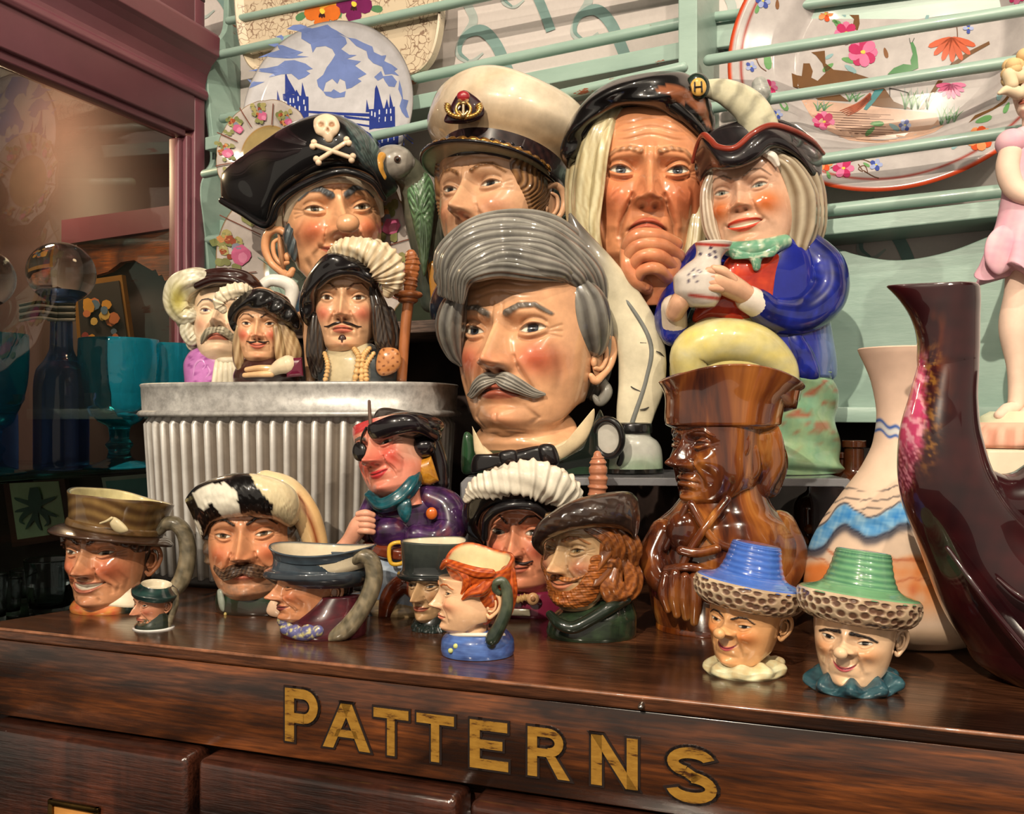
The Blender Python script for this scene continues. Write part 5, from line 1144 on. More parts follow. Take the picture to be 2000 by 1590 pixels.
    fr.loft(p, [(1190.6, 508, 84, 60, 0), (1184, 508, 86, 62, 0), (1165, 505, 82, 60, 0), (1148, 500, 72, 54, 0), (1138, 500, 64, 48, 0)], GNc); coat = p.build('coat', GL, fr.e)
    p = Part(); fr.pillow(p, [(424, 1155), (434, 1152), (440, 1175), (438, 1195), (428, 1186)], -44, 8, 10, (150, 158, 146)); fr.ell(p, 440, 1200, -50, (3, 3, 4), (170, 150, 90)); build_each(p, 'lapel', GL, coat)
    p = Part(); fr.pillow(p, [(530, 1172), (546, 1180), (556, 1195), (548, 1206), (528, 1203), (520, 1192)], -74, 8, 14, (224, 186, 156)); p.build('scroll', GL, coat)
jug_furhat()
def jug_bluerim():
    fr = frd('character_jug', 'profile head jug with slate blue hat, long olive handle and speckled neckerchief', 'character jug', 632, .52)
    hd = Head(fr, 606, 1160, 0, 57, yaw=-64, pitch=4, skin=(218, 148, 104), blush=(186, 92, 58), blusha=.6, brow=(60, 44, 38), browt=.04, nose=1.25, nosew=1.2, deep=1.45, age=1.4, wr=1.6, cheek=1.6, fold=1.8, squint=.4, smile=.5, mw=.3, nt=200, nz=180, neck=1.25, lip=(132, 60, 60), zmax=.75, ball=.06,
              creases=[([(.55, .05), (.64, -.3), (.5, -.7)], .035, .05), ([(.4, -.3), (.5, -.55), (.4, -.8)], .03, .04)])
    p = Part(); hd.skin(p); head = p.build('head', GLS, fr.e)
    p = Part(); hd.ear(p, 1, z=-.06, f=-.42, k=1.1, col=(214, 148, 104)); p.build('ear', GLS, head)
    p = Part(); hd.shell(p, lambda x, y, z: np.maximum(sst(.42, .55, z+.3*(.6-y)), sst(-.3, -.6, y)*sst(-.9, -.6, z)), .10, (34, 22, 26), lambda x, y, z: .03*np.sin(18*y), z0=-1.0, z1=.7); p.build('hair', GL, head)
    p = Part(); HC = lambda X, Y: mixc((62, 74, 84), (34, 38, 44), sst(1095, 1150, Y)+.25*noise2(X, Y, .08))
    wave = lambda V, a, t: V+np.stack([0*a, 0*a, np.where(t > .75, .0016*np.sin(2*a+2.0), 0)-np.where(t < .5, .0010*np.sin(a), 0)], -1)
    fr.loft(p, [(1142, 628, 84, 64, 0), (1132, 624, 96, 74, 0), (1122, 618, 103, 80, 0), (1114, 618, 101, 79, 0), (1105, 624, 92, 72, 0), (1092, 628, 93, 73, 0), (1078, 630, 99, 77, 0), (1070, 631, 105, 82, 0)], HC, n=90, m=60, fn=wave, inner=((214, 200, 172), 6, 46)); p.build('hat', GL, fr.e)
    p = Part(); fr.tube(p, [(688, 1108, -34, 9), (690, 1094, -40, 12), (706, 1086, -42, 14), (724, 1094, -42, 16), (731, 1124, -42, 17), (722, 1160, -44, 17), (702, 1196, -46, 17), (676, 1228, -48, 18), (648, 1242, -46, 15), (638, 1240, -42, 8)], HANDLE, n=22, m=60); p.build('handle', GLS, fr.e)
    p = Part(); fr.loft(p, [(1239, 632, 82, 60, 0), (1230, 632, 84, 62, 0), (1205, 640, 76, 58, 0), (1180, 652, 60, 48, 0), (1160, 662, 44, 40, 0)], lambda X, Y: mixc((84, 26, 34), (48, 18, 26), .5+.5*noise2(X, Y, .1))); p.build('coat', GL, fr.e)
    p = Part(); SC = lambda X, Y: mixc((92, 92, 140), (206, 196, 130), sst(.1, .5, noise2(X, Y, .28)))
    for i, (x, y, r, d) in enumerate(((556, 1214, 13, -26), (562, 1228, 15, -34), (580, 1234, 17, -44), (604, 1234, 18, -52), (560, 1205, 11, -12))): fr.ell(p, x, y, d, (r, r, r*.85), SC)
    fr.tube(p, [(552, 1212, -10, 11), (566, 1230, -34, 13), (596, 1238, -52, 14), (622, 1232, -58, 11)], SC, n=16); p.build('neckerchief', GL, fr.e)
jug_bluerim()
def jug_tophat():
    fr = frd('character_jug', 'small gaunt head jug in grey-black top hat behind the red haired jug', 'character jug', 846, .535)
    hd = Head(fr, 840, 1158, 0, 58, yaw=-29, skin=(206, 166, 122), blush=(176, 110, 70), blusha=.45, brow=(66, 52, 42), browt=.035, browa=-.4, nose=1.25, hook=.9, width=.84, jaw=.88, age=1.4, wr=1.4, squint=.3, smile=.1, nt=180, nz=160, neck=.9, iris=(40, 36, 34), white=(204, 194, 176), zmax=.7, ball=.04)
    p = Part(); hd.skin(p); head = p.build('head', GLS, fr.e)
    p = Part(); hd.ear(p, 1, z=-.06, f=-.2, k=.9, col=(206, 150, 108)); p.build('ear', GLS, head)
    p = Part(); HC = lambda X, Y: mixc((58, 64, 60), (30, 34, 34), sst(1060, 1130, Y)+.2*noise2(X, Y, .08))
    fr.loft(p, [(1130, 845, 58, 48, 0), (1124, 845, 68, 55, 0), (1119, 845, 69, 56, 0), (1115, 845, 63, 52, 0), (1104, 846, 60, 50, 0), (1080, 847, 62, 51, 0), (1056, 848, 65, 53, 0)], HC, n=90, m=60, ex=2.6, inner=((220, 206, 178), 4, 30), fn=lambda V, a, t: V+np.stack([0*a, 0*a, np.where((t > .9), .0005*np.sin(2*a), 0)], -1)); p.build('top_hat', GL, fr.e)
    p = Part(); plume(fr, p, [(812, 1222, -12, 9), (822, 1232, -28, 12), (845, 1236, -34, 12), (870, 1230, -24, 12)], (30, 40, 38), m=40, rip=.14, flat=1); fr.loft(p, [(1226, 845, 38, 32, 0), (1216, 845, 40, 34, 0), (1200, 848, 32, 28, 0)], (24, 30, 28), n=40); p.build('scarf', GL, fr.e)
jug_tophat()
def jug_redhair():
    fr = frd('character_jug', 'small profile head jug with orange hair and blue collar at the front', 'character jug', 934, .478)
    hd = Head(fr, 914, 1176, 0, 63, yaw=-74, pitch=2, skin=(232, 186, 146), blush=(214, 128, 94), blusha=.6, brow=(206, 104, 48), browt=.035, nose=.85, nosew=.95, deep=1.12, age=.2, wr=.2, cheek=1.5, smile=-.2, mw=.24, nt=190, nz=170, neck=1.25, jaw=1.15, lip=(206, 120, 96), width=1.05, squint=.5, white=(214, 190, 156), chin=.8, zmax=.62, ball=.06)
    p = Part(); hd.skin(p); head = p.build('head', GL, fr.e)
    p = Part(); hd.ear(p, 1, z=-.12, f=-.42, k=1.2, col=(236, 186, 142), tone=(206, 140, 100)); p.build('ear', GL, head)
    OR = lambda X, Y: mixc((206, 96, 36), (150, 56, 20), .5+.5*np.sin(X*.35+Y*.5+2*noise2(X, Y, .1)))
    p = Part(); fr.loft(p, [(1178, 958, 34, 46, 0), (1150, 952, 48, 56, 0), (1122, 942, 64, 62, 0), (1102, 938, 68, 64, 0), (1090, 937, 68, 64, 0)], OR, n=90, m=50, inner=((222, 208, 160), 9, 62), fn=lambda V, a, t: V+np.stack([0*a, 0*a, np.where(t > .3, 1, 0)*sst(.3, 1, t)*(.0040*np.sin(a)+.0014*np.cos(3*a)-.001*np.cos(a))], -1))
    hr = p.build('hair', GL, fr.e)
    p = Part()
    for c in ([(868, 1098, -6, 6), (884, 1104, -34, 9), (905, 1116, -52, 11), (912, 1136, -56, 9), (903, 1158, -52, 4), (898, 1168, -50, 2)], [(862, 1110, -8, 4), (872, 1100, -30, 7), (892, 1106, -50, 8), (930, 1118, -62, 10), (960, 1120, -60, 8)], [(958, 1130, -50, 12), (940, 1150, -58, 14), (918, 1158, -60, 8), (904, 1170, -56, 3)], [(975, 1130, -34, 14), (970, 1165, -36, 16), (958, 1195, -34, 12), (948, 1215, -32, 6)], [(992, 1118, -20, 14), (994, 1160, -22, 15), (984, 1200, -20, 13), (970, 1228, -18, 8)]): fr.tube(p, c, OR, groove=(6, .12), n=26, m=30, twist=.05, flat=.7)
    build_each(p, 'hair_lock', GL, hr)
    p = Part(); fr.tube(p, [(974, 1158, -50, 6), (966, 1150, -52, 7), (968, 1138, -54, 8), (982, 1136, -54, 9), (990, 1156, -54, 11), (989, 1190, -54, 12), (976, 1222, -54, 13), (962, 1248, -54, 14), (960, 1258, -52, 10)], lambda X, Y: mixc((84, 92, 72), (36, 48, 38), sst(1150, 1240, Y)+.3*noise2(X, Y, .15)), n=20, m=50); p.build('handle', GLS, fr.e)
    p = Part(); fr.loft(p, [(1276, 933, 70, 58, 0), (1266, 933, 72, 60, 0), (1250, 933, 71, 59, 0), (1236, 934, 62, 52, 0), (1228, 936, 52, 44, 0)], lambda X, Y: mixc((88, 122, 190), (52, 72, 128), .4+.5*noise2(X, Y*2, .08)+.3*sst(960, 1000, X))); coat = p.build('coat', GL, fr.e)
    p = Part(); t = np.radians(np.linspace(150, 330, 14)); fr.tube(p, [(934+57*math.cos(a), 1240, 48*math.sin(a), 4) for a in t], (232, 222, 204), m=40); p.build('collar_edge', GL, coat)
    p = Part(); fr.ell(p, 890, 1262, -48, (5, 4, 5), (190, 196, 120)); fr.ell(p, 880, 1271, -46, (5, 4, 5), (190, 196, 120)); build_each(p, 'button', GL, coat)
jug_redhair()
def jug_plume():
    fr = frd('character_jug', 'musketeer head jug with ruffled white plume, standing behind the archer jug', 'character jug', 1042, .578)
    hd = Head(fr, 1024, 1060, 0, 92, yaw=-16, skin=(226, 148, 112), blush=(200, 84, 64), blusha=.6, brow=(60, 38, 34), browt=.025, brows=2.2, browa=.1, wr=.6, smile=.2, mw=.27, iris=(96, 88, 80), nt=210, nz=190, neck=1.1, jaw=1.06, dimple=1.0, eh=.065, chin=1.3, width=1.0)
    p = Part(); hd.skin(p); head = p.build('head', GL, fr.e)
    p = Part()
    for sg in (-1, 1): hd.tube(p, [(sg*.04, -.38, .02, .02), (sg*.2, -.42, .03, .035), (sg*.38, -.36, .02, .012)], (44, 28, 28), surf=True)
    p.build('moustache', GL, head)
    p = Part(); st = [(936, 1062, 950, 1066, -20, 8), (908, 1035, 944, 1040, -36, 24), (902, 995, 948, 1008, -54, 34), (920, 958, 972, 992, -70, 40), (968, 935, 1000, 988, -84, 42), (1020, 925, 1036, 990, -88, 42), (1070, 945, 1058, 1004, -74, 38), (1100, 985, 1076, 1030, -54, 30), (1110, 1030, 1090, 1070, -40, 18)]
    fr.strip(p, st, (16, 14, 15), N=90, n=44, fn=lambda X, Y: 3*np.sin((X*.5+Y)*.12)); fr.ell(p, 1028, 985, 14, (84, 66, 40), (18, 16, 16)); fr.tube(p, [(948, 1050, -66, 8), (954, 1012, -90, 9), (985, 990, -112, 10), (1035, 988, -116, 10), (1066, 1008, -100, 9)], (22, 20, 22), m=40); p.build('hat', GL, fr.e)
    p = Part(); plume(fr, p, [(912, 975, -90, 8), (930, 956, -100, 18), (958, 946, -112, 26), (1000, 938, -122, 30), (1045, 936, -122, 34), (1088, 952, -108, 34), (1112, 972, -86, 26), (1118, 986, -70, 12)], (228, 220, 202), m=130, n=44, rip=.07, k=2.0); p.build('plume', GL, fr.e)
    p = Part(); plume(fr, p, [(1166, 970, -10, 17), (1168, 940, -10, 18), (1168, 905, -10, 16), (1167, 888, -10, 8)], (178, 116, 86), m=50, rip=.08, k=1.7, flat=1, gd=0); p.build('sword_pommel', GL, fr.e)
    p = Part(); fr.tube(p, [(1166, 975, -10, 12), (1160, 1060, -10, 12), (1140, 1150, -8, 12)], (150, 96, 66)); p.build('sword_handle', GL, fr.e)
    p = Part(); fr.loft(p, [(1197, 1045, 88, 62, 0), (1188, 1045, 90, 64, 0), (1165, 1045, 84, 62, 0), (1150, 1042, 70, 54, 0)], (118, 34, 60)); coat = p.build('coat', GL, fr.e)
    p = Part(); plume(fr, p, [(980, 1168, -56, 7), (1005, 1172, -68, 7), (1030, 1166, -70, 7)], (186, 146, 96), m=40, rip=.2, k=2.4, flat=1, n=14, gd=0); p.build('rope_trim', GL, coat)
    p = Part(); fr.ell(p, 1041, 1170, -76, (12, 7, 12), (196, 150, 106)); fr.ell(p, 1041, 1170, -82, (5, 4, 5), (150, 104, 70)); p.build('button', GL, coat)
    p = Part(); fr.pillow(p, [(985, 1188), (1035, 1190), (1036, 1204), (985, 1202)], -68, 5, 12, (206, 196, 168), sm=False, p=.3); p.build('white_strap', GL, coat)
jug_plume()
def jug_archer():
    fr = frd('character_jug', 'head jug with ginger beard and hair, dark brown cap and green tunic', 'character jug', 1150, .517)
    hd = Head(fr, 1136, 1096, 0, 90, yaw=-37, pitch=1, skin=(214, 174, 128), blush=(204, 112, 84), blusha=.7, brow=(190, 120, 62), browt=.04, brows=1.1, age=.8, wr=.8, smile=.9, mw=.30, cheek=1.4, squint=.3, iris=(160, 130, 84), white=(206, 190, 156), line=(140, 90, 50), nt=220, nz=200, neck=1.1, lip=(212, 130, 96), nose=1.0, zmax=.9)
    BD = lambda x, z: mixc((188, 112, 48), (136, 70, 28), .5+.5*noise2(x*9, z*9, 1.3))
    p = Part(); hd.skin(p); head = p.build('head', GLS, fr.e)
    p = Part()
    q = lambda x, z: segd(np.abs(x), z, [(0, -.86), (.30, -.78), (.52, -.55), (.68, -.22), (.74, .0)])[0]
    hd.shell(p, lambda x, y, z: sst(.20, .12, q(x, z)-.10*sst(-.5, -.9, z))*sst(-.1, .1, y), .0, lambda x, y, z: BD(x, z), lambda x, y, z: .055+.028*noise2(x*11, z*11, 1.2)+.05*G(x, .3)*G(z+.9, .2), z0=-1.3, z1=.2, nt=260, nz=150, sink=.45); p.build('beard', GLS, head)
    p = Part()
    for sg in (-1, 1): hd.tube(p, [(sg*.03, -.37, .03, .035), (sg*.16, -.40, .05, .055), (sg*.30, -.40, .04, .045), (sg*.46, -.34, .02, .02), (sg*.52, -.30, .015, .01)], grooves(.9, .3, (196, 124, 60), (140, 78, 34)), surf=True, groove=(5, .2), n=20, m=24)
    p.build('moustache', GLS, head)
    HC = lambda X, Y: mixc((170, 102, 50), (112, 60, 28), .5+.5*np.sin(X*.4+Y*.3+2*noise2(X, Y, .12)))
    p = Part(); T = dict(groove=(6, .15), n=30, m=36, twist=.10)
    hd.shell(p, lambda x, y, z: sst(.50, .36, y+.12*z)*sst(-.75, -.5, z-.3*np.minimum(y, 0)), .08, lambda x, y, z: mixc((160, 96, 48), (104, 58, 30), .5+.5*np.sin(18*y+14*z)), lambda x, y, z: .04*np.sin(18*y+14*z+3*x), z0=-.9, z1=.72)
    for c in ([(1150, 1030, -66, 14), (1185, 1045, -62, 20), (1200, 1075, -50, 20), (1192, 1095, -46, 12)], [(1205, 1040, -40, 22), (1228, 1070, -30, 24), (1232, 1095, -26, 16)], [(1178, 1100, -52, 12), (1196, 1096, -54, 14), (1206, 1108, -50, 10)], [(1196, 1108, -44, 18), (1190, 1140, -48, 24), (1204, 1160, -42, 24), (1222, 1158, -34, 14)], [(1222, 1100, -26, 18), (1234, 1130, -24, 20), (1226, 1155, -24, 18), (1208, 1165, -28, 8)]): fr.tube(p, c, HC, **T)
    p.build('hair', GLS, head)
    p = Part(); CP = lambda X, Y: mixc((70, 54, 44), (38, 28, 26), .5+.5*noise2(X, Y*2, .05)+.5*sst(1020, 1060, Y))
    st = [(1058, 1088, 1066, 1084, -40, 4), (1038, 1060, 1064, 1062, -56, 14), (1050, 1024, 1082, 1050, -72, 26), (1084, 996, 1116, 1038, -84, 34), (1128, 974, 1160, 1032, -84, 40), (1186, 962, 1206, 1034, -68, 42), (1232, 962, 1232, 1046, -48, 38), (1256, 990, 1242, 1068, -26, 22)]
    fr.strip(p, st, CP, N=90, n=44, fn=lambda X, Y: 3*noise2(X, Y, .06)); fr.ell(p, 1160, 1015, 8, (88, 74, 40), (44, 32, 28)); p.build('cap', GL, fr.e)
    p = Part(); GNc = lambda X, Y: mixc((44, 60, 40), (22, 30, 24), .5+.5*noise2(X, Y, .09))
    fr.loft(p, [(1241, 1155, 86, 62, 0), (1232, 1155, 88, 64, 0), (1205, 1160, 84, 62, 0), (1180, 1172, 66, 54, 6), (1166, 1182, 52, 46, 10)], GNc, n=80); 
    fr.tube(p, [(1074, 1200, -40, 8), (1092, 1218, -62, 11), (1118, 1226, -70, 12), (1150, 1212, -70, 12), (1190, 1188, -62, 12), (1224, 1172, -36, 9)], (26, 36, 28), n=16, m=40); p.build('tunic', GL, fr.e)
jug_archer()
# ---------------------------------------------------------------- two small jugs with textured hats
def jug_bongo(cx, depth, px, py, S, yaw, roll, top, topd, skinc, neckc, tint, label, nosex, scal, happy):
    fr = frd('character_jug', label, 'character jug', cx, depth, None)
    hd = Head(fr, px, py, 0, S, yaw=yaw, roll=roll, skin=skinc, blush=(214, 116, 56), blusha=tint, ball=.20, brow=(30, 24, 24), browt=.032 if happy else .052, brows=1.1 if happy else .2, browa=0 if happy else -.9, nose=.62, nosew=1.35, nosel=.75, nosez=.06, ex=.40, ez=.10, lipt=.55, squint=.9 if happy else .35, eh=.05, bulge=.04, cheek=1.9, smile=1.4, mw=.25, lip=(190, 74, 86), age=.3, wr=0, fold=1.0, nt=200, nz=180, neck=.9, iris=(26, 20, 20), line=(24, 18, 18), ew=.14, lid=.02, width=1.06, browz=.25)
    p = Part(); hd.skin(p); hd.ell(p, 0, -.07, -.10, (.155, .13, .135), skinc, surf=True); head = p.build('head', GL, fr.e)
    p = Part(); hd.ear(p, 1, z=.0, f=-.3, k=.95, col=tuple(np.asarray(skinc)*.92)); p.build('ear', GL, head)
    p = Part(); hd.ear(p, -1, z=.0, f=-.3, k=.95, col=tuple(np.asarray(skinc)*.92)); p.build('ear', GL, head)
    TI = dict(tilt=8, roll=0, cf=-.02)
    rng = np.random.RandomState(5); cs = []
    for j in range(5):
        for i in range(36): cs.append(((i+.5*(j % 2)+rng.uniform(-.28, .28))*2*PI/36, (j+.5+rng.uniform(-.25, .25))/5))
    cs = np.array(cs)
    def spots(A, T):
        t = np.clip((T-.12)/.62, 0, 1); sh = A.shape; A = A.ravel(); t = t.ravel(); best = np.full(A.shape, 9.)
        for a, b in cs:
            da = (A-a+PI) % (2*PI)-PI; best = np.minimum(best, np.hypot(da*5.7/1.15, (t-b)*3.9/.95))
        return sst(.42, .26, best).reshape(sh)*sst(.10, .16, T)*sst(.80, .72, T)
    keep = {}
    def fn(X, Y, Z, A, T):
        s_ = spots(A % (2*PI), T); keep['s'] = s_; return X*(1-.035*s_), Y*(1-.035*s_), Z
    def col(A, T, P): return mixc(mixc((206, 186, 158), (176, 150, 122), .5+.5*np.sin(A*2)), (104, 74, 58), keep['s'])
    p = Part(); hd.lathe(p, [(.33, .78, .86), (.36, .98, 1.06), (.44, 1.18, 1.26), (.60, 1.32, 1.39), (.80, 1.37, 1.44), (.95, 1.35, 1.42), (1.02, 1.27, 1.34), (1.0, .9, .97)], col, fn=fn, n=300, m=110, **TI); fur = p.build('fur_brim', GL, fr.e)
    def fn2(X, Y, Z, A, T):
        r = .009*np.cos(T*2*PI*20)*sst(.35, .45, T)*sst(.97, .9, T)
        return X*(1+r), Y*(1+r), Z
    def col2(A, T, P):
        g = .5+.5*np.cos(T*2*PI*20); c = mixc(top, topd, (1-g)*.6*sst(.33, .42, T))
        return mixc(c, topd, .5*G(np.abs(((A*13/PI) % 1)-.5)-.3, .12)*G(T-.68, .03))
    p = Part(); hd.lathe(p, [(.97, 1.33, 1.40), (1.04, 1.27, 1.34), (1.08, 1.12, 1.18), (1.13, .95, 1.0), (1.2, .84, .88), (1.42, .73, .76), (1.72, .65, .67), (1.92, .61, .63), (1.98, .57, .59), (1.995, .4, .4), (1.995, .02, .02)], col2, fn=fn2, n=120, m=120, **TI); p.build('hat_crown', GL, fur)
    p = Part()
    base = fr.py0
    kx = S/75.0
    fr.loft(p, [(base, cx, 70*kx, 60*kx, 0), (base-6*kx, cx, 74*kx, 64*kx, 0), (base-14*kx, cx+2, 74*kx, 64*kx, 0), (base-22*kx, cx+6, 66*kx, 58*kx, 4), (base-27*kx, cx+8, 50*kx, 46*kx, 8)], neckc, n=96, m=40, fn=lambda V, a, t: V+np.stack([np.cos(a), np.sin(a), 0*a], -1)*(scal*.0012*np.sin(9*a)*sst(0, .4, t))[:, None]+np.stack([0*a, 0*a, scal*.0012*np.sin(9*a+1)*t], -1)); p.build('collar', GL, fr.e)
jug_bongo(1454, .443, 1452, 1228, 78, -30, 6, (72, 112, 196), (44, 78, 158), (230, 172, 118), lambda X, Y: mixc((214, 214, 178), (206, 168, 112), .25+.35*noise2(X, Y, .1)), .75, 'small laughing jug with blue conical hat and cream collar', 0, 1, True)
jug_bongo(1665, .418, 1668, 1262, 86, -14, 4, (112, 164, 120), (54, 104, 84), (238, 198, 160), lambda X, Y: mixc((58, 96, 104), (28, 58, 70), .5+.5*noise2(X, Y, .1)), .45, 'small jug with green conical hat, slanted black brows and teal ruff', 0, 2.2, False)
# ================================================================ stands
# galvanised ribbed tub
TD = .71
tub = thing('ribbed_tub', 'oval galvanised metal tub with corrugated side holding three musketeer jugs', 'tub', ((590-1000)/F*TD, TD, DESK), math.radians(-12))
ZI, nt_, b_ = new_mat('galvanised_metal')
n1 = noise(nt_, 22, 5, .65); n2 = noise(nt_, 160, 3, .7)
cz = mixn(nt_, 1.0, ramp(nt_, n1, [(.3, (140, 137, 133)), (.5, (172, 170, 167)), (.72, (194, 192, 188))]), ramp(nt_, n2, [(.3, (205,)*3), (.6, (255,)*3)]), 'MULTIPLY')
nt_.links.new(cz, b_.inputs['Base Color']); setp(b_, rough=.42, metal=.35); bump(nt_, b_, n1, .2, .001)
HW, HD_ = .117, .072; ztub = ZT-DESK
def stadium(n, hw, hd):
    """outline of the oval: flat long sides, round ends"""
    a = np.linspace(0, 2*PI, n, endpoint=False)
    return np.sign(np.cos(a))*np.abs(np.cos(a))**.72*hw, np.sign(np.sin(a))*np.abs(np.sin(a))**.62*hd, a
def arc_stadium(n, hw, hd):
    x, y, _ = stadium(2000, hw, hd); P = np.stack([x, y], -1)
    return resample(P, n)
def shellrings(prof, n, inset=None):
    V = []
    for z, g in prof: V.append(np.c_[arc_stadium(n, HW+g, HD_+g), np.full(n, z)])
    return np.vstack(V), grid_faces(n, len(prof))
NR = 62; n = NR*8
P0 = arc_stadium(n, HW, HD_); nor = np.roll(P0, -1, 0)-np.roll(P0, 1, 0); nor = np.stack([nor[:, 1], -nor[:, 0]], -1); nor /= np.linalg.norm(nor, axis=1, keepdims=True)
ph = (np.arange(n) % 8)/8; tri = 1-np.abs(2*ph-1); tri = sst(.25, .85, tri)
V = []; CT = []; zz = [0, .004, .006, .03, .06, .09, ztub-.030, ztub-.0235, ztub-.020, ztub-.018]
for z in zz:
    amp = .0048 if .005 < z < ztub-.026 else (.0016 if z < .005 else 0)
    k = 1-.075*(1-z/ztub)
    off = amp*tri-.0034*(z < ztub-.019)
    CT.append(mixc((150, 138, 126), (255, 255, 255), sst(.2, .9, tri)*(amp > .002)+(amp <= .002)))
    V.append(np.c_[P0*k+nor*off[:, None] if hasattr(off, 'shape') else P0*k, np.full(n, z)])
ZR_, nt_, b_ = new_mat('galvanised_ribs')
at = nt_.nodes.new('ShaderNodeAttribute'); at.attribute_name = 'Col'
cz = mixn(nt_, 1.0, ramp(nt_, noise(nt_, 22, 5, .65), [(.3, (164, 160, 156)), (.7, (200, 198, 194))]), at.outputs['Color'], 'MULTIPLY'); nt_.links.new(cz, b_.inputs['Base Color']); setp(b_, rough=.4, metal=.25)
bump(nt_, b_, noise(nt_, 160, 3), .2, .0006)
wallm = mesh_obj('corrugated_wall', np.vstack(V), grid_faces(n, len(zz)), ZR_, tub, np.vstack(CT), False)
V, f = shellrings([(ztub-.024, .0000), (ztub-.0245, .0028), (ztub-.0225, .0040), (ztub-.0205, .0028), (ztub-.0195, .0006), (ztub-.003, .0014), (ztub-.001, .0022), (ztub, .0012), (ztub, -.004), (ztub-.001, -.03), (ztub-.001, -.07)], 240)
mesh_obj('lid', V, f, ZI, tub)
V, f = shellrings([(0, -.006), (0, -.0055), (.005, -.005), (.007, -.008)], 200); mesh_obj('foot_ring', V, f, solid('shadow_tin', (60, 56, 54), .5, .6), tub)  # dark colour paints the shadow band around the tub's foot
# acrylic riser under the large jugs
ACR = glassmat('smoky_acrylic', (200, 200, 206), 1.49, .03, tw=.72)
ry = .600; zr = ZC-.0425
rx0, rx1 = (898-1000)/F*.605, (1662-1000)/F*.60
riser = thing('acrylic_riser', 'clear acrylic riser shelf under the very large head jug and standing figure jug', 'display riser', ((rx0+rx1)/2, ry, DESK), math.radians(-3))
hw = (rx1-rx0)/2; th = .0052; hz = zr-DESK; dp = .090
prof = [(-hw, 0), (-hw, hz-.004), (-hw+.004, hz), (hw-.004, hz), (hw, hz-.004), (hw, 0), (hw-th, 0), (hw-th, hz-th-.002), (hw-th-.002, hz-th), (-hw+th+.002, hz-th), (-hw+th, hz-th-.002), (-hw+th, 0)]
n = len(prof); V = [(x, 0, z) for x, z in prof]+[(x, dp, z) for x, z in prof]
f = [list(range(n))[::-1], list(range(n, 2*n))]+[[i, (i+1) % n, n+(i+1) % n, n+i] for i in range(n)]
bevel(mesh_obj('bent_sheet', V, f, ACR, riser, None, False), .0006)
# wooden shelf behind
SHW = wood('grey_brown_board', (96, 76, 66), (150, 122, 108), .6, .05, 8, (1.5, 12, 12), bm=.3)
a0 = np.array(((560-1000)/F*.82, .82)); a1 = np.array(((1330-1000)/F*.655, .655)); dv = a1-a0; L = float(np.hypot(*dv)); ang = math.atan2(dv[1], dv[0])
shelf = thing('wooden_shelf', 'rough wooden shelf behind the front jugs carrying the three large head jugs', 'shelf', (a0[0], a0[1], DESK), ang)
zs_ = ZW-DESK
part_box('shelf_board', 0, L, 0, .105, zs_-.0105, zs_-.0002, SHW, shelf, .0008)
part_box('side_panel', 0, .01, .004, .102, 0, zs_-.0105, DK, shelf, .0005); part_box('side_panel', L-.01, L, .045, .098, 0, zs_-.0105, DK, shelf, .0005)
part_box('back_panel', .01, L-.01, .094, .100, 0, zs_-.0105, solid('mottled_dark_back', (66, 48, 42), .7, var=.6, scale=30), shelf, 0)
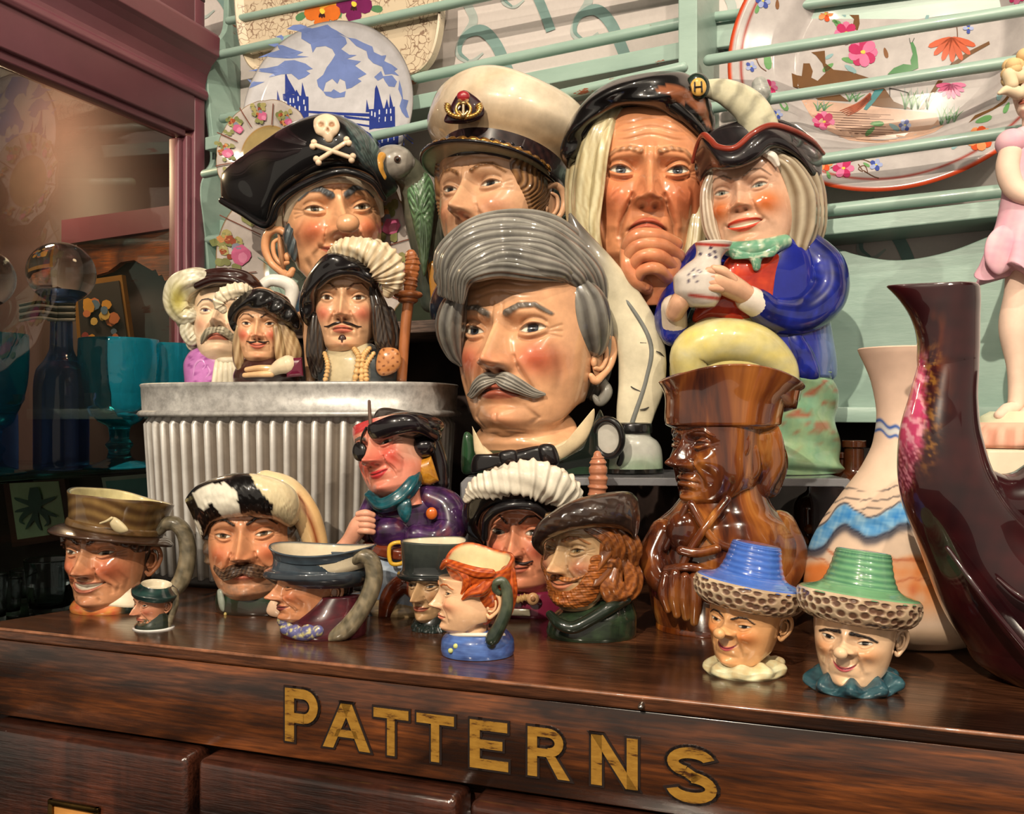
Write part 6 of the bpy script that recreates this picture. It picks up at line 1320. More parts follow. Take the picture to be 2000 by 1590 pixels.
# ================================================================ standing figure jugs
def noise3(X, Y, s): return .5+.5*noise2(X, Y, s)
def toby_blue():
    fr = Fr('toby_jug', 'tall standing figure jug in cobalt blue coat and yellow breeches holding a spotted jug', 'figure jug', 1478, .655, zr+.0003)
    b = fr.py0
    SK1 = (222, 172, 140)
    hd = Head(fr, 1462, 390, -6, 95, yaw=-12, pitch=3, roll=-7, skin=(214, 168, 140), blush=(206, 104, 50), blusha=.95, blushs=.24, brow=(146, 120, 104), browt=.018, brows=1.5, wr=.2, age=.3, nose=.62, nosew=1.15, nosel=.8, ball=.03, smile=.5, mw=.33, open=.045, teeth=True, lip=(206, 62, 40), lipt=.85, jaw=1.10, width=1.10, iris=(150, 156, 146), white=(190, 186, 172), chin=.8, cheek=1.2, fold=.6, nt=220, nz=200, neck=1.1, ew=.15, line=(140, 110, 96), lid=.015, zmax=.95)
    p = Part(); hd.skin(p); head = p.build('head', GL, fr.e)
    p = Part(); HC = [(186, 172, 148), (126, 106, 82)]; T = dict(groove=(9, .06), n=54, m=36)
    fr.tube(p, [(1496, 300, -60, 12), (1536, 330, -56, 24), (1560, 385, -40, 34), (1562, 440, -36, 34), (1556, 480, -36, 26)], HC, **T)
    fr.tube(p, [(1560, 320, -10, 30), (1580, 380, 0, 30), (1582, 440, 0, 30), (1578, 485, 0, 20)], HC, **T)
    fr.tube(p, [(1392, 340, -30, 10), (1380, 380, -30, 12), (1386, 440, -34, 14), (1400, 480, -40, 10)], [(206, 188, 168), (160, 140, 118)], **T)
    build_each(p, 'hair_lock', GL, head)
    p = Part(); fr.tube(p, [(1490, 298, -84, 5), (1508, 306, -86, 8), (1518, 322, -84, 5)], (232, 224, 212), groove=(5, .15), n=20); p.build('forelock', GL, head)
    # tricorn: three upturned sides
    BLK = lambda X, Y: mixc((20, 17, 20), (52, 40, 42), .3+.3*noise2(X, Y, .12))
    p = Part(); st = [(1352, 318, 1366, 366, -10, 8), (1362, 284, 1374, 345, -30, 12), (1372, 268, 1392, 330, -56, 16), (1400, 288, 1412, 332, -82, 18), (1435, 290, 1446, 328, -96, 18), (1470, 262, 1480, 312, -96, 20), (1505, 246, 1512, 290, -84, 22), (1545, 256, 1552, 306, -62, 22), (1582, 276, 1586, 342, -30, 20), (1606, 300, 1604, 356, 0, 14), (1604, 330, 1600, 352, 20, 8)]
    fr.strip(p, st, BLK, N=100, n=36)
    fr.strip(p, [(1356, 330, 1362, 360, -4, 6), (1384, 262, 1396, 320, 36, 10), (1440, 236, 1450, 310, 66, 14), (1510, 230, 1510, 310, 72, 14), (1570, 256, 1570, 320, 56, 12), (1604, 300, 1602, 345, 16, 8)], BLK, N=60, n=24)
    fr.ell(p, 1480, 320, 6, (96, 74, 26), (24, 20, 22)); hat = p.build('tricorn_hat', GL, fr.e)
    p = Part(); fr.tube(p, [(1353, 316, -10, 4), (1363, 282, -34, 5), (1374, 264, -62, 6), (1388, 274, -78, 6), (1402, 287, -90, 6), (1435, 289, -104, 6), (1470, 261, -104, 6), (1505, 245, -94, 6), (1545, 254, -72, 6), (1584, 274, -38, 5), (1608, 300, 0, 4)], (140, 52, 36), n=12, m=80); p.build('brim_edge', GL, hat)
    # body
    bc = lambda X, Y: mixc((24, 36, 130), (14, 18, 66), noise3(X, Y, .06))
    BLU = lambda X, Y: mixc((30, 44, 150), (14, 20, 76), np.clip(.5+.5*noise2(X, Y, .05), 0, 1))
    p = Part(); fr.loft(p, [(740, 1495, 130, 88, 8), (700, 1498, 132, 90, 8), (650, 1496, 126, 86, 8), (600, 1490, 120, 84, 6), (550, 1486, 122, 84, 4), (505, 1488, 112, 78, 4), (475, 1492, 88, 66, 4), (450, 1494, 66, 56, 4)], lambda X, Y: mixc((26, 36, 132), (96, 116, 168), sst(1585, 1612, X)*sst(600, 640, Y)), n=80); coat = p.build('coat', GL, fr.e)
    p = Part(); fr.pillow(p, [(1420, 505), (1450, 492), (1500, 492), (1530, 500), (1520, 560), (1500, 610), (1450, 632), (1380, 630), (1352, 625), (1370, 580), (1400, 545)], -78, 18, 30, lambda X, Y: mixc((204, 66, 30), (160, 34, 20), noise3(X, Y, .08)), bend=.0015); p.build('waistcoat', GL, coat)
    p = Part(); GNK = lambda X, Y: mixc((104, 158, 128), (196, 208, 182), sst(.0, .7, noise2(X, Y, .16)))
    fr.tube(p, [(1404, 480, -50, 12), (1440, 488, -84, 16), (1490, 484, -88, 17), (1532, 472, -64, 14)], GNK, n=20); fr.pillow(p, [(1425, 488), (1460, 484), (1520, 480), (1512, 500), (1490, 506), (1484, 526), (1472, 528), (1462, 508), (1430, 506)], -96, 9, 12, GNK); p.build('neckcloth', GL, fr.e)
    p = Part(); YL = lambda X, Y: mixc((222, 204, 118), (204, 196, 150), noise3(X*.6, Y*2, .04))
    fr.loft(p, [(760, 1430, 118, 66, -34), (720, 1428, 118, 68, -34), (680, 1430, 112, 66, -34), (645, 1434, 98, 60, -32), (622, 1440, 86, 54, -30)], YL, n=64)
    fr.tube(p, [(1350, 740, -84, 34), (1352, 690, -92, 40), (1400, 668, -98, 44), (1470, 678, -92, 44), (1518, 715, -80, 36), (1530, 760, -70, 30)], YL, n=28, m=40); fr.ell(p, 1430, 712, -62, (104, 62, 60), YL, n=40, m=24); fr.ell(p, 1392, 660, -74, (46, 36, 40), YL); p.build('breeches', GL, fr.e)
    # arms
    p = Part(); fr.tube(p, [(1572, 490, -10, 40), (1606, 530, -20, 46), (1606, 580, -40, 44), (1560, 616, -62, 38), (1505, 612, -88, 32), (1480, 592, -100, 27)], BLU, n=32, m=50); arm = p.build('sleeve', GL, fr.e)
    p = Part(); fr.tube(p, [(1482, 596, -100, 26), (1462, 584, -108, 25)], (226, 214, 200), n=24, m=10); p.build('cuff', GL, arm)
    p = Part(); fr.tube(p, [(1470, 586, -108, 18), (1440, 566, -122, 21), (1405, 548, -132, 23), (1382, 545, -134, 17)], SK1, n=24, m=24)
    hnd = p.build('hand', GL, fr.e)
    for i, (dx, dy) in enumerate(((0, -16), (-3, -5), (-2, 6), (4, 16))):
        p = Part(); fr.tube(p, [(1404+dx, 548+dy, -142, 8), (1384+dx, 546+dy, -148, 8.5), (1366+dx, 550+dy, -142, 6)], (218, 166, 136), n=12, m=14); p.build('finger', GL, hnd)
    p = Part(); fr.tube(p, [(1432, 548, -140, 9), (1412, 530, -150, 9.5), (1394, 524, -150, 7)], SK1, n=12, m=14); p.build('thumb', GL, hnd)
    p = Part(); fr.tube(p, [(1372, 500, 0, 30), (1334, 560, -10, 32), (1310, 620, -30, 32), (1318, 650, -56, 28)], BLU, n=28, m=40); fr.tube(p, [(1318, 640, -60, 24), (1316, 600, -84, 24)], (222, 206, 190), n=20, m=12); p.build('sleeve', GL, fr.e)
    p = Part(); fr.tube(p, [(1318, 610, -96, 18), (1330, 588, -112, 19), (1345, 575, -118, 14)], SK1, n=18, m=16)
    p.build('hand', GL, fr.e)
    # the little jug it holds
    def spots(X, Y):
        c = np.tile(np.array((214, 204, 194), float), X.shape+(1,))
        for sx, sy in ((1388, 484), (1396, 492), (1386, 498), (1398, 502), (1346, 536), (1354, 528), (1358, 540), (1346, 548), (1360, 550), (1366, 530), (1368, 496)): c = mixc(c, (70, 60, 84), sst(4.2, 2.6, np.hypot(X-sx, Y-sy)))
        return mixc(c, (176, 40, 30), G(Y-478-.05*(X-1390), 3)+G(Y-(578+.12*(X-1360)), 3)*sst(1340, 1350, X))
    p = Part(); fr.loft(p, [(600, 1372, 22, 20, -118), (592, 1370, 30, 28, -118), (570, 1364, 44, 38, -118), (545, 1364, 46, 40, -118), (520, 1372, 34, 30, -118), (502, 1384, 25, 23, -118), (486, 1392, 30, 27, -118), (475, 1394, 34, 30, -118)], spots, n=56, m=50, inner=((196, 188, 178), 3, 16)); p.build('held_jug', GL, fr.e)
    # base: green tree stump with red streaks, coat tail
    p = Part(); ST = lambda X, Y: mixc(mixc((146, 170, 128), (108, 150, 122), noise3(X, Y*.5, .05)), (150, 84, 62), np.clip(sst(.15, .6, noise2(X*.35, Y*1.4, .09, 2)), 0, 1)*sst(920, 800, Y)*.9)
    fr.loft(p, [(b, 1510, 132, 86, 0), (b-16, 1508, 134, 88, 0), (860, 1512, 122, 82, 4), (800, 1516, 116, 80, 6), (745, 1518, 112, 80, 8), (728, 1518, 106, 78, 8)], ST, n=80, fn=lambda V, a, t: V+np.stack([np.cos(a)*.0016*np.sin(t*22+a*3), np.sin(a)*.0016*np.sin(t*22+a*3), 0*a], -1)); p.build('stump_base', GL, fr.e)
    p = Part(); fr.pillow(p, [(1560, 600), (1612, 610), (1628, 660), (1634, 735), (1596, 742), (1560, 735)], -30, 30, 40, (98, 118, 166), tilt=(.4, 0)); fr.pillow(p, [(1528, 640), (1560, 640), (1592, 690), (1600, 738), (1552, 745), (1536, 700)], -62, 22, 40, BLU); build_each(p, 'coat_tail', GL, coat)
toby_blue()
def toby_pirate():
    fr = frd('toby_jug', 'small seated pirate figure jug with eye patch, purple coat and belt', 'figure jug', 792, .582)
    hd = Head(fr, 762, 890, -4, 76, yaw=-33, pitch=4, roll=-16, skin=(220, 140, 116), blush=(190, 70, 58), blusha=.9, blushs=.32, brow=(90, 80, 74), browt=.05, age=1.3, wr=1.2, nose=1.15, nosew=1.35, ball=.08, mw=.26, smile=.6, lip=(190, 44, 52), jaw=1.12, chin=1.5, fold=1.8, nt=190, nz=170, iris=(30, 26, 26), squint=.2, neck=1.1, zmax=.85,
              creases=[([(.5, 0), (.62, -.3), (.5, -.7)], .03, .04), ([(.35, -.3), (.48, -.6)], .025, .04)])
    def pt(X, Y, Z, C):
        C = mixc(C, mixc((196, 60, 62), (222, 160, 140), sst(-.1, .5, X)), sst(.58, .64, Z+.0*X))
        return mixc(C, (226, 196, 166), sst(.45, .7, X)*sst(.5, .2, np.abs(Z))*.5)
    p = Part(); hd.skin(p, pt); head = p.build('head', GL, fr.e)
    p = Part(); hd.ell(p, -.40, .03, .16, (.22, .10, .25), (18, 16, 16), surf=True); hd.tube(p, [(-.30, .34, .04, .03), (-.14, .52, .05, .03), (.0, .66, .05, .03)], (18, 16, 16), surf=True); p.build('eye_patch', GL, head)
    BL = lambda X, Y: mixc((14, 11, 14), (48, 26, 40), .3*noise3(X, Y, .1))
    p = Part(); fr.strip(p, [(714, 832, 722, 858, -58, 6), (735, 822, 744, 860, -70, 10), (768, 810, 780, 850, -74, 14), (808, 808, 812, 846, -64, 16), (840, 822, 838, 856, -42, 14), (866, 846, 856, 866, -20, 8)], BL, N=70, n=30)
    fr.strip(p, [(720, 845, 726, 858, -50, 5), (738, 800, 744, 840, -8, 8), (780, 800, 790, 838, 24, 10), (830, 814, 832, 848, 24, 8), (868, 850, 858, 862, -10, 5)], (52, 46, 44), N=50, n=24)
    fr.ell(p, 796, 832, -10, (72, 60, 28), (18, 15, 18)); hat = p.build('tricorn_hat', GL, fr.e)
    p = Part(); fr.tube(p, [(721, 784, -48, 3), (722, 805, -52, 3.4), (724, 832, -58, 3.6)], (92, 66, 54), n=10); p.build('pipe_stem', GL, hat)
    p = Part(); fr.ell(p, 828, 872, -20, (24, 26, 22), BL); fr.tube(p, [(838, 850, 10, 18), (856, 900, 16, 18), (862, 945, 14, 16)], BL, n=20); p.build('hair_bun', GL, head)
    p = Part(); fr.pillow(p, [(810, 902), (842, 890), (858, 940), (840, 948), (815, 946)], -22, 14, 18, lambda X, Y: mixc((190, 132, 34), (150, 96, 26), noise3(X, Y, .2)), sm=False); p.build('gold_band', GL, head)
    TE = lambda X, Y: mixc((24, 96, 108), (14, 50, 58), noise3(X, Y, .12))
    p = Part(); fr.tube(p, [(722, 968, -40, 10), (745, 986, -62, 14), (780, 972, -66, 16), (806, 944, -50, 14), (814, 930, -36, 10)], TE, n=20, groove=(5, .15)); fr.pillow(p, [(776, 985), (800, 975), (804, 1000), (794, 1022), (780, 1008)], -72, 8, 10, TE); p.build('neckerchief', GL, fr.e)
    PU = lambda X, Y: mixc(mixc((78, 42, 96), (32, 16, 38), noise3(X, Y, .09)), (96, 44, 60), sst(.3, .8, noise2(X, Y, .06, 3)))
    p = Part(); fr.loft(p, [(1110, 795, 78, 54, 4), (1080, 793, 76, 54, 4), (1045, 790, 78, 54, 2), (1010, 792, 80, 52, 2), (980, 798, 72, 46, 4), (955, 802, 46, 36, 6)], PU, n=64); fr.ell(p, 762, 1040, -44, (42, 22, 30), PU); fr.tube(p, [(726, 975, -30, 14), (712, 1010, -34, 14), (716, 1045, -36, 12)], PU, n=16); body = p.build('jacket', GL, fr.e)
    p = Part(); fr.tube(p, [(836, 972, -10, 28), (872, 992, -14, 34), (880, 1030, -28, 34), (850, 1052, -44, 28), (812, 1046, -54, 22)], PU, n=28, m=40); p.build('sleeve', GL, body)
    p = Part(); fr.ell(p, 843, 1003, -50, (11, 7, 12), (196, 96, 30)); fr.tube(p, [(860, 1040, -6, 10), (880, 1050, -6, 12), (886, 1070, -4, 10)], (150, 70, 24)); build_each(p, 'orange_button', GL, body)
    p = Part(); SKP = (222, 158, 130); fr.tube(p, [(660, 1078, -46, 13), (682, 1056, -50, 15), (700, 1030, -54, 19), (710, 1016, -56, 18)], SKP, n=20, m=24)
    hnd = p.build('arm', GL, fr.e)
    for i in range(4):
        p = Part(); fr.tube(p, [(700, 1004+i*11, -66, 6), (714, 1002+i*11.5, -74, 7), (728, 1006+i*11, -68, 6)], (226, 162, 134), n=12, m=12); p.build('finger', GL, hnd)
    p = Part(); fr.loft(p, [(1180, 800, 90, 60, 0), (1150, 800, 86, 60, 0), (1120, 796, 84, 58, 0), (1095, 792, 80, 56, 2), (1080, 790, 70, 50, 4)], lambda X, Y: mixc((186, 196, 206), (120, 140, 168), noise3(X*2, Y, .05)), n=64); p.build('skirt', GL, fr.e)
    p = Part(); plume(fr, p, [(716, 1066, -34, 11), (750, 1078, -56, 12), (790, 1082, -64, 12), (840, 1078, -50, 12)], (104, 46, 28), m=30, rip=.0, flat=.6); bl = p.build('belt', GL, fr.e)
    p = Part(); t = [(762, 1066), (788, 1062), (790, 1096), (764, 1100)]
    fr.tube(p, [(x, y, -76, 4) for x, y in t], (216, 168, 50), closed=True, m=24); p.build('buckle', GL, bl)
    p = Part(); BT = lambda X, Y: mixc((150, 66, 24), (70, 26, 20), noise3(X, Y, .08))
    fr.tube(p, [(752, 1205, -50, 14), (762, 1165, -60, 18), (790, 1140, -64, 20), (822, 1160, -58, 20), (826, 1190, -50, 14)], BT, n=22, m=40); fr.tube(p, [(722, 1130, -30, 12), (716, 1170, -34, 14), (720, 1205, -40, 14)], (22, 30, 36), n=18); build_each(p, 'boot', GL, fr.e)
    p = Part(); fr.loft(p, [(fr.py0, 790, 92, 62, 0), (fr.py0-8, 790, 94, 64, 0), (fr.py0-24, 790, 88, 60, 0), (fr.py0-36, 790, 74, 52, 0)], lambda X, Y: mixc((206, 176, 130), (40, 40, 44), sst(740, 715, X)+.4*sst(.3, .6, noise2(X, Y, .12))), n=64); p.build('base', GL, fr.e)
toby_pirate()
# treacle brown glazed figure jug
TR, nt_, b_ = new_mat('treacle_glaze')
n1 = noise(nt_, 26, 4, .6, (1, 1, .28), dist=1.2); n2 = noise(nt_, 60, 3, .5, (1, 1, .5)); n3 = noise(nt_, 11, 3, .5, (1, 1, .7))
at = nt_.nodes.new('ShaderNodeAttribute'); at.attribute_name = 'Col'
c1 = ramp(nt_, n1, [(.34, (46, 20, 15)), (.46, (90, 44, 20)), (.57, (142, 84, 36)), (.7, (192, 142, 78))])
c2 = mixn(nt_, ramp(nt_, n3, [(.45, (0, 0, 0)), (.62, (200,)*3)]), c1, (58, 26, 20))
c3 = mixn(nt_, 1.0, c2, at.outputs['Color'], 'MULTIPLY'); nt_.links.new(c3, b_.inputs['Base Color']); setp(b_, rough=.12, coat=1, coatr=.02); bump(nt_, b_, n2, .12, .001)
def toby_brown():
    fr = frd('toby_jug', 'treacle brown glazed figure jug with open tricorn rim, folded arms and lapels', 'figure jug', 1408, .535)
    W = (255, 255, 255)
    hd = Head(fr, 1396, 890, 0, 96, yaw=-48, pitch=2, skin=W, blush=W, lip=(255, 235, 200), brow=W, white=(255, 250, 220), iris=(255, 230, 190), line=(200, 180, 160), nose=1.1, nosew=1.3, ball=.07, age=1, wr=.5, cheek=1.5, jaw=1.12, width=1.08, chin=1.4, mw=.27, smile=-.5, lipt=1.6, bulge=.09, fold=1.4, nt=200, nz=180, neck=1.3, zmax=.9, eh=.05)
    p = Part(); hd.skin(p, lambda X, Y, Z, C: np.full_like(C, 255.)); head = p.build('head', TR, fr.e)
    wv = lambda V, a, t: V+np.stack([0*a, 0*a, sst(.35, .95, t)*(.0062*np.sin(2*a-PI/2+.15)-.0022*np.cos(a))*-1*-1], -1)
    p = Part(); fr.loft(p, [(838, 1412, 96, 76, 0), (828, 1412, 112, 90, 0), (818, 1412, 113, 91, 0), (790, 1416, 116, 92, 0), (764, 1424, 126, 96, 0), (744, 1428, 138, 100, 0), (735, 1428, 142, 102, 0)], W, n=110, m=60, fn=lambda V, a, t: V+np.stack([0*a, 0*a, sst(.4, 1, t)*(-.0050*np.cos(2*a)-.0016*np.cos(a))], -1), inner=((230, 200, 170), 7, 50)); p.build('tricorn_rim', TR, fr.e)
    p = Part()
    for c in ([(1440, 840, -50, 20), (1446, 870, -54, 22), (1440, 900, -50, 18)], [(1460, 880, -46, 20), (1466, 915, -44, 20), (1456, 940, -44, 14)], [(1490, 850, -20, 34), (1500, 900, -14, 36), (1492, 945, -10, 30)], [(1440, 905, -50, 14), (1436, 930, -50, 16), (1446, 950, -46, 10)]): fr.tube(p, c, W, groove=(5, .14), n=26, m=30, twist=.12)
    p.build('curled_wig', TR, head)
    p = Part(); fr.loft(p, [(1230, 1404, 118, 84, 0), (1215, 1404, 122, 88, 0), (1170, 1410, 140, 98, 0), (1110, 1414, 148, 102, 0), (1060, 1414, 146, 98, 0), (1020, 1410, 128, 86, 0), (990, 1412, 98, 74, 4), (960, 1416, 80, 66, 6), (940, 1418, 74, 60, 6)], W, n=90, m=60)
    fr.ell(p, 1338, 1040, -62, (38, 26, 42), W); body = p.build('body', TR, fr.e)
    p = Part()
    for c, r in (([(1340, 990, -70), (1320, 1030, -70), (1300, 1070, -66)], 7), ([(1350, 985, -78), (1375, 1030, -92), (1400, 1060, -98), (1440, 1075, -98)], 8), ([(1420, 975, -80), (1385, 1020, -94), (1350, 1070, -96), (1330, 1110, -94)], 8), ([(1330, 1075, -98), (1360, 1080, -104), (1400, 1072, -106)], 9), ([(1300, 1112, -86), (1350, 1108, -104), (1410, 1125, -104)], 8)):
        fr.tube(p, [(x, y, d, r) for x, y, d in c], W, n=14, m=24)
    build_each(p, 'lapel', TR, body)
    p = Part(); fr.tube(p, [(1522, 1030, -10, 34), (1540, 1090, -20, 36), (1500, 1150, -60, 32), (1420, 1160, -96, 26), (1370, 1150, -104, 22)], W, n=28, m=40); fr.tube(p, [(1296, 1040, -30, 28), (1276, 1090, -40, 30), (1290, 1130, -66, 26), (1318, 1142, -88, 22)], W, n=26, m=36); build_each(p, 'arm', TR, body)
    p = Part()
    for c in ([(1300, 1125, -92, 10), (1296, 1160, -100, 11), (1304, 1190, -100, 8)], [(1318, 1122, -100, 11), (1316, 1162, -108, 12), (1322, 1200, -106, 8)], [(1338, 1128, -106, 10), (1336, 1168, -112, 11), (1340, 1205, -108, 8)], [(1356, 1130, -108, 11), (1358, 1175, -112, 12), (1356, 1215, -108, 8)]): fr.tube(p, c, W, n=16, m=22)
    build_each(p, 'finger', TR, body)
    p = Part(); fr.loft(p, [(1231, 1402, 118, 86, 0), (1224, 1402, 121, 89, 0), (1216, 1402, 120, 88, 0), (1210, 1402, 110, 80, 0)], (255, 235, 190), n=80); p.build('foot_ring', glaze('amber_foot', var=.5, scale=70) if False else TR, fr.e)
toby_brown()
# ================================================================ vase, spouted jug, figurine
def vase():
    fr = frd('vase', 'long necked matt pottery vase with blue, grey and orange marbled swirls', 'vase', 1764, .515)
    b = fr.py0
    def vc(X, Y):
        base = mixc((216, 184, 164), (224, 196, 172), sst(700, 1000, Y))
        w1 = 6*noise2(X, Y*.3, .03, 2)+5*np.sin(X*.06)
        c = mixc(base, (222, 128, 64), sst(1078, 1100, Y+w1+.10*(X-1764))*sst(1230, 1130, Y)*(.5+.5*sst(-.4, .4, noise2(X, Y, .022, 5))))
        c = mixc(c, (176, 84, 46), G(Y+w1*1.2-1086-.10*(X-1700), 3)*.8+G(Y+w1*1.6-1118-.16*(X-1700), 2.2)*.6)
        k = 985-.0*X+18*np.sin((X-1640)*.03)+w1
        d = Y-(k+.12*(X-1764))
        d2 = d+70*sst(1660, 1590, X)*-1
        c = mixc(c, mixc((52, 128, 196), (150, 190, 216), .5+.5*noise2(X, Y, .09, 1)), sst(6, 14, d2)*sst(66, 44, d2))
        c = mixc(c, (84, 80, 86), G(d2-58, 9)); c = mixc(c, (40, 44, 62), G(d2-52, 2.5)*.9+G(d2-8, 2)*.8)
        c = mixc(c, (60, 56, 62), sst(.72, .95, np.sin((d2+w1*2)*.35))*sst(-40, -30, d2)*sst(4, -4, d2)*.7)
        nk = Y-(822+.38*(X-1712)+4*np.sin(X*.2)); c = mixc(c, (36, 74, 150), G(nk, 3.5)*(Y < 900)+G(nk-18, 3)*(Y < 900)); c = mixc(c, (170, 196, 214), G(nk-9, 5)*(Y < 900)*.6)
        c = mixc(c, (206, 112, 70), G(np.hypot(X-1783, (Y-1152)*.7), 7)*.9)
        c = mixc(c, (190, 160, 132), sst(1215, 1240, Y)*.8)
        return c
    p = Part(); fr.loft(p, [(b, 1768, 112, 112, 0), (b-4, 1768, 124, 124, 0), (b-24, 1768, 160, 160, 0), (1190, 1766, 182, 182, 0), (1140, 1764, 187, 187, 0), (1080, 1763, 176, 176, 0), (1020, 1762, 148, 148, 0), (960, 1762, 108, 108, 0), (910, 1762, 74, 74, 0), (860, 1762, 53, 53, 0), (810, 1762, 47, 47, 0), (750, 1762, 56, 56, 0), (710, 1762, 70, 70, 0), (690, 1762, 79, 79, 0), (682, 1762, 82, 82, 0)], vc, n=220, m=260, inner=((170, 140, 124), 6, 60, .5)); p.build('body', MAT, fr.e)
vase()
def spouted_jug():
    fr = frd('spouted_jug', 'burgundy glazed double necked jug with pink marbled flash at the right edge', 'jug', 2070, .430)
    b = fr.py0
    def bc(X, Y):
        base = mixc((56, 14, 17), (32, 7, 12), .5+.5*noise2(X, Y, .02))
        base = mixc(base, (120, 58, 20), .6*sst(.1, .8, noise2(X, Y*.4, .04, 3))*sst(1880, 1820, X)*sst(980, 860, Y)*sst(590, 640, Y))
        edge = 1797-.40*np.maximum(0, 700-Y)*0+16*np.sin(Y*.018)+.0*Y
        lft = sst(12, -8, X-(1806+7*noise2(X, Y, .1)-.14*(Y-700)*sst(820, 980, Y)))*sst(665, 720, Y+5*noise2(X, Y, .2))*sst(1000, 960, Y)
        pk = mixc((206, 70, 116), (236, 160, 180), sst(0, .7, np.sin(X*.2-Y*.12+2.5*noise2(X, Y, .06))))
        pk = mixc(pk, mixc((120, 36, 60), (212, 130, 150), sst(-.1, .4, noise2(X, Y, .42))), sst(850, 900, Y))
        c = mixc(base, pk, lft)
        gd = G(X-(1822+4*noise2(X, Y, .2)-.10*(Y-700)*sst(820, 980, Y)), 16)*sst(650, 700, Y)*sst(960, 880, Y)
        return mixc(c, (132, 88, 34), gd*sst(-.3, .6, noise2(X, Y, .14)))
    p = Part(); N = 56
    def lip(V, a, t):
        h = np.clip((V[:, 2]-fr.p(1850, 690)[2])/(fr.p(1850, 560)[2]-fr.p(1850, 690)[2]), 0, 1); k = np.clip(-np.cos(a), 0, 1)**2.0*h**2.3; return V+np.stack([-.0148*k, 0*a, 0*a], -1)-np.stack([0*a, np.sin(a)*.004*np.clip(-np.cos(a), 0, 1)*sst(.4, 1, t), 0*a], -1)
    fr.loft(p, [(760, 1848, 50, 50, 0), (712, 1850, 54, 54, 0), (695, 1851, 55.6, 55.6, 0), (660, 1852, 55.6, 55.6, 0), (620, 1852, 56, 56, 0), (590, 1852, 57, 57, 0), (566, 1851, 57, 57, 0), (560, 1850, 56, 56, 0)], bc, n=120, m=60, fn=lip, inner=((30, 12, 12), 7, 30))
    fr.tube(p, [(1852, 690, 0, 54.5), (1851, 720, 0, 55), (1842, 780, 0, 62), (1836, 860, 0, 76), (1850, 950, 0, 88), (1895, 1040, 0, 100), (1960, 1130, 0, 130), (2030, 1200, 0, 150)], bc, n=120, m=160, flat=1.0, ref=(0, -1, 0))
    fr.loft(p, [(b, 2075, 120, 110, 0), (b-6, 2075, 128, 118, 0), (1290, 2068, 160, 140, 0), (1220, 2060, 172, 150, 0), (1140, 2062, 164, 145, 0), (1060, 2075, 140, 124, 0), (980, 2092, 100, 96, 0), (900, 2100, 70, 70, 0), (800, 2102, 56, 56, 0), (720, 2102, 54, 54, 0)], bc, n=90, m=80)
    fr.tube(p, [(1900, 965, 0, 58), (1950, 985, 0, 60), (2010, 975, 0, 60), (2070, 930, 0, 56)], bc, n=48, m=40)
    body = p.build('body', GL, fr.e)
    # grooves low on the body
    p = Part()
    for c in ([(1850, 1070, -88, 4), (1930, 1180, -140, 6), (2020, 1290, -160, 6)], [(1948, 1130, -130, 3), (1990, 1165, -150, 6), (2040, 1190, -160, 5)]): fr.tube(p, c, (48, 14, 20), m=30)
    build_each(p, 'moulded_ridge', GL, body)
spouted_jug()
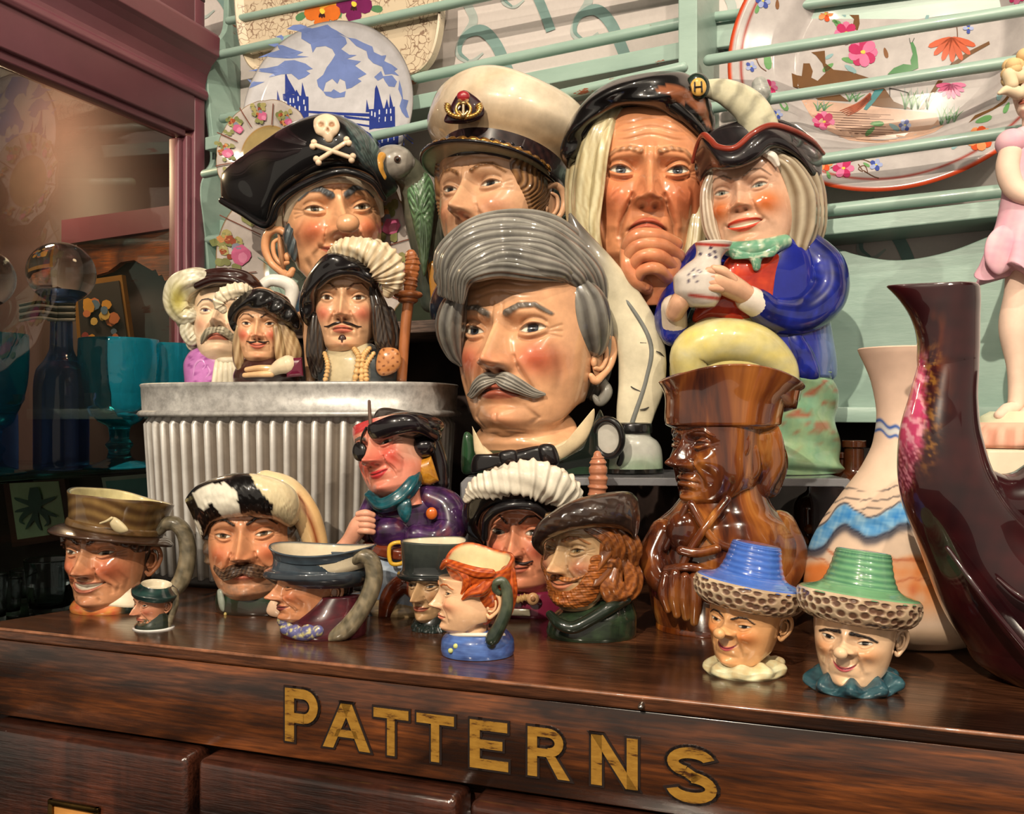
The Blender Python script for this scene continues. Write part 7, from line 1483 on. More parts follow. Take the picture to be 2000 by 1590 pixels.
def figurine():
    fr = Fr('figurine', 'bisque child figurine in pink dress on a shell edged base at the right edge', 'figurine', 1996, .60, ZC-.0225)
    b = fr.py0; SKF = (232, 200, 180)
    PK = lambda X, Y: mixc((226, 186, 194), (214, 158, 176), .5+.5*noise2(X, Y, .05))
    p = Part(); fr.loft(p, [(b, 1990, 104, 80, 0), (b-6, 1990, 108, 84, 0), (b-26, 1990, 100, 78, 0), (b-44, 1990, 84, 66, 0), (b-50, 1990, 74, 60, 0)], lambda X, Y: mixc((222, 172, 150), (200, 140, 118), sst(.4, .9, np.abs(np.sin(X*.09)))*sst(b-44, b-30, Y)), n=140, m=30, fn=lambda V, a, t: V+np.stack([np.cos(a), np.sin(a), 0*a], -1)*(.0016*np.abs(np.sin(a*9))*sst(.1, .4, t)*sst(.85, .6, t))[:, None]); bs = p.build('base', MAT, fr.e)
    p = Part(); fr.loft(p, [(b-46, 1990, 78, 62, 0), (b-58, 1990, 72, 58, 0), (b-70, 1992, 54, 46, 0)], (204, 206, 176), n=60); p.build('grass_mound', MAT, bs)
    for x0, k in ((0, 0), (46, 1)):
        p = Part(); fr.tube(p, [(1952+x0, b-62, -30, 10), (1966+x0, b-72, -14, 13), (1984+x0, b-84, 0, 15), (1985+x0, 720, 0, 17), (1980+x0, 640, 0, 27), (1990+x0, 570, 0, 26), (1998+x0, 500, 0, 30)], SKF, n=24, m=50); p.build('leg', MAT, fr.e)
    p = Part(); fr.loft(p, [(536, 1990, 74, 60, 0), (520, 1990, 68, 56, 0), (470, 1994, 58, 48, 0), (420, 1998, 46, 40, 0), (370, 2000, 40, 34, 0), (300, 2004, 46, 36, 0), (270, 2006, 38, 30, 0), (250, 2008, 20, 18, 0)], PK, n=90, m=50, fn=lambda V, a, t: V+np.stack([np.cos(a), np.sin(a), 0*a], -1)*(.0055*np.sin(a*6+1)*sst(.45, 0, t))[:, None]+np.stack([0*a, 0*a, .005*np.sin(a*5)*sst(.4, 0, t)], -1)); p.build('dress', MAT, fr.e)
    p = Part(); fr.pillow(p, [(1922, 500), (1930, 462), (1960, 440), (1990, 470), (1985, 510), (1955, 536), (1935, 528)], -34, 12, 20, PK); p.build('dress_hem', MAT, fr.e)
    p = Part(); fr.ell(p, 1976, 280, -10, (30, 28, 28), PK); p.build('puff_sleeve', MAT, fr.e)
    p = Part(); fr.tube(p, [(1974, 296, -14, 21), (1968, 330, -18, 21), (1980, 366, -26, 20), (2010, 384, -40, 16), (2040, 370, -50, 12)], SKF, n=24, m=40); p.build('arm', MAT, fr.e)
    hd = Head(fr, 2018, 170, 0, 44, yaw=-30, skin=SKF, blusha=.3, nt=110, nz=90, wr=0, brow=(170, 130, 90), neck=1)
    p = Part(); hd.skin(p); head = p.build('head', MAT, fr.e)
    p = Part(); rng = random.Random(3)
    for i in range(22):
        a = rng.uniform(0, 2*PI); q = rng.uniform(0, 1)
        x, y = 2010+46*math.cos(a)*(.6+.4*q), 150+44*math.sin(a)*(.6+.4*q)
        fr.ell(p, x, y, rng.uniform(-26, 20), (14, 14, 14), (214, 180, 130), n=14, m=10)
    fr.tube(p, [(1990, 150, -20, 14), (1972, 145, -22, 13), (1976, 165, -24, 12)], (222, 200, 166)); fr.tube(p, [(1990, 182, -20, 13), (1968, 176, -22, 10), (1952, 182, -22, 4)], (222, 200, 170)); p.build('hair', MAT, head)
    e = thing('plinth', 'cream plinth under the bisque figurine at the right edge', 'plinth', tuple(np.array((fr.o[0], fr.o[1]))) + (DESK,), 0)
    h = (ZC-.0225)-DESK
    part_box('plinth_block', -.036, .034, -.026, .03, 0, h-.0005, solid('cream_plinth', (206, 194, 170), .5), e, .002)
figurine()
def amber(px, depth, h, r, label):
    fr = frd('amber_bottle', label, 'bottle', px, depth); u = fr.u; b = fr.py0; t = h/u; k = r/u
    p = Part(); fr.loft(p, [(b, px, k*.92, k*.92, 0), (b-2, px, k, k, 0), (b-t*.62, px, k, k, 0), (b-t*.72, px, k*.8, k*.8, 0), (b-t*.8, px, k*.36, k*.36, 0), (b-t*.95, px, k*.34, k*.34, 0), (b-t*.955, px, k*.42, k*.42, 0), (b-t, px, k*.42, k*.42, 0)], (70, 34, 16), n=40); o = p.build('glass_body', AMB, fr.e)
    p = Part(); 
    for i in range(9): fr.ell(p, px+k*.55*math.cos(i*2.4), b-t*.2-i*t*.035, -k*.85*abs(math.sin(i*2.4+1)), (k*.26, k*.26, k*.26), (120, 70, 26), n=14, m=10)
    p.build('moulded_grape', AMB, o)
AMB = glaze('amber_glass', rough=.08, var=.4, scale=60)
amber(1592, .69, .085, .016, 'dark amber bottle standing beneath the acrylic riser on the right'); amber(1668, .665, .105, .020, 'larger dark amber bottle behind the long necked vase')
amber(1640, .70, .095, .015, 'slim dark amber bottle between the riser and the vase')
# ================================================================ plates on the rack
from mathutils.geometry import tessellate_polygon
GLP = glaze('plate_glaze', rough=.8, coat=.35, coatr=.12)
class Dec:
    def __init__(s): s.V = []; s.F = []; s.C = []
    def poly(s, P3, col):
        i0 = len(s.V); tr = tessellate_polygon([[Vector(p) for p in P3]])
        s.V += [tuple(p) for p in P3]; s.F += [(i0+a, i0+b, i0+c) for a, b, c in tr]; s.C += [col]*len(P3)
    def build(s, name, parent, mat=None):
        if not s.F: return None
        o = mesh_obj(name, np.array(s.V), np.array(s.F), mat or GLP, parent, np.array(s.C, float), False)
        if name in ('painted_leaf', 'painted_grass', 'painted_tendril', 'painted_ripple', 'scroll_print', 'painted_cloud', 'panel_line', 'painted_branch'): o['kind'] = 'stuff'
        return o
class Plate:
    def __init__(s, name, label, cat, px, py, R_, depth, yaw, lean, prof, colfn=None, rz=1.0, mat=None, n=160, flute=0):
        s.fl = .0019*flute; s.u = depth/F; s.o = Vector(((px-1000)/F*depth, depth, ZC-(py-806)/F*depth))
        s.M = Matrix.Rotation(math.radians(yaw), 3, 'Z')@Matrix.Rotation(math.radians(lean), 3, 'X')
        s.e = thing(name, label, cat, s.o); s.e.rotation_euler = s.M.to_euler()
        s.R = R_*s.u; s.rz = rz; s.prof = np.array(prof, float); s.Mi = s.M.inverted(); s.co = s.Mi@(Vector((0, 0, ZC))-s.o)
        rr = np.linspace(0, 1, 60); a = np.linspace(0, 2*PI, n, endpoint=False); V = []; C = []
        for r in np.concatenate([rr, rr[::-1]]):
            back = len(V) >= 60
            y = np.interp(r, s.prof[:, 0], s.prof[:, 1])*s.R+(0.0035 if back else 0)*(1 if r < .995 else 0)
            g = 1+flute*.03*np.abs(np.sin(a*6))*sst(.8, 1, r)
            V.append(np.stack([np.cos(a)*r*s.R*g, y+0*a-flute*.0015*np.abs(np.cos(a*6))*sst(.5, 1, r), np.sin(a)*r*s.R*rz*g], -1))
            c = colfn(np.full(n, r), a) if colfn else np.tile(np.array((226., 216, 210)), (n, 1)); C.append(c)
        mesh_obj('dish', np.vstack(V), grid_faces(n, 120), mat or GLP, s.e, np.vstack(C))
    def loc(s, px, py):
        d = s.Mi@Vector(((px-1000)/F, 1, -(py-806)/F)); t = -s.co.y/d.y; p = s.co+d*t
        return p.x, p.z
    def lift(s, x, z, k=0):
        r = math.hypot(x, z/s.rz)/s.R
        return (x, float(np.interp(min(r, 1), s.prof[:, 0], s.prof[:, 1]))*s.R-.00018-k*.0001-s.fl, z)
    def poly(s, D, P, col, k=0, smooth=False):
        if smooth: P = catmull(P, len(P)*4, True)
        Q = [s.loc(x, y) for x, y in P]; tr = tessellate_polygon([[Vector((x, y, 0)) for x, y in Q]])
        T_ = [(Q[a], Q[b], Q[c]) for a, b, c in tr]; out = []
        while T_:
            t = T_.pop(); e = [math.dist(t[i], t[(i+1) % 3]) for i in range(3)]; j = max(range(3), key=lambda i: e[i])
            if e[j] > .007 and len(out)+len(T_) < 900:
                a, b, c = t[j], t[(j+1) % 3], t[(j+2) % 3]; m_ = ((a[0]+b[0])/2, (a[1]+b[1])/2); T_ += [(a, m_, c), (m_, b, c)]
            else: out.append(t)
        for t in out:
            i0 = len(D.V); D.V += [s.lift(x, z, k) for x, z in t]; D.F.append((i0, i0+1, i0+2)); D.C += [col]*3
    def line(s, D, pts, w_, col, k=0, n=14):
        w_ = w_ if hasattr(w_, '__len__') else [w_]*len(pts)
        Q = stroke2(pts, [q/2 for q in w_], n); L = Q[:n]; R_ = Q[n:]
        for i in range(n-1): s.poly(D, [L[i], L[i+1], R_[i+1], R_[i]], col, k)
COUPE = [(0, 0), (.6, -.02), (.85, -.075), (.95, -.12), (1, -.15)]
WELL = [(0, 0), (.60, 0), (.70, -.10), (.72, -.115), (.9, -.16), (.97, -.18), (1, -.175)]
# blue and white bridge plate
pl = Plate('plate', 'blue and white plate printed with a twin towered bridge under clouds', 'plate', 648, 224, 178, .885, -14, -6, COUPE, lambda r, a: mixc((186, 184, 188), (176, 172, 172), sst(.955, .975, r)))
T4 = lambda L, ox=400, oy=0, k=4.0: [(ox+x/k, oy+y/k) for x, y in L]
SKY = (104, 122, 176); DB = (34, 52, 128)
D = Dec()
for L in ([(690, 280), (740, 250), (800, 245), (880, 270), (960, 250), (1000, 240), (1060, 290), (1120, 320), (1130, 360), (1080, 400), (1140, 440), (1200, 445), (1120, 470), (1230, 490), (1180, 520), (1270, 585), (1200, 620), (1230, 640), (1150, 690), (1110, 700), (1100, 640), (1060, 620), (1040, 660), (1000, 620), (950, 650), (930, 720), (890, 680), (880, 630), (930, 590), (960, 530), (1000, 480), (1030, 440), (1010, 400), (960, 380), (890, 390), (860, 430), (850, 370), (790, 340), (800, 300), (740, 290)],
          [(545, 400), (620, 390), (700, 410), (790, 430), (740, 455), (830, 460), (700, 480), (560, 490), (470, 500), (590, 450), (630, 430)],
          [(395, 605), (520, 570), (600, 540), (650, 500), (720, 490), (800, 510), (850, 545), (800, 560), (830, 580), (790, 610), (740, 630), (690, 590), (620, 600), (530, 630), (560, 600)],
          [(1140, 320), (1200, 330), (1260, 360), (1330, 390), (1340, 430), (1400, 460), (1440, 460), (1420, 500), (1480, 530), (1530, 570), (1500, 580), (1540, 620), (1480, 600), (1420, 600), (1400, 540), (1330, 510), (1290, 470), (1280, 420), (1200, 380)],
          [(1540, 650), (1560, 720), (1570, 800), (1620, 820), (1600, 880), (1630, 960), (1600, 950), (1560, 900), (1540, 850), (1560, 790), (1530, 720)],
          [(600, 340), (650, 325), (670, 345), (655, 370), (640, 350)], [(980, 240), (1060, 290), (1140, 320), (1180, 345), (1120, 310), (1060, 275)],
          [(385, 665), (440, 680), (500, 668), (450, 700), (400, 735), (415, 700)], [(930, 720), (990, 720), (1010, 700), (1060, 730), (1105, 715), (1095, 760), (1010, 770), (950, 750)], [(1330, 610), (1390, 570), (1410, 620), (1360, 640)],
          [(1400, 610), (1480, 610), (1520, 660), (1500, 700), (1450, 690), (1420, 650)]): pl.poly(D, T4(L), SKY)
D.build('painted_cloud', pl.e); D = Dec()
for L in ([(655, 905), (650, 800), (622, 790), (620, 745), (640, 740), (815, 760), (815, 930), (655, 925)], [(636, 745), (645, 600), (655, 595), (664, 625), (725, 742)], [(575, 830), (583, 720), (607, 830)], [(757, 765), (768, 648), (797, 765)], [(700, 760), (722, 705), (752, 760)],
          [(1290, 1020), (1290, 870), (1265, 860), (1500, 850), (1505, 1010), (1330, 1010)], [(1325, 870), (1335, 700), (1347, 672), (1360, 700), (1402, 860)], [(1262, 880), (1270, 780), (1292, 880)], [(1453, 850), (1458, 745), (1486, 850)], [(1410, 860), (1432, 785), (1452, 860)],
          [(815, 868), (1410, 898), (1415, 925), (815, 885)], [(1090, 905), (1410, 950), (1410, 962), (1090, 925)], [(1150, 960), (1300, 985), (1300, 1000), (1150, 972)], [(1350, 1085), (1540, 1060), (1545, 1190), (1380, 1190)], [(560, 830), (620, 800), (640, 900), (560, 860)]): pl.poly(D, T4(L), DB, 1)
for i in range(12): pl.line(D, T4([(1100+i*26, 908+i*3), (1112+i*26, 928+i*3)]), 1.2, DB, 1, 3)
pl.line(D, T4([(1565, 1060), (1600, 1110), (1665, 1165)]), 1.8, DB, 1, 6); pl.line(D, T4([(1580, 1055), (1620, 1100), (1670, 1140)]), 1.2, DB, 1, 6); pl.line(D, T4([(1590, 1060), (1595, 1180)]), 1.2, DB, 1, 4)
D.build('painted_bridge', pl.e); D = Dec()
for x, y in ((675, 790), (700, 790), (735, 775), (780, 800), (675, 840), (710, 850), (745, 850), (790, 850), (1310, 890), (1335, 900), (1370, 880), (1430, 880), (1465, 880), (1370, 940), (1420, 940), (1470, 940), (1400, 1110), (1450, 1105), (1500, 1100)):
    pl.poly(D, T4([(x-5, y+20), (x-5, y-12), (x, y-20), (x+5, y-12), (x+5, y+20)]), (196, 200, 214), 2)
D.build('painted_window', pl.e)
# two fluted plates with figure panels
def motif(P, D, cx, cy, s, rng):
    def blob(x, y, r, c, k):
        n = 9; P.poly(D, [(x+r*rng.uniform(.7, 1.2)*math.cos(2*PI*i/n), y+r*rng.uniform(.7, 1.2)*math.sin(2*PI*i/n)) for i in range(n)], c, k)
    for _ in range(11): blob(cx+rng.uniform(-s, s)*.8, cy-rng.uniform(-.2, 1)*s*.8, s*.24, rng.choice([(136, 134, 86), (160, 150, 96), (110, 116, 70)]), 0)
    for _ in range(9): blob(cx+rng.uniform(-.6, .3)*s, cy+rng.uniform(-.6, .5)*s, s*.15, rng.choice([(166, 92, 50), (140, 66, 40), (190, 130, 80)]), 1)
    blob(cx+.2*s, cy-.1*s, s*.22, (120, 124, 140), 2); blob(cx+.35*s, cy+.3*s, s*.46, (188, 92, 130), 2); blob(cx+.45*s, cy+.4*s, s*.25, (206, 124, 156), 3)
    for _ in range(3): blob(cx+rng.uniform(-.8, .8)*s, cy+rng.uniform(.6, .9)*s, s*.22, (126, 128, 80), 1)
def panel_plate(label, px, py, R_, depth, n, ph, seed, cen):
    P = Plate('fluted_plate', label, 'plate', px, py, R_, depth, -16, -5, [(0, 0), (.5, 0), (.56, -.02), (.95, -.13), (1, -.135)], lambda r, a: mixc(mixc((178, 168, 162), cen, sst(.56, .54, r)), (150, 112, 52), sst(.985, .992, r)+G(r-.555, .012)), flute=1, n=240)
    D = Dec()
    for i in range(n):
        a = ph+2*PI*i/n; c, s_ = math.cos(a), math.sin(a)
        P.line(D, [(px+c*R_*.56, py+s_*R_*.56), (px+c*R_*.93, py+s_*R_*.93)], 2.0, (110, 62, 48), 1, 5)
    D.build('panel_line', P.e); rng = random.Random(seed)
    for i in range(n):
        a = ph+2*PI*(i+.5)/n; D = Dec(); motif(P, D, px+math.cos(a)*R_*.75, py+math.sin(a)*R_*.75, R_*.19, rng); D.build('painted_figure_panel', P.e)
    return P
panel_plate('upper fluted plate with courting couple panels, behind the skull and crossbones hat', 522, 302, 102, .878, 9, -2.05, 3, (150, 130, 84))
P2 = panel_plate('larger lower fluted plate with pink figure panels, behind the parrot jug', 622, 512, 208, .872, 10, -2.70, 8, (156, 176, 162))
D = Dec(); rng = random.Random(2)
for _ in range(70):
    a, r = rng.uniform(0, 2*PI), rng.uniform(0, 105); x, y = 622+r*math.cos(a), 512+r*math.sin(a)
    P2.line(D, [(x, y), (x+rng.uniform(-14, 14), y+rng.uniform(-14, 14)), (x+rng.uniform(-18, 18), y+rng.uniform(-18, 18))], 1.4, (122, 150, 140), 0, 5)
D.build('scroll_print', P2.e)
# beige tray with pansies
TO, nt_, b_ = new_mat('toile_print')
tc = nt_.nodes.new('ShaderNodeTexCoord'); vo = nt_.nodes.new('ShaderNodeTexVoronoi'); vo.feature = 'DISTANCE_TO_EDGE'; vo.inputs['Scale'].default_value = 150
nz = nt_.nodes.new('ShaderNodeTexNoise'); nz.inputs['Scale'].default_value = 60; mpx = nt_.nodes.new('ShaderNodeMix'); mpx.data_type = 'VECTOR'; mpx.inputs[0].default_value = .02
nt_.links.new(tc.outputs['Object'], nz.inputs['Vector']); nt_.links.new(tc.outputs['Object'], mpx.inputs[4]); nt_.links.new(nz.outputs['Color'], mpx.inputs[5]); nt_.links.new(mpx.outputs[1], vo.inputs['Vector'])
m1 = ramp(nt_, vo.outputs['Distance'], [(.03, (255,)*3), (.075, (0, 0, 0))]); m2 = ramp(nt_, noise(nt_, 38, 2), [(.44, (0, 0, 0)), (.5, (255,)*3)])
nt_.links.new(mixn(nt_, mixn(nt_, 1.0, m1, m2, 'MULTIPLY'), (196, 180, 156), (132, 108, 90)), b_.inputs['Base Color']); setp(b_, rough=.3, coat=.4)
tr_ = Plate('tray', 'cream toile tray with painted pansies on the top rack', 'tray', 668, -20, 10, .935, math.degrees(RANG), 0, [(0, 0), (1, 0)], n=8)
for o in list(tr_.e.children): bpy.data.objects.remove(o)
out = [tr_.loc(x, y) for x, y in catmull([(462, -150), (464, -20), (470, 60), (482, 112), (505, 142), (560, 160), (700, 165), (800, 152), (836, 132), (856, 95), (866, 40), (868, -30), (866, -150), (660, -190)], 90, True)]
n = len(out); c0 = np.mean(out, 0); inn = [tuple(c0+(np.array(p)-c0)*.94) for p in out]
V = [(x, -.006, z) for x, z in out]+[(x, -.007, z) for x, z in [tuple(c0+(np.array(p)-c0)*.985) for p in out]]+[(x, 0, z) for x, z in inn]+[(x, .0025, z) for x, z in out]
f = [[i, (i+1) % n, n+(i+1) % n, n+i] for i in range(n)]+[[n+i, n+(i+1) % n, 2*n+(i+1) % n, 2*n+i] for i in range(n)]+[[i+3*n, (i+1) % n+3*n, (i+1) % n, i] for i in range(n)]+[list(range(2*n, 3*n)), list(range(3*n, 4*n))[::-1]]
mesh_obj('tray_body', V, f, TO, tr_.e, None, False)
def petal(P, D, cx, cy, a, r, w_, col, k=0, n=10):
    c, s_ = math.cos(a), math.sin(a); L = []
    for i in range(n):
        t = 2*PI*i/n; u_, v_ = r*.5*(1-math.cos(t)), w_*math.sin(t)*(.6+.4*(1-math.cos(t))/2); L.append((cx+u_*c-v_*s_, cy+u_*s_+v_*c))
    P.poly(D, L, col, k)
for cx, cy, A, B in ((630, 22, (206, 106, 36), (226, 160, 60)), (692, 8, (112, 28, 84), (150, 60, 120))):
    D = Dec()
    for j, a in enumerate((-2.3, -.8, 3.0, .15, 1.6)): petal(tr_, D, cx, cy, a, 36, 19, A if j > 1 else B, j)
    for a in (1.2, 1.6, 2.0): petal(tr_, D, cx, cy, a, 14, 3, (60, 30, 30), 6)
    petal(tr_, D, cx-4, cy-4, .8, 12, 6, (236, 200, 70), 7); D.build('painted_pansy', tr_.e)
D = Dec()
for x, y, a in ((600, 25, 2.6), (662, 40, 1.2), (596, -5, 3.6), (722, 16, .1), (660, 10, 1.5)): petal(tr_, D, x, y, a, 26, 9, (86, 130, 90), -1)
D.build('painted_leaf', tr_.e)
# the big oval platter
pt = Plate('platter', 'large oval white platter painted with peacock, peonies and branches, orange edge', 'platter', 1748, 96, 314, .724, -26, -5, WELL, lambda r, a: mixc(mixc((178, 171, 170), (200, 70, 30), sst(.966, .972, r)), (150, 52, 40), G(r-.915, .0035)), rz=.955, n=240)
X = lambda L: [(1380+x/3.226, y/3.226) for x, y in L]
D = Dec(); pt.poly(D, X([(590, 620), (760, 640), (850, 650), (1040, 670), (1300, 700), (1450, 715), (1470, 790), (1500, 800), (1440, 850), (1300, 890), (1080, 915), (900, 900), (760, 830), (660, 740)]), (198, 162, 142), 0)
D.build('painted_sand', pt.e); D = Dec()
for i in range(26):
    y = 700+i*7.5; x0 = 700+((i*97) % 210)+max(0, (i-14)*12); pt.line(D, X([(x0, y), (x0+160+((i*53) % 160), y+10)]), .9, (110, 78, 66), 1, 3)
D.build('painted_ripple', pt.e)
BRW = (104, 70, 38); D = Dec()
for L in ([(540, 470), (600, 480), (610, 400), (650, 400), (670, 450), (660, 490), (700, 510), (750, 460), (730, 400), (690, 350), (660, 330), (745, 320), (750, 400), (800, 440), (900, 450), (1020, 490), (1080, 500), (1180, 640), (1300, 690), (1100, 675), (1040, 665), (1090, 580), (950, 545), (880, 520), (800, 530), (770, 545), (900, 640), (700, 630), (640, 560), (550, 560)],
          [(870, 0), (910, 0), (900, 60), (960, 90), (965, 150), (950, 200), (915, 190), (930, 120), (880, 80)], [(1340, 690), (1400, 600), (1460, 505), (1490, 510), (1430, 600), (1370, 690)], [(1530, 410), (1640, 330), (1780, 260), (1785, 280), (1660, 350), (1560, 420)], [(650, 820), (690, 770), (800, 730), (860, 690), (920, 620), (930, 625), (880, 700), (800, 745), (700, 790)]):
    if L[0][0] == 650: L = [(x+1000-0, y) for x, y in L]
    pt.poly(D, X(L), BRW, 1)
D.build('painted_branch', pt.e)
def blossom(cx, cy, r, n, c1, c2, k=2, a0=0):
    D = Dec(); cx, cy = 1380+cx/3.226, cy/3.226; r /= 3.226
    for i in range(n): petal(pt, D, cx, cy, a0+2*PI*i/n, r, r*.42, c1 if i % 2 else c2, k+(i % 3))
    petal(pt, D, cx-r*.16, cy, 0, r*.34, r*.16, (206, 190, 80), k+4); D.build('painted_blossom', pt.e)
PKs = ((178, 40, 92), (206, 110, 150))
for a in ((985, 330, 95, 9), (880, 210, 75, 8), (740, 770, 70, 8), (420, 600, 50, 7), (880, 1110, 68, 6), (1960, 10, 60, 7)): blossom(*a, *PKs)
ORs = ((196, 76, 34), (216, 140, 90))
for a in ((750, 90, 50, 5), (940, 15, 50, 6), (760, 1080, 55, 6), (1720, 930, 85, 9), (330, 395, 40, 5)): blossom(*a, *ORs)
for a in ((1080, 1085, 42, 5), (470, 770, 34, 5), (310, 480, 34, 5), (385, 80, 45, 6), (1250, 790, 40, 6), (1960, 670, 26, 6), (1650, 180, 34, 4), (1260, 0, 34, 5)): blossom(*a, (58, 74, 150), (150, 160, 200))
D = Dec()
for a in np.linspace(.35, 2.75, 7): petal(pt, D, 1380+1545/3.226, 235/3.226, a, 50, 7.5, (190, 84, 48), 2)
D.build('painted_orange_lily', pt.e); D = Dec()
for a in np.linspace(.1, 3.0, 8): petal(pt, D, 1380+1540/3.226, 530/3.226, a, 30, 5.5, (188, 72, 118) if int(a*9) % 2 else (208, 110, 150), 3)
D.build('painted_lotus', pt.e); D = Dec()
for x, y, a, l, c in ((800, 340, 2.6, 60, 0), (800, 400, 2.5, 85, 1), (850, 370, .2, 95, 1), (870, 410, .6, 90, 0), (1120, 300, 1.3, 70, 2), (790, 130, .3, 60, 1), (840, 60, .9, 60, 0), (1390, 20, 2.4, 60, 1), (1400, 80, 1.9, 55, 0), (1030, 780, .0, 90, 1), (1060, 800, 2.4, 80, 1), (1150, 780, .6, 80, 0), (960, 1040, -.4, 60, 0), (1000, 1070, .6, 50, 1), (1690, 820, -.3, 110, 1), (1860, 600, 1.9, 90, 0), (1900, 700, 2.0, 80, 1), (1600, 920, 2.2, 90, 0), (780, 1130, 1.2, 55, 1), (400, 370, 1.45, 120, 1), (470, 650, 1.0, 110, 1), (360, 100, 1.9, 60, 1), (470, 60, 1.6, 60, 2), (810, 1040, .1, 60, 0), (1640, 0, 1.9, 100, 1), (1700, 50, 2.7, 90, 0), (800, 120, 1.0, 60, 1)):
    petal(pt, D, 1380+x/3.226, y/3.226, a, l/3.226, l/3.226*.24, ((132, 164, 168), (98, 146, 92), (124, 82, 50))[c], 1)
D.build('painted_leaf', pt.e); D = Dec()
for x0 in (1250, 1290, 1330, 1480, 1520, 1560, 900, 940, 700, 740, 1390): 
    for dx, h in ((-30, 110), (0, 140), (34, 120), (60, 90)):
        yb = {1: 690}.get(1) if x0 not in (1480, 1520, 1560) else 790
        yb = 640 if x0 in (900, 940) else (700 if x0 in (700, 740) else yb); hh = h*(.5 if x0 in (900, 940, 700, 740) else 1)
        pt.line(D, X([(x0, yb), (x0+dx*.4, yb-hh*.6), (x0+dx, yb-hh)]), [3.4, 2.8, .5], (96, 138, 96) if dx else (140, 156, 150), 1, 6)
D.build('painted_grass', pt.e); D = Dec()
pt.poly(D, X([(1140, 470), (1180, 430), (1240, 405), (1290, 410), (1285, 380), (1300, 340), (1290, 300), (1285, 270), (1300, 265), (1318, 300), (1330, 360), (1335, 430), (1290, 450), (1230, 460)]), (70, 124, 74), 3); pt.poly(D, X([(1060, 570), (1120, 560), (1060, 640), (1010, 695), (990, 690), (1030, 620)]), (60, 124, 130), 3)
for k in range(5): pt.line(D, X([(1035, 590+k*8), (960, 650+k*10), (840+k*12, 700+k*8)]), [5, 4, 1], (156, 72, 40), 3, 8)
pt.line(D, X([(1285, 275), (1278, 240)]), 1, (60, 70, 60), 3, 3); pt.line(D, X([(1295, 270), (1310, 240)]), 1, (60, 70, 60), 3, 3); pt.line(D, X([(1155, 560), (1155, 610)]), 1.4, (50, 44, 40), 3, 3); pt.line(D, X([(1150, 555), (1270, 585), (1272, 620)]), 1.4, (50, 44, 40), 3, 5)
D.build('painted_peacock', pt.e); D = Dec()
for p_ in ([(800, 1110), (850, 1090), (980, 1050), (1050, 1070)], [(970, 1080), (1000, 1130), (970, 1110), (1010, 1090), (1030, 1140), (1000, 1120), (1060, 1160), (1100, 1175)], [(330, 400), (360, 470), (400, 500)], [(1560, 95), (1580, 200), (1575, 330), (1540, 410)], [(1530, 20), (1570, 60), (1585, 100)], [(790, 800), (850, 830), (850, 860)]): pt.line(D, X(p_), 1.8, (96, 60, 40), 1, 20)
D.build('painted_tendril', pt.e)
# ================================================================ inside the cabinet
nxv = np.array((CU[1], -CU[0]))
def Ce(px, py, t=-.0095):
    a = (px-1000)/F; O = CC+CU*t; o_ = (a*O[1]-O[0])/(nxv[0]-a*nxv[1]); Y = O[1]+o_*nxv[1]
    return o_, t, ZC-(py-806)/F*Y
def panel(name, quad, t, mat, parent, th=.004, grow=0):
    P = [Ce(x, y, t) for x, y in quad]
    V = [(p[0], t, p[2]) for p in P]+[(p[0], t+th, p[2]) for p in P]; n = len(P)
    return mesh_obj(name, V, [list(range(n)), list(range(n, 2*n))[::-1]]+[[i, n+i, n+(i+1) % n, (i+1) % n] for i in range(n)], mat, parent, None, False)
GILT = solid('gilt_frame', (170, 120, 56), .4, .5); WOODF = solid('brown_frame', (86, 46, 40), .5)
def picture(name, label, q, mat, t=-.016, frame=GILT, b=7):
    c = np.mean(q, 0); o = thing(name, label, 'picture', (CC[0], CC[1], 0), CANG); Q = [tuple(c+(np.array(p)-c)*(1+2*b/np.ptp([x for x, _ in q]))) for p in q]
    panel('frame', Q, t, frame, o, .006); panel('print', q, t-.0012, mat, o, .001); return o
PAP = solid('cream_paper', (176, 168, 140), .7)
oc = picture('octopus_print', 'framed octopus print standing low in the glass cabinet', [(18, 944), (114, 940), (130, 1040), (34, 1054)], PAP, -.03, WOODF, 14)
IN2 = solid('print_ink', (84, 92, 88), .7)
def inkstroke(parent, pts, ws, t, mat, nm='ink_stroke'):
    Q = stroke2(pts, ws, 24); V = [Ce(x, y, t) for x, y in Q]
    V = [(a, t, c) for a, _, c in V]; mesh_obj(nm, V, [(i, i+1, 24+i+1, 24+i) for i in range(23)], mat, parent, None, False)
for i, (dx, dy, cu) in enumerate(((-34, 10, 12), (-30, 34, -14), (-14, 44, 10), (6, 46, -8), (24, 38, 12), (34, 20, -12), (-36, -18, 10), (32, -20, -10))):
    inkstroke(oc, [(70, 990), (70+dx*.5+cu*.4, 990+dy*.4), (70+dx, 990+dy*.8), (70+dx-cu*.6, 990+dy)], [6, 5, 3, 1], -.0325-.0002*i, IN2)
inkstroke(oc, [(66, 952), (68, 975), (70, 998)], [8, 13, 9], -.0345, IN2, 'octopus_body')
picture('seaside_print', 'white framed turquoise print behind the brown hat jug', [(206, 940), (300, 932), (320, 1040), (226, 1050)], solid('turquoise_print', (92, 150, 152), .6), -.03, solid('white_frame', (190, 184, 176), .6), 8)
fl = picture('floral_painting', 'gilt framed floral painting behind the blue decanter', [(150, 560), (232, 548), (250, 675), (160, 690)], solid('dark_canvas', (52, 44, 40), .6), -.03, GILT, 8)
rng = random.Random(9)
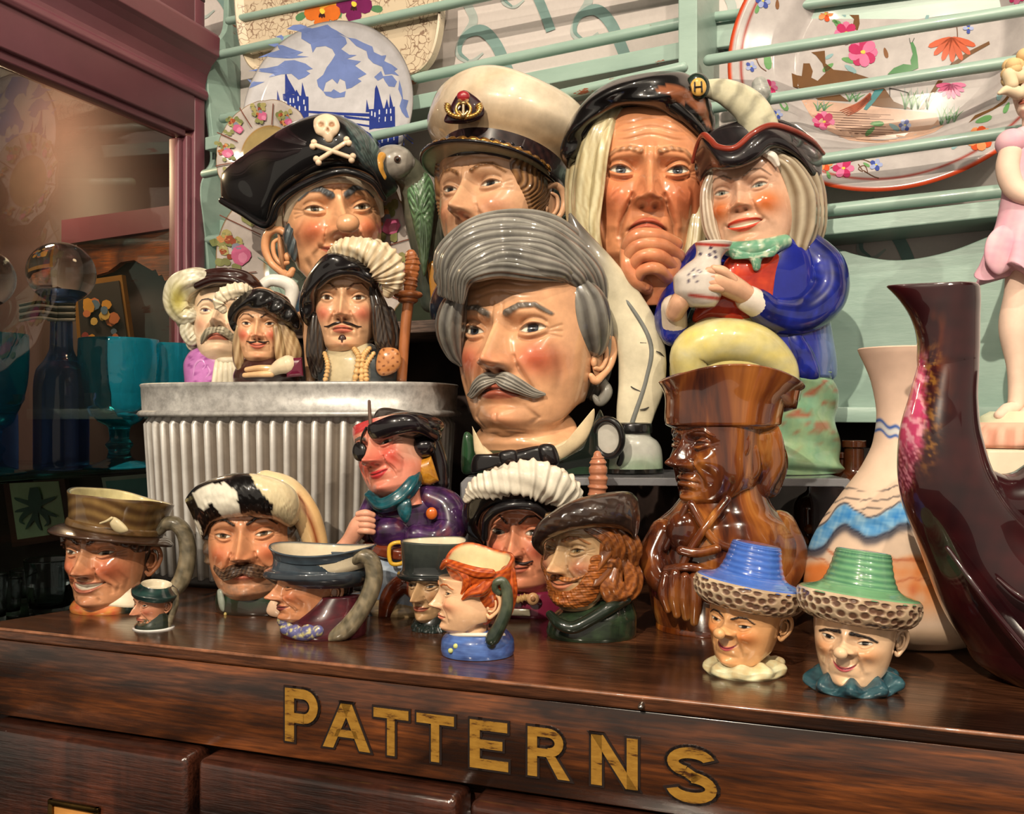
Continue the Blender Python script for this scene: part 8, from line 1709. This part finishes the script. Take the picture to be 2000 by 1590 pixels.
for i in range(22):
    x, y, r = rng.uniform(165, 240), rng.uniform(590, 672), rng.uniform(5, 13); c = rng.choice([(214, 150, 50), (206, 120, 70), (206, 196, 190), (150, 60, 50), (96, 120, 140), (222, 180, 90)])
    panel('painted_bloom', [(x+r*math.cos(a)*rng.uniform(.8, 1.1), y+r*math.sin(a)) for a in np.linspace(0, 2*PI, 9)[:-1]], -.0325-.0001*i, bpy.data.materials.get('bloom_%d_%d_%d' % c) or solid('bloom_%d_%d_%d' % c, c, .6), fl, .0001)
vl = thing('pelmet', 'scalloped orange brown pelmet board high at the back of the cabinet', 'pelmet', (CC[0], CC[1], 0), CANG)
sc_ = [(150, 478)]+[(340, 450), (340, 560)]+[(328-6*i, 546-5*i+(8 if i % 2 else 0)) for i in range(6)]+[(286, 522), (262, 508), (236, 512), (212, 530), (180, 540), (150, 548)]
panel('board', sc_, -.024, wood('pelmet_wood', (120, 60, 26), (190, 112, 52), .4, .3, 12), vl, .008)
panel('brace', [(120, 430), (340, 400), (340, 445), (120, 478)], -.03, MAUVE, vl, .01)
def glassware(name, label, cx, depth, rings, mat, zs=zs1, inner=None, group=None, extra=None, n=56):
    fr = Fr(name, label, 'glassware', cx, depth, zs, group); p = Part(); b = fr.py0
    fr.loft(p, [(b-y, cx, r, r, 0) for y, r in rings], (200, 220, 230), n=n, m=70, inner=((200,)*3, 3, inner) if inner else None); p.build('glass_body', mat, fr.e)
    if extra: extra(fr, b)
    return fr
BG = glassmat('blue_glass', (90, 130, 200), tw=.88); TG = glassmat('teal_glass', (44, 188, 214), 1.45, .04, 1.0, 42, tw=.86); CG = glassmat('pale_glass', (232, 240, 242))
RBN = [solid('black_stripe', (24, 22, 24), .6), solid('white_stripe', (196, 190, 180), .6)]
def deco(bx):
    def f(fr, b):
        p = Part(); fr.ell(p, fr.cx, b-383, 0, (63, 63, 60), (220,)*3, n=48, m=32); p.build('ball_stopper', CG, fr.e)
        for k in range(6):
            p = Part(); y = b-322+k*6
            fr.tube(p, [(fr.cx+25*math.cos(a), y, 25*math.sin(a), 3.2) for a in np.linspace(0, 2*PI, 12, endpoint=False)], (200,)*3, closed=True, m=30, n=8)
            fr.tube(p, [(fr.cx-10, y, -28, 3), (fr.cx-45, y-4, -34, 3), (fr.cx-80, y+2, -30, 3)], (200,)*3, n=8, m=10); p.build('ribbon_stripe', RBN[k % 2], fr.e)
    return f
glassware('decanter', 'blue glass decanter with clear ball stopper and striped ribbon', 120, .905, [(0, 46), (4, 50), (60, 50), (150, 50), (190, 46), (215, 30), (240, 21), (290, 20), (325, 26), (345, 38), (350, 40)], BG, extra=deco(0))
glassware('decanter', 'second ball stoppered decanter cut off by the left edge', -38, .83, [(0, 60), (4, 66), (60, 66), (150, 64), (190, 56), (230, 36), (250, 27), (300, 24), (330, 28), (340, 36)], BG, extra=deco(0))
GOB = lambda s, h: [(0, 68*s), (3, 70*s), (8, 55*s), (20, 24*s), (34, 20*s), (46, 26*s), (58, 18*s), (78, 20*s), (92, 40*s), (125, 60*s), (170, 72*s), (215, 75*s), (250, 74*s)]
glassware('goblet', 'teal pressed glass goblet in front, nearest the cabinet frame', 233, .925, GOB(1, 1), TG, inner=150)
glassware('goblet', 'teal goblet cut off by the left edge of the picture', -22, .82, [(y*1.1, r) for y, r in GOB(.95, 1)], TG, inner=150)
glassware('goblet', 'teal goblet half hidden behind the cabinet frame', 322, .975, [(y*.94, r*.8) for y, r in GOB(1, 1)], TG, inner=130)
for i, (cx, d, hh, r, lb) in enumerate(((97, .90, 108, 46, 'large clear tumbler below the glass shelf, beside the brown hat jug'), (22, .89, 76, 20, 'small clear tumbler in the middle of the tumbler row'), (-8, .86, 96, 22, 'clear tumbler cut off by the left edge below the shelf'), (44, .96, 62, 24, 'short clear tumbler behind the middle one'), (135, .97, 70, 30, 'clear tumbler partly hidden behind the brown hat jug'))):
    glassware('tumbler', lb, cx, d, [(0, r*.72), (3, r*.76), (hh*.5, r*.88), (hh, r)], CG, zs=zs2, inner=hh*.85)
# added fill light under the cabinet roof, brightening the goblets and pelmet
l = bpy.data.lights.new('cabinet_fill_light', 'POINT'); l.energy = 3.6; l.color = (1, .72, .42); l.shadow_soft_size = .03
lo = bpy.data.objects.new('cabinet_fill_light', l); lp = CC+nxv*(-.20)+CU*(-.10); lo.location = (lp[0], lp[1], 1.42); COL.objects.link(lo)
